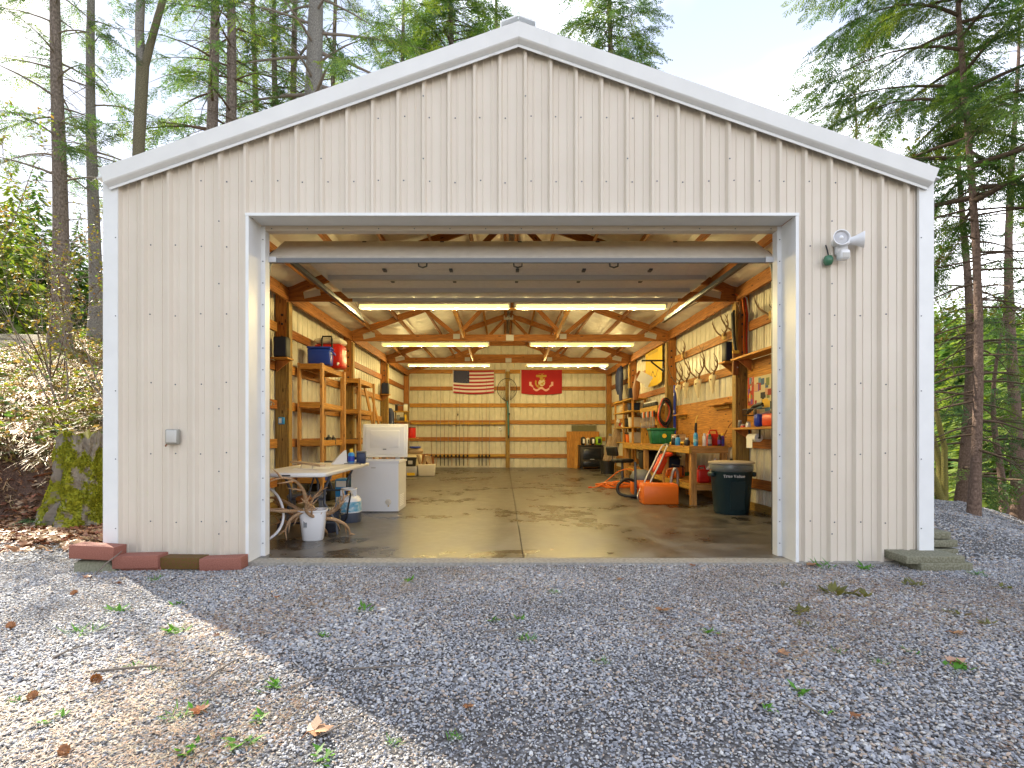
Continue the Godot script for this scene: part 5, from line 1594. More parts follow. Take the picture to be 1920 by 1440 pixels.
	p = thing("paper_bag", "crumpled white paper bag standing on the table", "bag", Vector3(-2.33, 0.748, -2.35), 0.3)
	part("bag", mb().loft([PackedVector3Array([Vector3(-0.1, 0, -0.05), Vector3(0.09, 0, -0.06), Vector3(0.1, 0, 0.05), Vector3(-0.12, 0, 0.06)]), PackedVector3Array([Vector3(-0.08, 0.06, -0.04), Vector3(0.09, 0.08, -0.05), Vector3(0.08, 0.07, 0.04), Vector3(-0.06, 0.05, 0.05)]), PackedVector3Array([Vector3(0.0, 0.13, -0.02), Vector3(0.085, 0.15, -0.02), Vector3(0.085, 0.14, 0.02), Vector3(-0.01, 0.12, 0.02)]), PackedVector3Array([Vector3(0.05, 0.18, -0.01), Vector3(0.08, 0.19, -0.01), Vector3(0.08, 0.19, 0.01), Vector3(0.05, 0.18, 0.01)])]), M.paper, p)
	can("spray_bottle", "blue cleaner bottle with yellow neck standing on the table", "bottle", Vector3(-2.20, 0.748, -2.42), 0.045, 0.155, "sky_blue", "yellow", 0.05, 0.5, "", "blue")
	p = thing("tool_box", "dark blue box standing on the table next to the cleaner bottle", "box", Vector3(-2.09, 0.748, -2.52), 0.1)
	part("body", mb().rbox(Vector3(0, 0.075, 0), Vector3(0.12, 0.15, 0.1), 0.012), M.navy_plastic, p)
	part("lid", mb().rbox(Vector3(0, 0.16, 0), Vector3(0.125, 0.02, 0.105), 0.006), M.grey_plastic, p)
	p = thing("cable_coil", "short black cable curled on the table behind the bottle", "cable", Vector3(-2.15, 0.757, -2.28))
	part("cable", mb().tube([Vector3(-0.1, 0, 0), Vector3(-0.02, 0.012, 0.05), Vector3(0.08, 0.01, 0.02), Vector3(0.14, 0, 0.08)], [0.007], 5), M.grey_plastic, p)
	# freezer with its lid up
	var f := thing("chest_freezer", "white chest freezer standing open behind the folding table", "freezer", Vector3(-2.04, 0, -3.38))
	var fb := mb()
	fb.box(Vector3(0, 0.37, 0.28), Vector3(0.70, 0.72, 0.04))
	fb.box(Vector3(0, 0.37, -0.28), Vector3(0.70, 0.72, 0.04))
	fb.box(Vector3(-0.33, 0.37, 0), Vector3(0.04, 0.72, 0.52))
	fb.box(Vector3(0.33, 0.37, 0), Vector3(0.04, 0.72, 0.52))
	fb.box(Vector3(0, 0.05, 0), Vector3(0.62, 0.06, 0.52))
	part("cabinet", fb, M.white_enamel, f)
	var rm := mb()
	for q in [[0, 0.293, 0.726, 0.05], [0, -0.293, 0.726, 0.05], [-0.34, 0, 0.046, 0.536], [0.34, 0, 0.046, 0.536]]:
		rm.box(Vector3(q[0], 0.745, q[1]), Vector3(q[2], 0.032, q[3]))
	part("rim", rm, M.white_plastic, f)
	part("plinth", mb().box(Vector3(0, 0.011, 0), Vector3(0.66, 0.02, 0.54)), M.black, f)
	var ld := node("lid", f)
	var tilt := Basis(Vector3.RIGHT, -0.10)
	var at := Vector3(0.02, 1.05, -0.31)
	part("shell", mb().rbox(at, Vector3(0.72, 0.53, 0.05), 0.02, tilt, 1.0, 0.012), M.white_enamel, ld)
	part("liner", mb().rbox(at + tilt * Vector3(0, 0, 0.032), Vector3(0.63, 0.45, 0.02), 0.02, tilt, 1.0, 0.008), M.white_plastic, ld)
	part("inner_panel", mb().rbox(at + tilt * Vector3(0, 0.02, 0.046), Vector3(0.46, 0.28, 0.012), 0.02, tilt, 1.0, 0.005), M.white_plastic, ld)
	part("badge", mb().box(at + tilt * Vector3(0, -0.14, 0.045), Vector3(0.055, 0.014, 0.004), tilt), M.grey_plastic, ld)
	for x in [-0.22, 0.22]:
		part("hinge", mb().box(Vector3(x, 0.78, -0.30), Vector3(0.07, 0.05, 0.03)), M.steel, f)
	part("badge", mb().box(Vector3(-0.02, 0.655, 0.302), Vector3(0.065, 0.016, 0.004)), M.light_grey, f)
	part("thermostat", mb().lathe([[0.045, 0], [0.045, 0.008], [0.028, 0.012], [0.026, 0.02]], Vector3(0.20, 0.15, 0.30), 18, Basis(Vector3.RIGHT, PI / 2)), M.off_white, f)
	part("drain_plug", mb().lathe([[0.012, 0], [0.01, 0.012]], Vector3(0.20, 0.09, 0.30), 10, Basis(Vector3.RIGHT, PI / 2)), M.brass, f)
	for k in 7:
		part("vent_slat", mb().box(Vector3(0.352, 0.08 + 0.026 * k, 0.05), Vector3(0.006, 0.012, 0.30)), M.white_plastic, f)
	# propane cylinder
	var g := thing("propane_cylinder", "white propane cylinder with blue label and black hose beside the freezer", "gas cylinder", Vector3(-2.17, 0, -2.22))
	part("foot_ring", mb().lathe([[0.15, 0.0], [0.158, 0.02], [0.158, 0.125], [0.15, 0.13]], Vector3.ZERO, 26), M.steel_blue, g)
	part("body", mb().lathe([[0.145, 0.10], [0.155, 0.13], [0.156, 0.26], [0.15, 0.30], [0.12, 0.335], [0.06, 0.35], [0.0, 0.353]], Vector3.ZERO, 26), M.white_enamel, g)
	part("label", mb().lathe([[0.158, 0.14], [0.158, 0.27]], Vector3.ZERO, 26, Basis(), false, false), M.label_print, g)
	var co := mb()
	for k in 3:
		var a := TAU * k / 3.0 + 0.4
		co.beam(Vector3(cos(a) * 0.09, 0.34, sin(a) * 0.09), Vector3(cos(a) * 0.09, 0.42, sin(a) * 0.09), 0.05, 0.012)
	co.lathe([[0.098, 0.415], [0.104, 0.44], [0.094, 0.44], [0.09, 0.415]], Vector3.ZERO, 22, Basis(), false, false)
	part("collar", co, M.white_enamel, g)
	part("valve", mb().tube([Vector3(0, 0.35, 0), Vector3(0, 0.41, 0)], [0.018, 0.014], 8), M.brass, g)
	part("valve_knob", mb().lathe([[0.03, 0.405], [0.034, 0.42], [0.028, 0.43]], Vector3(0, 0, 0.02), 10), M.red, g)
	part("hose", mb().tube(mb().curve([Vector3(0.02, 0.38, 0.05), Vector3(0.05, 0.36, 0.11), Vector3(0.04, 0.22, 0.175), Vector3(0.02, 0.07, 0.19), Vector3(-0.05, 0.012, 0.18), Vector3(-0.1, 0.012, 0.2)]), [0.01], 6), M.black, g)
	# speckled pot
	g = thing("enamel_pot", "dark speckled enamel stock pot on the floor behind the white bin", "pot", Vector3(-2.20, 0, -1.50))
	part("body", mb().lathe([[0.128, 0.0], [0.138, 0.02], [0.138, 0.24], [0.146, 0.245], [0.146, 0.255], [0.134, 0.255], [0.13, 0.03]], Vector3.ZERO, 26, Basis(), true, true), M.speckled, g)
	part("handle", mb().tube([Vector3(0.135, 0.2, -0.04), Vector3(0.17, 0.2, -0.03), Vector3(0.17, 0.2, 0.03), Vector3(0.135, 0.2, 0.04)], [0.008], 6), M.black, g)
	part("folded_rag", mb().rbox(Vector3(0.05, 0.27, 0.09), Vector3(0.09, 0.04, 0.07), 0.015), M.bone, g)
	# white bin of antlers
	g = thing("waste_bin", "white plastic waste bin stuffed with deer antlers", "bin", Vector3(-2.20, 0, -0.98), 0.25)
	part("shell", mb().loft([mb().rrect(Vector3(0, 0.0, 0), 0.19, 0.17, 0.05, Basis()), mb().rrect(Vector3(0, 0.012, 0), 0.215, 0.195, 0.05, Basis()), mb().rrect(Vector3(0, 0.315, 0), 0.28, 0.26, 0.06, Basis()), mb().rrect(Vector3(0, 0.318, 0), 0.305, 0.285, 0.07, Basis()), mb().rrect(Vector3(0, 0.33, 0), 0.305, 0.285, 0.07, Basis()), mb().rrect(Vector3(0, 0.33, 0), 0.27, 0.25, 0.06, Basis()), mb().rrect(Vector3(0, 0.25, 0), 0.25, 0.23, 0.06, Basis())], true, true), M.white_plastic, g)
	part("sticker", mb().box(Vector3(-0.07, 0.20, 0.1175), Vector3(0.035, 0.09, 0.003), Basis(Vector3.RIGHT, -0.11)), M.grey_plastic, g)
	var i := 0
	for q in [[Vector3(-0.06, 0.25, 0.02), Vector3(-2.3, 0.1, 0.5), 0.62, 1.0], [Vector3(-0.03, 0.27, 0.06), Vector3(-2.7, -0.4, 1.1), 0.72, -1.0], [Vector3(0.05, 0.27, 0.05), Vector3(-2.9, 0.5, -0.3), 0.55, 1.0], [Vector3(0.03, 0.22, -0.04), Vector3(0.1, 0.3, -0.2), 0.42, 1.0], [Vector3(-0.05, 0.22, -0.03), Vector3(0.2, -0.5, 0.5), 0.46, -1.0], [Vector3(0.08, 0.22, 0.0), Vector3(0.2, 1.0, 0.2), 0.40, -1.0], [Vector3(-0.08, 0.3, 0.0), Vector3(-1.9, 0.9, 0.9), 0.55, -1.0], [Vector3(0.03, 0.26, 0.02), Vector3(0.35, 0.2, -0.35), 0.36, 1.0], [Vector3(-0.04, 0.26, 0.05), Vector3(0.5, 2.4, 0.3), 0.38, 1.0], [Vector3(-0.02, 0.36, 0.04), Vector3(0.4, 0.6, 1.35), 0.62, 1.0], [Vector3(0.0, 0.36, 0.0), Vector3(0.3, 3.0, -1.3), 0.5, 1.0], [Vector3(0.05, 0.37, 0.11), Vector3(2.85, 0.2, 0.25), 0.42, -1.0]]:
		var an := thing("antler", "shed deer antler sticking out of the white bin", "antler", Vector3(-2.20, 0, -0.98) + q[0], 0, "antlers piled in the white bin")
		var b := mb()
		antler_mesh(b, Vector3.ZERO, q[3], q[2] * 1.15, 4, 1.0, 0.019)
		var pt := part("beam", b, M.antler, an)
		pt.rotation = q[1]
		i += 1
	# skull plate hides on top
	g = thing("skull_plate", "brown furred deer skull plate on top of the antlers", "skull", Vector3(-2.30, 0.44, -0.98))
	part("plate", mb().lathe([[0.0, -0.06], [0.05, -0.045], [0.075, 0.0], [0.06, 0.04], [0.0, 0.06]], Vector3.ZERO, 14, Basis.from_scale(Vector3(1.2, 0.8, 1.0))), M.leather, g)
	# hose
	g = thing("white_hose", "white hose curving from the wall down to the floor by the door", "hose", Vector3(0, 0, 0))
	part("tube", mb().tube(mb().curve([Vector3(-3.55, 0.62, -1.0), Vector3(-3.1, 0.64, -0.9), Vector3(-2.75, 0.62, -0.85), Vector3(-2.55, 0.53, -0.82), Vector3(-2.46, 0.38, -0.8), Vector3(-2.44, 0.22, -0.75), Vector3(-2.5, 0.1, -0.68), Vector3(-2.65, 0.03, -0.62), Vector3(-2.9, 0.016, -0.6), Vector3(-3.2, 0.016, -0.7)]), [0.014], 8), M.white_plastic, g)
	part("coupling", mb().tube([Vector3(-2.84, 0.63, -0.86), Vector3(-2.76, 0.622, -0.85)], [0.018], 8), M.red, g)
	# step stool under the table
	g = thing("step_stool", "grey plastic step stool pushed under the folding table", "stool", Vector3(-2.55, 0, -1.75), 0.2)
	part("seat", mb().rbox(Vector3(0, 0.40, 0), Vector3(0.42, 0.05, 0.34), 0.02), M.grey_plastic, g)
	for x in [-0.17, 0.17]:
		for z in [-0.13, 0.13]:
			part("leg", mb().beam(Vector3(x, 0.38, z), Vector3(x * 1.25, 0.0, z * 1.25), 0.04, 0.04), M.grey_plastic, g)
	part("step", mb().box(Vector3(0, 0.19, 0.0), Vector3(0.36, 0.03, 0.30)), M.grey_plastic, g)
	g = thing("red_jack", "red floor jack with long handle near the door jamb", "jack", Vector3(-2.95, 0, -1.15), 0.3)
	part("chassis", mb().rbox(Vector3(0, 0.07, 0), Vector3(0.16, 0.10, 0.55), 0.02), M.red, g)
	part("handle", mb().tube([Vector3(0, 0.12, -0.2), Vector3(0.12, 0.5, -0.35)], [0.016], 8), M.red, g)
	for x in [-0.09, 0.09]:
		for z in [-0.2, 0.2]:
			part("wheel", mb().lathe([[0.035, -0.012], [0.035, 0.012]], Vector3(x, 0.035, z), 12, Basis(Vector3(0, 0, 1), PI / 2)), M.black, g)
	# goods on the shelves
	var sh := 1.062
	for q in [[-3.33, -4.62, 0.05, 0.15, "black"], [-3.28, -4.78, 0.05, 0.15, "black"], [-3.25, -4.95, 0.045, 0.14, "black"]]:
		can("oil_bottle", "squat black bottle on the middle shelf below the coolers", "bottle", Vector3(q[0], 0.966, q[1]), q[2], q[3], q[4], "grey_plastic", 0.03, 0.4, "black bottles on the middle shelf")
	g = thing("tool_case", "flat black case with red stripe on the second shelf unit", "case", Vector3(-3.38, 0.966, -6.85))
	part("case", mb().rbox(Vector3(0, 0.05, 0), Vector3(0.3, 0.1, 0.5), 0.02), M.black, g)
	part("stripe", mb().box(Vector3(0.151, 0.06, 0), Vector3(0.004, 0.02, 0.4)), M.red, g)
	for q in [[-3.34, 0.336, -4.55, 0.30, 0.26, 0.4, "blue", "blue plastic crate on the bottom shelf"], [-3.36, 0.336, -5.05, 0.32, 0.30, 0.42, "navy_plastic", "dark tub on the bottom shelf beside the blue crate"], [-3.36, 0.336, -6.9, 0.32, 0.3, 0.5, "navy_plastic", "dark storage tub on the bottom of the far shelf unit"], [-3.30, 0.0, -4.75, 0.38, 0.3, 0.75, "black", "black crate on the floor under the shelf unit"], [-3.30, 0.0, -7.1, 0.38, 0.3, 0.75, "black", "black crate on the floor under the far shelf unit"]]:
		g = thing("storage_tub", q[7], "tub", Vector3(q[0], q[1], q[2]))
		part("tub", mb().rbox(Vector3(0, q[4] / 2, 0), Vector3(q[3], q[4], q[5]), 0.03, Basis(), 0.9), M[q[6]], g)
		part("lid", mb().rbox(Vector3(0, q[4] + 0.008, 0), Vector3(q[3] + 0.02, 0.025, q[5] + 0.02), 0.012), M[q[6]], g)
	# water jugs between table and freezer
	for q in [[-2.50, -3.30, 0.0], [-2.50, -3.30, 0.24]]:
		g = thing("water_carton", "blue and white drink carton stacked beside the freezer", "carton", Vector3(q[0] - 0.06, q[2], q[1]), 0, "cartons stacked beside the freezer")
		part("carton", mb().box(Vector3(0, 0.12, 0), Vector3(0.17, 0.238, 0.3)), M.sky_blue, g)
		part("panel", mb().box(Vector3(0, 0.17, 0.152), Vector3(0.15, 0.09, 0.004)), M.paper, g)
	# planks leaning against the wall behind the shelves
	for q in [[-8.5, 0.0, "wide pale plank leaning on the wall behind the shelf units"], [-8.75, 0.12, "narrow pale plank leaning beside the wide one"]]:
		g = thing("plank", q[2], "plank", Vector3(-3.1 + q[1], 0, q[0]))
		part("board", mb().beam(Vector3(0.0, 0.02, 0), Vector3(-0.42, 2.35 - q[1] * 2.0, 0.35), 0.16 - q[1] * 0.4, 0.03, Vector3.RIGHT), M.shelf_wood, g)
	# back corner: bins, wood, shelves
	g = thing("storage_bin", "white bin heaped with split firewood near the back wall", "bin", Vector3(-2.30, 0, -10.2), 0.1)
	part("bin", mb().rbox(Vector3(0, 0.165, 0), Vector3(0.50, 0.33, 0.36), 0.03, Basis(), 0.9), M.off_white, g)
	for k in 8:
		g = thing("firewood", "split stick of firewood poking out of the white bin", "firewood", Vector3(-2.48 + 0.05 * k, 0.32, -10.2 + r.randf_range(-0.08, 0.1)), r.randf() * TAU, "firewood sticks in the white bin")
		part("stick", mb().beam(Vector3(0, -0.01, 0), Vector3(r.randf_range(-0.1, 0.1), 0.22 + 0.08 * r.randf(), r.randf_range(-0.1, 0.1)), 0.06, 0.07), M[["pale_wood", "leather", "pale_wood"][k % 3]], g)
	g = thing("clear_bin", "clear plastic bin with a yellow lid inside, next to the white bin", "bin", Vector3(-2.72, 0, -10.1))
	part("bin", mb().rbox(Vector3(0, 0.14, 0), Vector3(0.36, 0.28, 0.36), 0.03, Basis(), 0.92), M.grey_lens, g)
	part("contents", mb().box(Vector3(0.02, 0.07, 0.185), Vector3(0.22, 0.08, 0.012)), M.yellow, g)
	g = thing("black_bucket", "black bucket standing on the clear bin", "bucket", Vector3(-2.74, 0.28, -10.1))
	bucket_like(g, "pail", 0.14, 0.17, 0.24, "black")
	part("label", mb().box(Vector3(0.02, 0.11, 0.16), Vector3(0.12, 0.1, 0.006)), M.light_grey, g)
	g = thing("cardboard_stack", "pale sacks and cardboard heaped behind the black bucket", "sack", Vector3(-2.75, 0.0, -10.75), 0.2)
	part("sack", mb().rbox(Vector3(0, 0.3, 0), Vector3(0.5, 0.6, 0.35), 0.1), M.bone, g)
	part("top_sack", mb().rbox(Vector3(0.05, 0.68, 0), Vector3(0.42, 0.18, 0.3), 0.08), M.pale_wood, g)
	g = thing("flying_disc", "round blue plastic disc lying on the pale sacks", "disc", Vector3(-2.72, 0.77, -10.72))
	part("disc", mb().lathe([[0.15, 0.0], [0.17, 0.02], [0.16, 0.05], [0.0, 0.055]], Vector3.ZERO, 20), M.blue, g)
	g = thing("wall_shelf", "small wooden bracket shelf carrying the red can", "shelf", Vector3(-3.15, 1.06, -11.3))
	part("board", mb().box(Vector3(0, -0.015, 0), Vector3(0.80, 0.028, 0.5)), M.shelf_wood, g)
	part("brace", mb().beam(Vector3(0.2, -0.03, 0.2), Vector3(-0.35, -0.42, 0.2), 0.04, 0.06), M.shelf_wood, g)
	can("coffee_can", "red coffee can with black lid on the bracket shelf", "can", Vector3(-2.9, 1.061, -11.2), 0.125, 0.30, "red", "black", 0.025, 0.98)
	# corner shelves with small goods
	g = thing("corner_shelf", "tier of narrow shelves crammed with small tools in the corner", "shelf", Vector3(-3.30, 1.25, -11.6))
	for y in [0.0, 0.32, 0.62]:
		part("board", mb().box(Vector3(0.02, y, 0), Vector3(0.44, 0.022, 0.5)), M.pine_yellow, g)
	part("upright", mb().box(Vector3(-0.21, 0.3, -0.23), Vector3(0.03, 0.75, 0.04)), M.treated, g)
	part("upright", mb().box(Vector3(-0.21, 0.3, 0.23), Vector3(0.03, 0.75, 0.04)), M.treated, g)
	i = 0
	for q in [[0.08, 0.011, 0.12, 0.17, "grey_plastic"], [-0.08, 0.011, 0.1, 0.2, "light_grey"], [0.16, 0.011, 0.07, 0.14, "black"], [0.05, 0.331, 0.13, 0.1, "black"], [0.12, 0.331, 0.06, 0.2, "yellow"], [-0.07, 0.331, 0.1, 0.16, "grey_plastic"], [0.0, 0.631, 0.2, 0.16, "leather"], [0.15, 0.631, 0.12, 0.2, "light_grey"], [-0.12, 0.631, 0.12, 0.2, "black"]]:
		var k := thing("shelf_box", "small %s box among the goods of the corner shelves" % ["grey", "pale", "black", "flat black", "yellow", "dark grey", "brown", "light grey", "tall black"][i], "box", Vector3(-3.28 + q[0], 1.25 + q[1], -11.55 + 0.1 * (i % 2)), r.randf_range(-0.3, 0.3), "small goods on the corner shelves")
		part("body", mb().rbox(Vector3(0, q[3] / 2, 0), Vector3(q[2], q[3], q[2] * 0.9), 0.012), M[q[4]], k)
		part("lid", mb().rbox(Vector3(0, q[3] + 0.008, 0), Vector3(q[2] * 1.04, 0.02, q[2] * 0.94), 0.006), M.grey_plastic, k)
		i += 1
	g = thing("black_coat", "long black coat hanging by the corner shelves", "coat", Vector3(-3.46, 1.20, -10.9))
	part("coat", mb().loft([mb().rrect(Vector3(0, 0, 0), 0.16, 0.36, 0.06, Basis()), mb().rrect(Vector3(0, 0.3, 0), 0.17, 0.32, 0.06, Basis()), mb().rrect(Vector3(0, 0.6, 0), 0.16, 0.3, 0.06, Basis()), mb().rrect(Vector3(-0.02, 0.74, 0), 0.08, 0.12, 0.03, Basis())]), M.navy, g)

# ---------------------------------------------------------------- back wall and right side
func in_star(p: Vector2, r: float) -> bool:
	var a := absf(fposmod(p.angle() + PI / 2 + TAU / 10.0, TAU / 5.0) - TAU / 10.0)
	var q := Vector2(cos(a), sin(a)) * p.length()
	var inner := Vector2(cos(TAU / 10.0), sin(TAU / 10.0)) * r * 0.45
	return (inner - Vector2(r, 0)).cross(q - Vector2(r, 0)) >= 0.0

func stripes_image() -> ImageTexture:
	var W := 380
	var H := 208
	var im := Image.create(W, H, false, Image.FORMAT_RGB8)
	var red := lin(0.36, 0.018, 0.04)
	var white := lin(0.72, 0.66, 0.66)
	var blue := lin(0.012, 0.02, 0.085)
	for y in H:
		for x in W:
			im.set_pixel(x, y, red if (y / 16) % 2 == 0 else white)
	for y in 112:
		for x in 152:
			im.set_pixel(x, y, blue)
	for row in 9:
		for k in (6 if row % 2 == 0 else 5):
			var c := Vector2(12.7 * (1 + 2 * k) if row % 2 == 0 else 25.4 * (1 + k), 11.2 * (1 + row))
			for dy in range(-5, 6):
				for dx in range(-5, 6):
					if in_star(Vector2(dx, dy), 3.8):
						im.set_pixel(clampi(int(c.x) + dx, 0, W - 1), clampi(int(c.y) + dy, 0, H - 1), white)
	for y in H:
		for x in 6: im.set_pixel(x, y, white)
	return ImageTexture.create_from_image(im)

func crest_image() -> ImageTexture:
	var W := 360
	var H := 216
	var im := Image.create(W, H, false, Image.FORMAT_RGB8)
	var red := lin(0.40, 0.012, 0.02)
	var gold := lin(0.50, 0.32, 0.06)
	var pale := lin(0.66, 0.58, 0.40)
	var ribbon := lin(0.74, 0.48, 0.40)
	for y in H:
		for x in W:
			var p := Vector2(x - 180.0, y - 108.0)
			var c := red
			# anchor: ring of a curve with flukes behind the globe
			var q := (p - Vector2(-6, 2)).rotated(-0.75)
			if absf(q.x) < 4.0 and q.y > -52.0 and q.y < 46.0: c = gold
			if absf(q.length() - 42.0) < 7.0 and q.y > 12.0: c = gold
			if absf(q.y + 40.0) < 4.0 and absf(q.x) < 18.0: c = gold
			# globe with land
			var gp := p - Vector2(4, 2)
			if gp.length() < 30.0:
				c = pale
				if sin(gp.x * 0.17 + sin(gp.y * 0.2) * 1.4) + sin(gp.y * 0.15 + gp.x * 0.05) > 0.35: c = gold
			# eagle: two spread wings, body and head
			var e := p - Vector2(0, -52)
			var ax := absf(e.x)
			if e.y < 8.0 - ax * 0.1 and e.y > -14.0 + 0.010 * (ax - 26.0) * (ax - 26.0) * 0.35 - 2.0 and ax < 46.0: c = gold
			if Vector2(e.x * 1.3, e.y - 10.0).length() < 17.0: c = gold
			if (e - Vector2(7, -15)).length() < 7.0: c = gold
			# scroll
			var sy := 58.0 - 10.0 * cos(p.x * 0.075) - 0.0034 * p.x * p.x * (0.0 if absf(p.x) < 70.0 else 1.0) * 0.8
			if absf(p.x) < 92.0 and absf(p.y - sy) < 9.0: c = ribbon
			if absf(p.x) > 84.0 and absf(p.x) < 104.0 and absf(p.y - 14.0) < 18.0: c = ribbon
			# small lettering line over the eagle, worn to dashes
			if absf(p.y + 78.0) < 3.0 and absf(p.x) < 24.0 and (x / 4) % 2 == 0: c = gold
			if x < 8: c = pale
			im.set_pixel(x, y, c)
	return ImageTexture.create_from_image(im)

func collage_image(sd: int, W: int, H: int, ground: Color) -> ImageTexture:
	var r := RandomNumberGenerator.new()
	r.seed = sd
	var im := Image.create(W, H, false, Image.FORMAT_RGB8)
	im.fill(ground)
	var cols := [lin(0.30, 0.04, 0.03), lin(0.05, 0.10, 0.22), lin(0.16, 0.19, 0.08), lin(0.45, 0.40, 0.28), lin(0.02, 0.02, 0.03), lin(0.14, 0.06, 0.3), lin(0.65, 0.4, 0.05), lin(0.5, 0.3, 0.2), lin(0.1, 0.2, 0.3)]
	for i in 20:
		var w := r.randi_range(W / 8, W / 3)
		var h := r.randi_range(H / 9, H / 4)
		im.fill_rect(Rect2i(r.randi_range(0, W - w), r.randi_range(0, H - h), w, h), cols[r.randi() % cols.size()])
	return ImageTexture.create_from_image(im)

func picture_mat(key: String, t: Texture2D, rough := 0.8) -> StandardMaterial3D:
	var m := mat(key, 1, 1, 1, rough)
	m.albedo_texture = t
	m.cull_mode = BaseMaterial3D.CULL_DISABLED
	return m

func cloth(w: float, h: float, sag: float, amp: float, sd: int) -> Mb:   # hanging flag in the local x-y plane, top edge on y = 0
	var b := Mb.new()
	var nx := 26
	var ny := 14
	var P := func(i: int, j: int) -> Vector3:
		var u := float(i) / nx
		var v := float(j) / ny
		return Vector3((u - 0.5) * w, -v * h - sag * sin(PI * u) * (0.3 + 0.7 * v), 0.02 + amp * (sin(u * 13.0 + sd) + 0.5 * sin(u * 29.0 + 2.0 * v + sd)) * (0.35 + 0.65 * v))
	for i in nx:
		for j in ny:
			var a: Vector3 = P.call(i, j)
			var c: Vector3 = P.call(i + 1, j + 1)
			var bb: Vector3 = P.call(i + 1, j)
			var d: Vector3 = P.call(i, j + 1)
			var nn := (c - a).cross(bb - d).normalized()
			if nn.z < 0: nn = -nn
			b.quad(a, bb, c, d, nn, Vector2(float(i) / nx, float(j) / ny), Vector2(float(i + 1) / nx, float(j) / ny), Vector2(float(i + 1) / nx, float(j + 1) / ny), Vector2(float(i) / nx, float(j + 1) / ny))
	return b

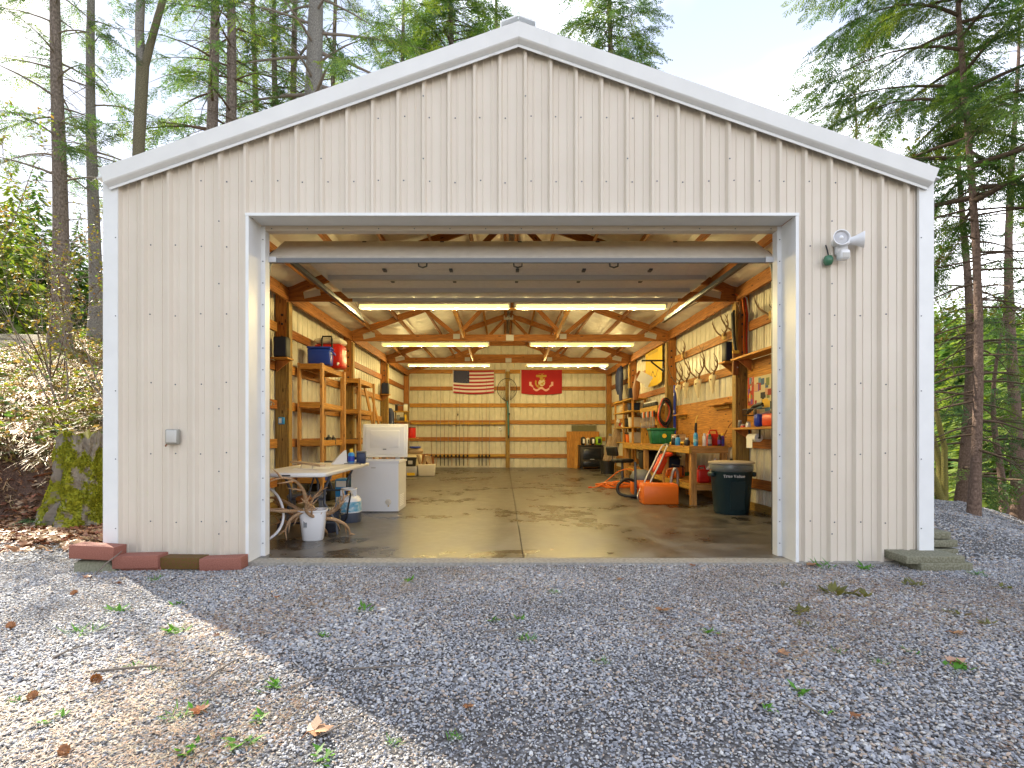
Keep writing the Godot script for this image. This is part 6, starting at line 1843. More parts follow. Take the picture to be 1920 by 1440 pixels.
func build_back() -> void:
	var f := thing("star_spangled_flag", "American flag hung flat on the back wall girts", "flag", Vector3(-1.215, 3.45, -14.13))
	part("cloth", cloth(1.46, 0.80, 0.05, 0.016, 1), picture_mat("stars_and_stripes", stripes_image()), f)
	f = thing("scarlet_flag", "scarlet flag with gold globe and anchor emblem over a scroll", "flag", Vector3(1.19, 3.47, -14.13))
	part("cloth", cloth(1.48, 0.84, 0.05, 0.016, 4), picture_mat("scarlet_crest", crest_image()), f)
	# landing net and poles on the centre post
	var n := thing("landing_net", "black landing net with teal handle hung on the centre post", "net", Vector3(-0.02, 2.75, -13.99))
	var hoop := []
	for k in 25:
		var a := TAU * k / 24.0 + PI * 1.5
		hoop.append(Vector3(0.345 * cos(a) * (1.0 if sin(a) > 0 else 1.0 - 0.35 * pow(-sin(a), 2.0)), 0.40 * sin(a), 0.0))
	part("hoop", mb().tube(hoop, [0.012], 6, false), M.black, n)
	var nb := mb()
	for k in 12:
		var a := TAU * k / 12.0
		nb.tube([Vector3(0.33 * cos(a), 0.38 * sin(a), 0), Vector3(0.2 * cos(a), 0.22 * sin(a) - 0.12, 0.05), Vector3(0.05 * cos(a), -0.42, 0.05)], [0.0035], 3, false)
	for q in [[0.8, 0.02], [0.6, 0.04], [0.4, 0.05]]:
		var ring := []
		for k in 17:
			var a := TAU * k / 16.0
			ring.append(Vector3(0.33 * q[0] * cos(a), 0.38 * q[0] * sin(a) - 0.2 * (1.0 - q[0]), q[1]))
		nb.tube(ring, [0.003], 3, false)
	part("netting", nb, M.black, n)
	part("handle", mb().tube([Vector3(0.0, -0.4, 0.02), Vector3(0.03, -0.62, 0.02), Vector3(0.05, -1.62, 0.02)], [0.022], 8), M.teal, n)
	part("end_cap", mb().tube([Vector3(0.05, -1.61, 0.02), Vector3(0.05, -1.70, 0.02)], [0.026], 8), M.black, n)
	n = thing("silver_pole", "straight silver pole hung in front of the landing net", "pole", Vector3(0.06, 1.92, -13.93))
	part("pole", mb().tube([Vector3(0, 0, 0), Vector3(0, 1.12, 0)], [0.018], 8), M.galvanised, n)
	part("grip", mb().tube([Vector3(0, -0.06, 0), Vector3(0, 0.01, 0)], [0.022], 8), M.black, n)
	n = thing("wall_outlet", "white outlet plate on the back wall beside the centre post", "outlet", Vector3(-0.27, 1.38, -14.17))
	part("plate", mb().rbox(Vector3(0, 0, 0), Vector3(0.12, 0.14, 0.06), 0.01), M.white_plastic, n)
	part("sockets", mb().box(Vector3(0, 0, 0.032), Vector3(0.05, 0.03, 0.004)), M.grey_plastic, n)
	# fishing rods
	for q in [[1.565, -3.4, -0.1, "upper yellow board of the fishing rod rack"], [0.43, -2.65, -0.1, "lower yellow board of the fishing rod rack"]]:
		n = thing("rod_rack", q[3], "rack", Vector3((q[1] + q[2]) / 2, q[0], -14.10))
		part("rail", mb().box(Vector3(0, 0, 0), Vector3(q[2] - q[1], 0.075, 0.09)), M.pine_yellow, n)
		for k in 14:
			part("peg", mb().box(Vector3(-(q[2] - q[1]) / 2 + 0.15 + k * 0.17, 0.04, 0.055), Vector3(0.012, 0.03, 0.03)), M.shelf_wood, n)
	var i := 0
	for x in [-2.68, -2.52, -2.37, -2.23, -2.10, -1.97, -1.82, -1.70, -1.55, -1.41, -1.01, -0.90, -0.76, -0.64]:
		n = thing("fishing_rod", "thin fishing rod with dark reel standing in the wall rack", "fishing rod", Vector3(x, 0.12, -14.02), 0, "fishing rods in the rack on the back wall")
		var top := 1.75 + 0.5 * absf(sin(i * 2.3)) + (0.9 if i % 5 == 2 else 0.0)
		part("blank", mb().tube([Vector3(0, 0.05, 0), Vector3(0, top * 0.5, 0.0), Vector3(0.01, top, -0.01)], [0.009, 0.007, 0.003], 5), M.grey_plastic if i % 3 else M.leather, n)
		part("grip", mb().tube([Vector3(0, -0.05, 0), Vector3(0, 0.35, 0)], [0.014], 7), M.antler if i % 4 == 1 else M.black, n)
		part("reel", mb().lathe([[0.04, -0.03], [0.045, 0.0], [0.04, 0.03]], Vector3(0.0, 0.30, 0.055), 10, Basis(Vector3(0, 0, 1), PI / 2)), M.black_gloss, n)
		i += 1
	n = thing("hanging_lure", "tiny dark lure hanging between two girts of the back wall", "lure", Vector3(-1.77, 1.83, -14.16))
	part("body", mb().lathe([[0.0, 0], [0.02, 0.03], [0.018, 0.08], [0.0, 0.1]], Vector3.ZERO, 8), M.black, n)
	part("hook", mb().tube([Vector3(0, 0.1, 0), Vector3(0.01, 0.14, 0), Vector3(0, 0.17, 0)], [0.006], 5), M.leather, n)
	# sheets, stove and bags
	n = thing("plywood_sheet", "brown plywood sheet leaning on the back wall behind the stove", "plywood", Vector3(2.66, 0, -13.85))
	part("sheet", mb().beam(Vector3(0, 0.01, 0), Vector3(0, 1.28, -0.22), 1.16, 0.018, Vector3(0, 0, 1)), M.plywood, n)
	n = thing("grey_board", "grey-green board leaning behind the plywood sheet", "board", Vector3(2.70, 0, -13.97))
	part("board", mb().beam(Vector3(0, 0.01, 0), Vector3(0, 1.50, -0.15), 0.86, 0.018, Vector3(0, 0, 1)), M.board_grey, n)
	n = thing("narrow_board", "narrow slanted wood board leaning beside the black stove", "board", Vector3(2.36, 0, -13.5))
	part("board", mb().beam(Vector3(-0.05, 0.01, 0.1), Vector3(0.05, 0.95, -0.2), 0.12, 0.02, Vector3(0, 0, 1)), M.shelf_wood, n)
	n = thing("black_stove", "black cast-iron heating stove standing against the plywood", "stove", Vector3(2.82, 0, -13.3))
	part("body", mb().rbox(Vector3(0, 0.43, 0), Vector3(0.80, 0.70, 0.50), 0.03), M.stove, n)
	part("top_plate", mb().rbox(Vector3(0, 0.795, 0), Vector3(0.84, 0.03, 0.54), 0.012), M.black, n)
	part("door", mb().rbox(Vector3(0, 0.52, 0.25), Vector3(0.60, 0.36, 0.03), 0.02), M.black_gloss, n)
	part("handle", mb().box(Vector3(0, 0.34, 0.27), Vector3(0.14, 0.02, 0.03)), M.galvanised, n)
	part("ash_drawer", mb().rbox(Vector3(0, 0.2, 0.25), Vector3(0.6, 0.16, 0.03), 0.015), M.black_gloss, n)
	for x in [-0.33, 0.33]:
		for z in [-0.18, 0.18]:
			part("leg", mb().box(Vector3(x, 0.045, z), Vector3(0.06, 0.09, 0.06)), M.black, n)
	for q in [[-0.28, "black", 0.15, 0.28, "dark sports bag with white end panel on the stove"], [-0.12, "off_white", 0.12, 0.25, "white jug standing on the black stove"], [0.04, "black", 0.15, 0.27, "black helmet-like bag between jug and green bag"], [0.24, "lime", 0.22, 0.29, "bright green and black bag on the stove"]]:
		var k := thing("stove_top_bag", q[4], "bag", Vector3(2.82 + q[0], 0.811, -13.2))
		part("body", mb().rbox(Vector3(0, q[3] / 2, 0), Vector3(q[2], q[3], 0.24), 0.06), M[q[1]], k)
		part("panel", mb().rbox(Vector3(0.01, q[3] * 0.5, 0.122), Vector3(q[2] * 0.45, q[3] * 0.55, 0.012), 0.005), M.white_plastic if q[1] == "black" else M.black, k)
	# pale trim lengths leaning in the corner, and their bin
	n = thing("corner_bin", "black bin holding long white trim boards in the back corner", "bin", Vector3(2.93, 0, -11.0))
	bucket_like(n, "pail", 0.19, 0.22, 0.40, "black")
	i = 0
	for q in [[-0.12, 0.10, "white"], [-0.03, 0.05, "red"], [0.06, 0.0, "red"], [0.12, -0.06, "white"], [-0.16, -0.04, "grey"]]:
		n = thing("trim_board", "long pale trim board with %s end leaning out of the black bin" % q[2], "board", Vector3(2.93 + q[0], 0.02, -11.0 + q[1]), 0, "trim boards leaning in the corner bin")
		var e := Vector3(0.42 - 0.04 * i, 1.50 - 0.1 * i, -0.05)
		part("board", mb().beam(Vector3(0, 0, 0), e, 0.09, 0.02, Vector3(0, 0, 1)), M.pale_wood, n)
		part("end", mb().beam(e, e * 1.06, 0.09, 0.021, Vector3(0, 0, 1)), M.red if q[2] == "red" else M.white_plastic if q[2] == "white" else M.grey_plastic, n)
		i += 1

func tin(at: Vector3, r: float, h: float, body: String, cap: String, band: String, what: String) -> void:
	can("spray_can", what, "can", at, r, h, body, cap, 0.035, 0.62, "cans and bottles on the workbench", band)

func skull(at: Vector3, s: float, sp: float, label: String, tines: int, bone := true) -> void:
	var t := thing("antler_mount", label, "antlers", at, -PI / 2, "antlers mounted on the wall")
	var b := mb()
	if bone:
		b.loft([mb().rrect(Vector3(0, 0.02, 0.04), 0.03 * s, 0.03 * s, 0.01, Basis()), mb().rrect(Vector3(0, -0.02 * s, 0.05), 0.13 * s, 0.10 * s, 0.03, Basis()), mb().rrect(Vector3(0, -0.10 * s, 0.06), 0.12 * s, 0.10 * s, 0.03, Basis()), mb().rrect(Vector3(0, -0.17 * s, 0.06), 0.08 * s, 0.07 * s, 0.02, Basis()), mb().rrect(Vector3(0, -0.29 * s, 0.05), 0.045 * s, 0.04 * s, 0.012, Basis()), mb().rrect(Vector3(0, -0.33 * s, 0.05), 0.02 * s, 0.02 * s, 0.006, Basis())])
		part("skull", b, M.bone, t)
		for x in [-1.0, 1.0]:
			part("eye_socket", mb().rbox(Vector3(x * 0.05 * s, -0.09 * s, 0.085 * s + 0.022), Vector3(0.03, 0.028, 0.02), 0.008), M.leather, t)
	else:
		part("skull", mb().rbox(Vector3(0, 0, 0.03), Vector3(0.12, 0.13, 0.06), 0.03), M.skull_tip, t)
	for x in [-1.0, 1.0]:
		part("antler", antler_mesh(mb(), Vector3(x * 0.04, 0.0, 0.05), x, s * sp * 0.78, tines, 1.3, 0.014), M.antler_dark, t)

func build_right() -> void:
	var r := RandomNumberGenerator.new()
	r.seed = 400
	# workbenches, one behind the other
	var i := 0
	for q in [[-3.80, -5.42, 2.86, 0.96, "stout wooden workbench covered with cans beside the bin"], [-5.44, -7.0, 2.92, 0.955, "wooden workbench carrying the green tote"], [-7.02, -9.0, 2.95, 0.93, "rough wooden bench near the tool rack"]]:
		var t := thing("workbench", q[4], "workbench", Vector3(), 0, "workbenches along the wall")
		var x0: float = q[2]
		var x1 := 3.50 if i < 2 else 3.60
		part("top", mb().box(Vector3((x0 + x1) / 2, q[3] - 0.012, (q[0] + q[1]) / 2), Vector3(x1 - x0, 0.024, q[0] - q[1])), M.shelf_wood, t)
		part("apron", mb().beam(Vector3(x0 + 0.02, q[3] - 0.07, q[0] - 0.002), Vector3(x0 + 0.02, q[3] - 0.07, q[1] + 0.002), 0.038, 0.09), M.pine_yellow, t)
		part("end_apron", mb().beam(Vector3(x0 + 0.041, q[3] - 0.07, q[0] - 0.02), Vector3(x1 - 0.01, q[3] - 0.07, q[0] - 0.02), 0.038, 0.09), M.shelf_pale, t)
		for z in [q[0] - 0.065, q[1] + 0.055]:
			part("leg", mb().box(Vector3(x0 + 0.085, (q[3] - 0.12) / 2, z), Vector3(0.09, q[3] - 0.115, 0.09)), M.shelf_pale, t)
			part("leg", mb().box(Vector3(x1 - 0.06, (q[3] - 0.12) / 2, z), Vector3(0.09, q[3] - 0.115, 0.09)), M.shelf_pale, t)
		var s := node("lower_shelf", t)
		part("deck", mb().box(Vector3((x0 + x1) / 2 + 0.05, 0.345, (q[0] + q[1]) / 2), Vector3(x1 - x0 - 0.12, 0.016, q[0] - q[1] - 0.03)), M.plywood, s)
		part("end_rail", mb().beam(Vector3(x0 + 0.135, 0.29, q[0] - 0.05), Vector3(x1 - 0.11, 0.29, q[0] - 0.05), 0.038, 0.09), M.shelf_pale, s)
		part("front_rail", mb().beam(Vector3(x0 + 0.085, 0.29, q[0] - 0.112), Vector3(x0 + 0.085, 0.29, q[1] + 0.102), 0.038, 0.09), M.pine_yellow, s)
		i += 1
	# backing panels
	for q in [[-3.62, -6.95, 0.99, 1.78, "plywood backing panel on the wall above the workbench"], [-0.4, -3.40, 1.26, 2.13, "plywood notice panel between two shelves by the door"], [-7.12, -9.6, 0.96, 1.62, "plywood backing panel behind the tool rack"]]:
		var t := thing("plywood_backing", q[4], "plywood", Vector3(3.622, (q[2] + q[3]) / 2, (q[0] + q[1]) / 2))
		part("sheet", mb().box(Vector3(), Vector3(0.014, q[3] - q[2], q[0] - q[1])), M.plywood, t)
	# cans on the bench
	var Y := 0.961
	tin(Vector3(3.17, Y, -3.97), 0.033, 0.17, "white_plastic", "white_plastic", "", "tall white spray can among the bench cans")
	tin(Vector3(3.27, Y, -4.0), 0.033, 0.16, "grey_plastic", "tote_green", "light_grey", "grey can with green top on the bench")
	tin(Vector3(3.32, Y, -4.12), 0.033, 0.15, "light_grey", "black", "red", "can with red label in the row on the bench")
	tin(Vector3(3.41, Y, -3.95), 0.03, 0.15, "black", "black", "purple", "slim black can standing on the bench")
	tin(Vector3(3.47, Y, -3.98), 0.033, 0.17, "purple", "yellow", "blue", "blue spray can with yellow top at the end of the row")
	tin(Vector3(2.98, Y, -4.25), 0.05, 0.10, "black", "galvanised", "", "squat dark jar beside the torch")
	tin(Vector3(2.92, Y, -4.55), 0.045, 0.14, "sky_blue", "black", "", "short blue can behind the torch")
	tin(Vector3(2.95, Y, -4.85), 0.05, 0.13, "black_gloss", "galvanised", "", "dark glossy can next to the yellow gloves")
	var t := thing("red_caddy", "red plastic caddy standing behind the spray cans", "caddy", Vector3(3.40, Y, -4.2))
	part("body", mb().rbox(Vector3(0, 0.1, 0), Vector3(0.2, 0.2, 0.14), 0.03), M.red, t)
	part("handle", mb().tube([Vector3(-0.07, 0.2, 0), Vector3(-0.05, 0.26, 0), Vector3(0.05, 0.26, 0), Vector3(0.07, 0.2, 0)], [0.014], 6), M.red, t)
	t = thing("blow_torch", "blue gas cylinder with black torch head on the bench corner", "torch", Vector3(3.02, Y, -3.95))
	part("cylinder", mb().lathe([[0.036, 0.0], [0.038, 0.01], [0.038, 0.17], [0.03, 0.205], [0.016, 0.22]], Vector3.ZERO, 16), M.sky_blue, t)
	part("label", mb().lathe([[0.0388, 0.06], [0.0388, 0.15]], Vector3.ZERO, 16, Basis(), false, false), M.label_print, t)
	part("torch_head", mb().tube([Vector3(0, 0.22, 0), Vector3(0, 0.30, 0), Vector3(0.005, 0.38, 0)], [0.02, 0.024, 0.016], 8), M.black, t)
	part("burner", mb().tube([Vector3(0.0, 0.38, 0), Vector3(0.005, 0.44, 0), Vector3(0.03, 0.50, 0)], [0.01, 0.008, 0.008], 6), M.brass, t)
	t = thing("work_gloves", "yellow leather work gloves lying on the bench", "gloves", Vector3(3.02, Y, -5.05), 0.3)
	for q in [[0.0, 0.0], [0.12, 0.1]]:
		part("palm", mb().rbox(Vector3(q[0], 0.03, q[1]), Vector3(0.12, 0.06, 0.16), 0.025), M.yellow, t)
		for k in 4:
			part("finger", mb().tube([Vector3(q[0] - 0.045 + 0.03 * k, 0.035, q[1] + 0.07), Vector3(q[0] - 0.05 + 0.033 * k, 0.03, q[1] + 0.15)], [0.015, 0.012], 7), M.yellow, t)
	t = thing("cardboard_box", "small pale box standing behind the gloves", "box", Vector3(3.28, 0.956, -5.6), 0.2)
	part("box", mb().box(Vector3(0, 0.1, 0), Vector3(0.22, 0.2, 0.16)), M.pale_wood, t)
	t = thing("green_tote", "green plastic tote with ribbed sides on the middle bench", "tote", Vector3(3.16, 0.956, -6.35), -0.1)
	part("tub", mb().rbox(Vector3(0, 0.15, 0), Vector3(0.50, 0.30, 0.38), 0.03, Basis(), 0.84), M.tote_green, t)
	part("rim", mb().rbox(Vector3(0, 0.305, 0), Vector3(0.54, 0.05, 0.42), 0.02), M.tote_green, t)
	for x in [-0.19, -0.06, 0.07, 0.2]:
		part("rib", mb().beam(Vector3(x * 0.9, 0.02, 0.165), Vector3(x, 0.28, 0.192), 0.012, 0.02), M.tote_green, t)
	part("badge", mb().lathe([[0.045, 0], [0.045, 0.006]], Vector3(0.03, 0.17, 0.188), 14, Basis(Vector3.RIGHT, PI / 2 - 0.1)), M.yellow, t)
	# under the benches
	t = thing("gas_can", "red petrol can with red spout on the lower shelf of the bench", "gas can", Vector3(3.15, 0.354, -4.05))
	part("can", mb().rbox(Vector3(0, 0.11, 0), Vector3(0.20, 0.22, 0.26), 0.03), M.red, t)
	part("grip", mb().tube([Vector3(-0.05, 0.21, 0), Vector3(-0.04, 0.27, 0), Vector3(0.05, 0.27, 0), Vector3(0.06, 0.21, 0)], [0.016], 6), M.red, t)
	part("spout", mb().tube([Vector3(0.07, 0.22, 0.06), Vector3(0.12, 0.30, 0.1), Vector3(0.19, 0.40, 0.14)], [0.02, 0.015, 0.012], 8), M.white_plastic, t)
	t = thing("red_box", "low red box beside the petrol can under the bench", "box", Vector3(3.36, 0.354, -4.15))
	part("box", mb().rbox(Vector3(0, 0.09, 0), Vector3(0.18, 0.18, 0.3), 0.02), M.red, t)
	part("latch", mb().box(Vector3(0, 0.13, 0.152), Vector3(0.04, 0.04, 0.008)), M.black, t)
	t = thing("chainsaw", "orange chainsaw resting on the lower shelf of the bench", "chainsaw", Vector3(3.02, 0.354, -4.95), 0.7)
	part("body", mb().rbox(Vector3(0, 0.1, 0), Vector3(0.3, 0.18, 0.2), 0.04), M.orange, t)
	part("rear_handle", mb().tube([Vector3(-0.14, 0.15, 0), Vector3(-0.28, 0.16, 0), Vector3(-0.32, 0.08, 0), Vector3(-0.26, 0.03, 0), Vector3(-0.13, 0.04, 0)], [0.018], 7), M.orange, t)
	part("front_handle", mb().tube([Vector3(0.05, 0.05, 0.11), Vector3(0.03, 0.22, 0.12), Vector3(0.03, 0.24, -0.1), Vector3(0.05, 0.05, -0.11)], [0.013], 7), M.black, t)
	part("guide_bar", mb().box(Vector3(0.30, 0.06, 0.0), Vector3(0.34, 0.07, 0.008)), M.tote_green, t)
	for q in [[3.2, -6.0, 0.4, 0.34, "dark blue drum of cables under the middle bench", "navy_plastic"], [3.25, -7.6, 0.44, 0.4, "black tub of parts under the rough bench", "black"]]:
		t = thing("parts_tub", q[4], "tub", Vector3(q[0], 0.354 if q[1] > -7 else 0.354, q[1]))
		part("tub", mb().rbox(Vector3(0, q[3] / 2, 0), Vector3(q[2], q[3], q[2]), 0.05, Basis(), 0.88), M[q[5]], t)
		part("lid", mb().rbox(Vector3(0, q[3] + 0.012, 0), Vector3(q[2] + 0.02, 0.03, q[2] + 0.02), 0.015), M[q[5]], t)
	# orange case on the floor
	t = thing("orange_case", "bright orange plastic case on the floor before the workbench", "case", Vector3(2.44, 0, -4.06), -0.04)
	part("case", mb().rbox(Vector3(0, 0.16, 0), Vector3(0.58, 0.32, 0.34), 0.025), M.orange, t)
	part("lid", mb().rbox(Vector3(0, 0.325, -0.01), Vector3(0.56, 0.025, 0.32), 0.012), M.orange, t)
	part("loop_handle", mb().tube([Vector3(-0.29, 0.24, -0.05), Vector3(-0.35, 0.14, 0.02), Vector3(-0.35, 0.08, 0.04), Vector3(-0.31, 0.07, 0.0)], [0.012], 6), M.steel, t)
	# red electric tiller standing behind the case
	t = thing("electric_tiller", "red electric garden tool with bent grey handle tubes behind the orange case", "garden tool", Vector3(2.62, 0, -4.75), 0.25)
	part("motor", mb().rbox(Vector3(0.05, 0.60, 0), Vector3(0.15, 0.34, 0.16), 0.05, Basis(Vector3(0, 0, 1), -0.5)), M.red_orange, t)
	for z in [-0.1, 0.1]:
		part("handle_tube", mb().tube(mb().curve([Vector3(-0.28, 0.02, z), Vector3(-0.18, 0.34, z), Vector3(-0.02, 0.62, z), Vector3(0.12, 0.90, z * 0.9), Vector3(0.17, 0.96, z * 0.5)]), [0.016], 8), M.galvanised, t)
	part("grip", mb().tube([Vector3(0.17, 0.96, -0.07), Vector3(0.19, 0.97, 0), Vector3(0.17, 0.96, 0.07)], [0.021], 8), M.grey_plastic, t)
	part("upper_guard", mb().rbox(Vector3(0.17, 0.78, 0), Vector3(0.2, 0.07, 0.2), 0.03, Basis(Vector3(0, 0, 1), 0.3)), M.red_orange, t)
	part("tine_cover", mb().rbox(Vector3(-0.16, 0.20, 0), Vector3(0.36, 0.12, 0.3), 0.04), M.red_orange, t)
	part("base", mb().rbox(Vector3(-0.1, 0.07, 0), Vector3(0.4, 0.13, 0.26), 0.03), M.black, t)
	t = thing("grey_hose_loop", "grey flexible duct bent in a loop behind the orange case", "hose", Vector3(2.80, 0, -4.45))
	part("duct", mb().tube(mb().curve([Vector3(-0.06, 0.04, 0), Vector3(-0.02, 0.4, 0), Vector3(0.03, 0.56, 0.02), Vector3(0.09, 0.46, 0.0), Vector3(0.08, 0.2, -0.03), Vector3(0.05, 0.04, -0.05)]), [0.026], 9), M.steel, t)
	# shop vacuum with its hose
	t = thing("shop_vacuum", "orange and black shop vacuum with a black hose loop", "vacuum", Vector3(2.32, 0, -5.1))
	part("tank", mb().lathe([[0.18, 0.05], [0.20, 0.08], [0.20, 0.30], [0.18, 0.32]], Vector3(0.1, 0, 0), 20), M.orange, t)
	part("motor_head", mb().lathe([[0.19, 0.32], [0.20, 0.36], [0.16, 0.46], [0.08, 0.5]], Vector3(0.1, 0, 0), 20), M.grey_plastic, t)
	part("hose", mb().tube(mb().curve([Vector3(-0.06, 0.30, 0.12), Vector3(-0.22, 0.34, 0.2), Vector3(-0.38, 0.24, 0.25), Vector3(-0.38, 0.10, 0.3), Vector3(-0.24, 0.05, 0.36), Vector3(-0.05, 0.06, 0.4), Vector3(0.06, 0.05, 0.4)]), [0.028], 9), M.black, t)
	part("wand", mb().tube([Vector3(-0.08, 0.05, 0.32), Vector3(-0.085, 0.66, 0.3)], [0.026, 0.022], 10), M.steel_blue, t)
	part("nozzle", mb().rbox(Vector3(-0.08, 0.035, 0.32), Vector3(0.2, 0.06, 0.08), 0.02), M.black, t)
	for x in [-0.04, 0.24]:
		part("castor", mb().lathe([[0.04, -0.015], [0.04, 0.015]], Vector3(x, 0.04, 0.12), 10, Basis(Vector3(0, 0, 1), PI / 2)), M.black, t)
	# black shop stool and cord
	t = thing("shop_stool", "black padded swivel stool with backrest in front of the rough bench", "stool", Vector3(2.58, 0, -7.4), 0.5)
	part("seat", mb().rbox(Vector3(0, 0.56, 0), Vector3(0.40, 0.09, 0.38), 0.04), M.black, t)
	part("backrest", mb().rbox(Vector3(-0.30, 0.78, 0), Vector3(0.07, 0.22, 0.36), 0.03, Basis(Vector3(0, 0, 1), 0.25)), M.black, t)
	part("back_bar", mb().tube([Vector3(-0.15, 0.52, 0), Vector3(-0.28, 0.56, 0), Vector3(-0.30, 0.74, 0)], [0.016], 7), M.steel_dark, t)
	part("column", mb().tube([Vector3(0, 0.10, 0), Vector3(0, 0.52, 0)], [0.03], 9), M.steel_blue, t)
	for k in 5:
		var a := TAU * k / 5.0
		part("foot", mb().tube([Vector3(0, 0.11, 0), Vector3(cos(a) * 0.28, 0.04, sin(a) * 0.28), Vector3(cos(a) * 0.28, 0.0, sin(a) * 0.28)], [0.022, 0.018, 0.02], 7), M.black, t)
	t = thing("extension_cord", "orange extension cord coiled on the concrete floor", "cord", Vector3(2.28, 0, -6.9))
	var pts := []
	for k in 70:
		var a := k * 0.42
		var rad := 0.26 + 0.06 * sin(k * 1.7)
		pts.append(Vector3(cos(a) * rad * 1.25, 0.014 + 0.0018 * k * (0.5 + 0.5 * sin(k * 0.9)), sin(a) * rad))
	pts.append_array([Vector3(0.36, 0.2, 0.1), Vector3(0.44, 0.34, 0.05), Vector3(0.34, 0.40, 0.0), Vector3(0.1, 0.34, 0.0), Vector3(-0.16, 0.16, 0.1), Vector3(-0.38, 0.03, 0.15), Vector3(-0.52, 0.014, 0.2)])
	part("cable", mb().tube(mb().curve(pts, 3), [0.012], 6), M.orange, t)
	part("plug", mb().tube([Vector3(-0.52, 0.016, 0.2), Vector3(-0.59, 0.016, 0.22)], [0.02], 7), M.red_orange, t)
	# dustbin
	t = thing("dustbin", "dark green-blue dustbin with beige lid and plastic liner by the door", "bin", Vector3(3.19, 0, -2.98))
	part("drum", mb().lathe([[0.225, 0.0], [0.24, 0.02], [0.285, 0.62], [0.295, 0.63], [0.295, 0.70], [0.285, 0.71]], Vector3.ZERO, 34), M.bin_green, t)
	part("liner", mb().lathe([[0.286, 0.615], [0.312, 0.64], [0.305, 0.67], [0.31, 0.70], [0.30, 0.735]], Vector3.ZERO, 34, Basis(), false, false, 0.3), M.clear_film, t)
	part("lid", mb().lathe([[0.30, 0.725], [0.318, 0.73], [0.318, 0.75], [0.25, 0.762], [0.12, 0.768], [0.0, 0.77]], Vector3.ZERO, 34), M.beige_plastic, t)
	part("lid_knob", mb().lathe([[0.018, 0.765], [0.022, 0.79], [0.0, 0.80]], Vector3.ZERO, 10), M.black, t)
	part("front_panel", mb().beam(Vector3(-0.02, 0.08, 0.246), Vector3(-0.02, 0.48, 0.272), 0.20, 0.012, Vector3(0, 0, 1)), M.bin_green, t)
	part("side_handle", mb().rbox(Vector3(0.30, 0.57, 0.02), Vector3(0.06, 0.07, 0.16), 0.02), M.bin_green, t)
	part("side_handle", mb().rbox(Vector3(-0.30, 0.57, 0.02), Vector3(0.06, 0.07, 0.16), 0.02), M.bin_green, t)
	var tm := TextMesh.new()
	var fo := SystemFont.new()
	fo.font_names = PackedStringArray(["Droid Serif"])
	fo.font_weight = 700
	fo.font_italic = true
	tm.font = fo
	tm.text = "True Value"
	tm.font_size = 32
	tm.pixel_size = 0.0016
	tm.depth = 0.004
	var tl := MeshInstance3D.new()
	tl.name = "lettering"
	tl.mesh = tm
	tl.material_override = M.white_plastic
	t.add_child(tl, true)
	tl.position = Vector3(-0.075, 0.555, 0.275)
	tl.rotation = Vector3(0.08, -0.26, 0.0)
	# shelves by the door
	for q in [[2.292, "top shelf plank above the notice panel by the door", 0.24], [1.235, "wooden shelf plank with tools below the notice panel", 0.30]]:
		t = thing("wall_shelf", q[1], "shelf", Vector3(3.60 - q[2] / 2, q[0], -1.9))
		part("board", mb().box(Vector3(0, 0, 0), Vector3(q[2], 0.028, 3.0)), M.shelf_wood, t)
		for z in [-1.35, -0.2, 0.9]:
			part("bracket", mb().loft([PackedVector3Array([Vector3(q[2] / 2, -0.016, z), Vector3(-q[2] / 2 + 0.04, -0.016, z), Vector3(q[2] / 2, -0.19, z)]), PackedVector3Array([Vector3(q[2] / 2, -0.016, z + 0.03), Vector3(-q[2] / 2 + 0.04, -0.016, z + 0.03), Vector3(q[2] / 2, -0.19, z + 0.03)])]), M.fir_dark, t)
	for q in [[-2.87, 1.72, 0.52, 0.55, 21, "sun-faded collage of photos pinned to the notice panel", lin(0.5, 0.45, 0.3)], [-2.35, 1.76, 0.40, 0.60, 22, "black framed board covered with stickers on the notice panel", lin(0.6, 0.58, 0.5)], [-3.22, 1.80, 0.20, 0.42, 23, "narrow red leaflet pinned at the end of the notice panel", lin(0.45, 0.04, 0.03)]]:
		t = thing("notice_board", q[5], "poster", Vector3(3.60, q[1], q[0]), -PI / 2)
		if q[4] == 22: part("frame", mb().rbox(Vector3(0, 0, -0.004), Vector3(q[2] + 0.07, q[3] + 0.07, 0.02), 0.02, Basis(), 1.0, 0.004), M.black, t)
		var b := Mb.new()
		var w: float = q[2] / 2
		var h: float = q[3] / 2
		b.quad(Vector3(-w, h, 0.012), Vector3(w, h, 0.012), Vector3(w, -h, 0.012), Vector3(-w, -h, 0.012), Vector3(0, 0, 1))
		part("print", b, picture_mat("collage_%d" % q[4], collage_image(q[4], 96, 112, q[6])), t)
	t = thing("red_tool_case", "red plastic tool case with dark handle on the shelf", "case", Vector3(3.42, 1.25, -2.15))
	part("case", mb().rbox(Vector3(0, 0.085, 0), Vector3(0.22, 0.17, 0.34), 0.03), M.red_orange, t)
	part("label", mb().box(Vector3(-0.02, 0.07, 0.171), Vector3(0.12, 0.08, 0.004)), M.light_grey, t)
	part("handle", mb().rbox(Vector3(0, 0.19, 0), Vector3(0.05, 0.05, 0.24), 0.02), M.black, t)
	t = thing("blue_grinder", "blue and grey power tool next to the red tool case", "power tool", Vector3(3.36, 1.25, -2.5), 0.4)
	part("body", mb().rbox(Vector3(0, 0.09, 0), Vector3(0.10, 0.18, 0.1), 0.03), M.blue, t)
	part("arm", mb().beam(Vector3(0.0, 0.14, 0), Vector3(0.12, 0.2, 0.1), 0.05, 0.06), M.steel, t)
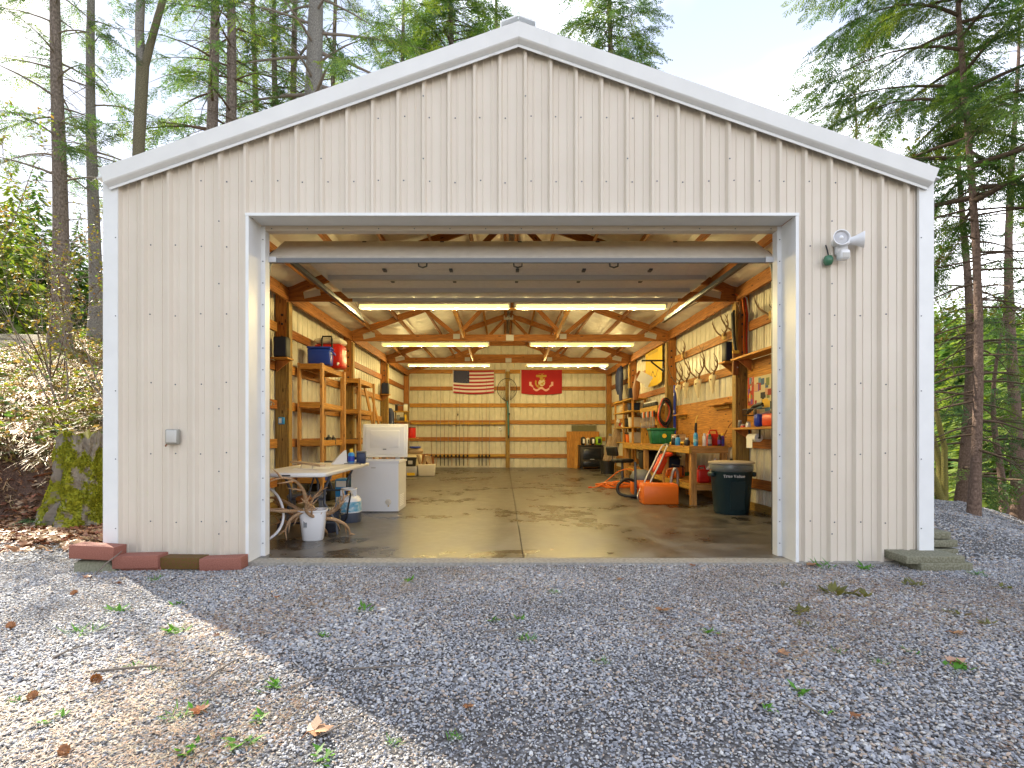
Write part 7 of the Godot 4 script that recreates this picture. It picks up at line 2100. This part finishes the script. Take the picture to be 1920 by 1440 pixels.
	for q in [[-2.85, 0.035, 0.06, "white_plastic", "white", "white pot on the shelf under the notice panel"], [-3.12, 0.03, 0.09, "grey_plastic", "light_grey", "small grey bottle on the shelf under the notice panel"], [-3.02, 0.035, 0.03, "red", "black", "flat red tin on the shelf under the notice panel"]]:
		can("shelf_pot", q[5], "pot", Vector3(3.38, 1.25, q[0]), q[1], q[2], q[3], "light_grey", 0.02, 0.8)
	t = thing("wire_basket", "small dark wire basket on the panel under the collage", "basket", Vector3(3.52, 1.52, -3.0))
	var wb := mb()
	for k in 7:
		wb.tube([Vector3(-0.06, 0.0, -0.2 + k * 0.066), Vector3(-0.06, -0.09, -0.2 + k * 0.066), Vector3(0.08, -0.09, -0.2 + k * 0.066)], [0.005], 4)
	wb.tube([Vector3(0.08, 0, -0.2), Vector3(-0.06, 0, -0.2), Vector3(-0.06, 0, 0.2), Vector3(0.08, 0, 0.2)], [0.007], 5)
	part("wires", wb, M.steel_dark, t)
	part("tool", mb().tube([Vector3(0.0, -0.05, -0.18), Vector3(-0.02, 0.04, 0.1), Vector3(0.0, 0.06, 0.28)], [0.025, 0.03, 0.02], 7), M.black, t)
	t = thing("paper_towel", "white paper towel roll on a holder under the shelf", "paper towel", Vector3(3.42, 1.10, -2.75))
	part("roll", mb().lathe([[0.058, -0.13], [0.058, 0.13]], Vector3.ZERO, 20, Basis(Vector3.RIGHT, PI / 2)), M.paper, t)
	part("loose_sheet", mb().box(Vector3(-0.057, -0.08, -0.03), Vector3(0.003, 0.13, 0.18)), M.paper, t)
	part("holder", mb().tube([Vector3(0, 0.115, 0.16), Vector3(0, 0.0, 0.16), Vector3(0, 0, -0.16), Vector3(0, 0.115, -0.16)], [0.014], 7), M.black, t)
	# mounted skulls and antlers
	skull(Vector3(3.58, 2.20, -4.54), 1.0, 0.55, "bleached deer skull with short antlers beside the speaker bracket", 3)
	skull(Vector3(3.58, 2.20, -5.25), 1.1, 0.85, "largest deer skull with wide branching antlers on the wall", 4)
	skull(Vector3(3.58, 2.20, -5.92), 1.0, 0.7, "third bleached deer skull counted from the speaker bracket", 4)
	skull(Vector3(3.58, 2.20, -6.38), 1.0, 0.75, "bleached deer skull with antlers hanging next to the blue level", 3)
	skull(Vector3(3.60, 2.80, -2.55), 1.0, 0.62, "dark forked antlers on the high girt near the door", 2, false)
	skull(Vector3(3.60, 2.80, -4.15), 1.0, 0.52, "dark antlers on a yellow skull plate on the high girt", 4, false)
	skull(Vector3(3.60, 2.80, -3.72), 1.0, 0.65, "tall dark antlers on the high girt beside the post", 4, false)
	skull(Vector3(3.60, 2.80, -6.2), 1.0, 0.45, "small dark antlers on the high girt by the middle post", 2, false)
	# level, sheath, cables
	t = thing("spirit_level", "long blue spirit level hanging upright on the wall", "level", Vector3(3.56, 1.10, -6.72))
	part("beam", mb().box(Vector3(0, 0.55, 0), Vector3(0.03, 1.14, 0.07)), M.blue, t)
	for y in [0.18, 0.55, 0.92]:
		part("vial", mb().box(Vector3(-0.005, y, 0.0), Vector3(0.036, 0.06, 0.03)), M.white_plastic, t)
	t = thing("leather_sheath", "brown leather sheath with black strap hanging on the post", "sheath", Vector3(3.42, 2.06, -3.41))
	part("sheath", mb().rbox(Vector3(0.02, 0.17, 0.0), Vector3(0.09, 0.34, 0.035), 0.015), M.leather, t)
	part("collar", mb().rbox(Vector3(0.02, 0.36, 0.0), Vector3(0.10, 0.06, 0.04), 0.012), M.brass, t)
	part("strap", mb().tube([Vector3(0.02, 0.38, 0), Vector3(-0.01, 0.62, 0.0), Vector3(-0.02, 0.95, 0.0), Vector3(0.0, 1.0, 0)], [0.02, 0.028, 0.03, 0.015], 7), M.black, t)
	for y in [0.12, 0.24]:
		part("stud", mb().lathe([[0.012, 0], [0.004, 0.008]], Vector3(0.045, y, 0.018), 8, Basis(Vector3.RIGHT, PI / 2)), M.galvanised, t)
	for q in [[3.56, "orange", "orange cable running down the first post"], [3.605, "red", "red cable running down the first post beside the orange one"], [3.635, "white_plastic", "white cable running down behind the red one"]]:
		t = thing("wall_cable", q[2], "cable", Vector3(q[0], 2.3, -3.41), 0, "cables clipped to the first post")
		part("cable", mb().tube([Vector3(0.01, 0, 0), Vector3(0.0, 0.3, 0.004), Vector3(0.012, 0.7, 0), Vector3(-0.02, 0.95, 0), Vector3(-0.12, 1.02, -0.02)], [0.01], 6), M[q[1]], t)
	# yellow flag, paper on a bracket, jacket
	t = thing("yellow_flag", "yellow flag with faint dark print hung along the wall", "flag", Vector3(3.57, 3.32, -8.30), -PI / 2)
	var yi := Image.create(150, 92, false, Image.FORMAT_RGB8)
	yi.fill(lin(0.78, 0.52, 0.03))
	for y in 92:
		for x in 150:
			if y > 8 and y < 15 and x > 20 and x < 110 and (x * 7 + y * 3) % 11 < 4: yi.set_pixel(x, y, lin(0.36, 0.24, 0.03))
			if y > 52 and y < 76 and absf(y - 64.0 - 7.0 * sin(x * 0.16)) < 1.6 and x > 40 and x < 118: yi.set_pixel(x, y, lin(0.22, 0.16, 0.03))
	part("cloth", cloth(1.45, 0.92, 0.05, 0.012, 2), picture_mat("yellow_print", ImageTexture.create_from_image(yi)), t)
	t = thing("wall_bracket", "black iron bracket with a diagonal brace on the middle post", "bracket", Vector3(3.46, 2.72, -7.2))
	part("arm", mb().box(Vector3(-0.24, 0.1, 0), Vector3(0.50, 0.035, 0.035)), M.black, t)
	part("upright", mb().box(Vector3(0.0, -0.03, 0), Vector3(0.03, 0.26, 0.035)), M.black, t)
	part("brace", mb().beam(Vector3(0, -0.14, 0), Vector3(-0.28, 0.08, 0), 0.03, 0.03), M.black, t)
	t = thing("paper_sign", "sheet of white paper hanging askew beside the yellow flag", "paper", Vector3(3.05, 2.42, -7.25))
	part("sheet", mb().box(Vector3(0, 0, 0), Vector3(0.30, 0.24, 0.004), Basis(Vector3(0, 0, 1), -0.5)), M.paper, t)
	part("string", mb().tube([Vector3(-0.02, 0.12, 0), Vector3(0.0, 0.40, 0.04)], [0.005], 4), M.off_white, t)
	part("corner_tab", mb().box(Vector3(0.03, -0.17, 0.001), Vector3(0.09, 0.06, 0.003), Basis(Vector3(0, 0, 1), -0.5)), M.paper, t)
	t = thing("plaid_shirt", "brown cloth hanging behind the white paper", "shirt", Vector3(3.25, 2.05, -8.9))
	part("cloth", mb().loft([mb().rrect(Vector3(0, 0, 0), 0.1, 0.2, 0.04, Basis()), mb().rrect(Vector3(0.02, 0.3, 0), 0.16, 0.28, 0.05, Basis()), mb().rrect(Vector3(0.05, 0.62, 0), 0.1, 0.14, 0.04, Basis()), mb().rrect(Vector3(0.1, 0.75, 0), 0.04, 0.05, 0.02, Basis())]), M.leather, t)
	t = thing("dark_jacket", "dark blue jacket hanging high near the back corner", "jacket", Vector3(3.42, 2.28, -11.6))
	part("body", mb().loft([mb().rrect(Vector3(0.02, 0.12, 0), 0.12, 0.3, 0.05, Basis()), mb().rrect(Vector3(0, 0.3, 0), 0.18, 0.42, 0.07, Basis()), mb().rrect(Vector3(0, 0.7, 0), 0.2, 0.42, 0.07, Basis()), mb().rrect(Vector3(0.02, 0.92, 0), 0.14, 0.3, 0.05, Basis()), mb().rrect(Vector3(0.08, 1.02, 0), 0.05, 0.08, 0.02, Basis())]), M.navy, t)
	part("sleeve", mb().tube([Vector3(0, 0.8, 0.2), Vector3(-0.02, 0.4, 0.22), Vector3(0, -0.1, 0.2)], [0.08, 0.07, 0.05], 9), M.navy, t)
	# tool rack and red jumper cables
	t = thing("tool_rack", "wooden tool rack hung with hand tools behind the green tote", "rack", Vector3(3.42, 0, -7.85))
	for q in [[1.42, 0.09], [1.74, 0.14]]:
		part("board", mb().box(Vector3(0, q[0], 0), Vector3(0.26, q[1], 1.5)), M.pine_yellow, t)
	for z in [-0.72, 0.72]:
		part("upright", mb().box(Vector3(0, 1.36, z), Vector3(0.22, 0.84, 0.05)), M.pine_yellow, t)
	i = 0
	for z in [-0.55, -0.42, -0.3, -0.18, -0.05, 0.08, 0.2, 0.33, 0.46, 0.58]:
		var k := thing("hand_tool", "%s hand tool hanging in the wooden rack" % ["black handled", "steel", "orange handled"][i % 3], "tool", Vector3(3.27, 1.50, -7.85 + z), 0, "hand tools in the wooden rack")
		part("shank", mb().tube([Vector3(0, -0.18, 0), Vector3(0, 0.06, 0)], [0.012, 0.01], 6), M.steel, k)
		part("handle", mb().tube([Vector3(0, 0.06, 0), Vector3(0, 0.16, 0), Vector3(0, 0.20, 0)], [0.02, 0.024, 0.015], 7), M[["black", "galvanised", "orange"][i % 3]], k)
		i += 1
	for k in 8:
		can("rack_bottle", "small dark bottle with white cap on top of the tool rack", "bottle", Vector3(3.36, 1.812, -8.4 + 0.14 * k), 0.05, 0.10, "black", "white_plastic", 0.03, 0.5, "bottles on top of the tool rack")
	t = thing("jumper_cables", "red and black jumper cables coiled on the middle post", "cables", Vector3(3.40, 1.75, -6.90))
	for q in [["red", 0.0], ["black", 0.05], ["red_orange", -0.05]]:
		var pp := []
		for k in 40:
			var a := TAU * k / 13.0
			pp.append(Vector3((0.11 + 0.02 * sin(k)) * cos(a), 0.26 * sin(a) - 0.05 - 0.003 * k, q[1] + 0.02 * sin(k * 0.7)))
		pp.append_array([Vector3(0.05, -0.4, q[1]), Vector3(0.0 + q[1], -0.62, q[1])])
		part("cable", mb().tube(mb().curve(pp, 3), [0.016], 6), M[q[0]], t)
	# back shelving with a jumble of goods
	t = thing("wooden_rack", "open wooden rack of shelves by the back corner", "shelf", Vector3(3.40, 0, -10.2))
	for z in [-1.1, 0.0, 1.05]:
		for x in [-0.16, 0.16]:
			part("upright", mb().box(Vector3(x, 1.05, z), Vector3(0.04, 2.1, 0.09)), M.shelf_wood, t)
	for y in [0.93, 1.35, 1.78, 2.10]:
		part("board", mb().box(Vector3(0, y, 0), Vector3(0.44, 0.026, 2.3)), M.pine_yellow, t)
	i = 0
	for q in [[0.943, -0.3, 0.26, "grey_plastic", "grey tub"], [0.943, 0.25, 0.2, "orange", "orange bottle crate"], [0.943, 0.7, 0.26, "light_grey", "clear tub"], [1.363, 0.6, 0.24, "off_white", "cream box"], [1.363, 0.1, 0.22, "black", "black box"], [1.793, 0.5, 0.2, "navy_plastic", "navy box"], [1.793, -0.4, 0.22, "pale_wood", "cardboard box"]]:
		var k := thing("rack_box", "%s on the open wooden rack near the corner" % q[4], "box", Vector3(3.40, q[0], -10.2 + q[1]))
		part("body", mb().rbox(Vector3(0, q[2] / 2, 0), Vector3(0.3, q[2], q[2] * 1.2), 0.02, Basis(), 0.92), M[q[3]], k)
		part("lid", mb().rbox(Vector3(0, q[2] + 0.01, 0), Vector3(0.32, 0.025, q[2] * 1.25), 0.01), M[q[3]], k)
		i += 1
	# wall socket with cord and small shelf brackets over the bench
	t = thing("bench_socket", "grey wall socket with a cord above the workbench end", "outlet", Vector3(3.60, 1.42, -3.72))
	part("plate", mb().rbox(Vector3(0, 0, 0), Vector3(0.03, 0.13, 0.08), 0.008), M.light_grey, t)
	part("cord", mb().tube([Vector3(-0.03, -0.02, 0.0), Vector3(-0.06, -0.12, -0.15), Vector3(-0.06, -0.28, -0.35), Vector3(-0.08, -0.40, -0.5), Vector3(-0.12, -0.445, -0.6)], [0.008], 6), M.leather, t)
	for q in [[-4.25, 1.66, 0.8, "long wooden ledge over the workbench panel"], [-6.3, 1.56, 0.45, "short wooden ledge near the blue level"]]:
		t = thing("wall_ledge", q[3], "shelf", Vector3(3.53, q[1], q[0]))
		part("board", mb().box(Vector3(0, 0, 0), Vector3(0.16, 0.024, q[2])), M.shelf_wood, t)
		part("cleat", mb().box(Vector3(0.05, -0.045, 0), Vector3(0.04, 0.06, q[2] * 0.8)), M.pine_yellow, t)

func _ready() -> void:
	rng.seed = 5
	noise.seed = 9
	noise.frequency = 0.01
	rig()
	materials()
	build_ground()
	build_floor()
	build_garage()
	build_gravel()
	build_forest()
	build_bank()
	build_outside()
	build_left()
	build_back()
	build_right()
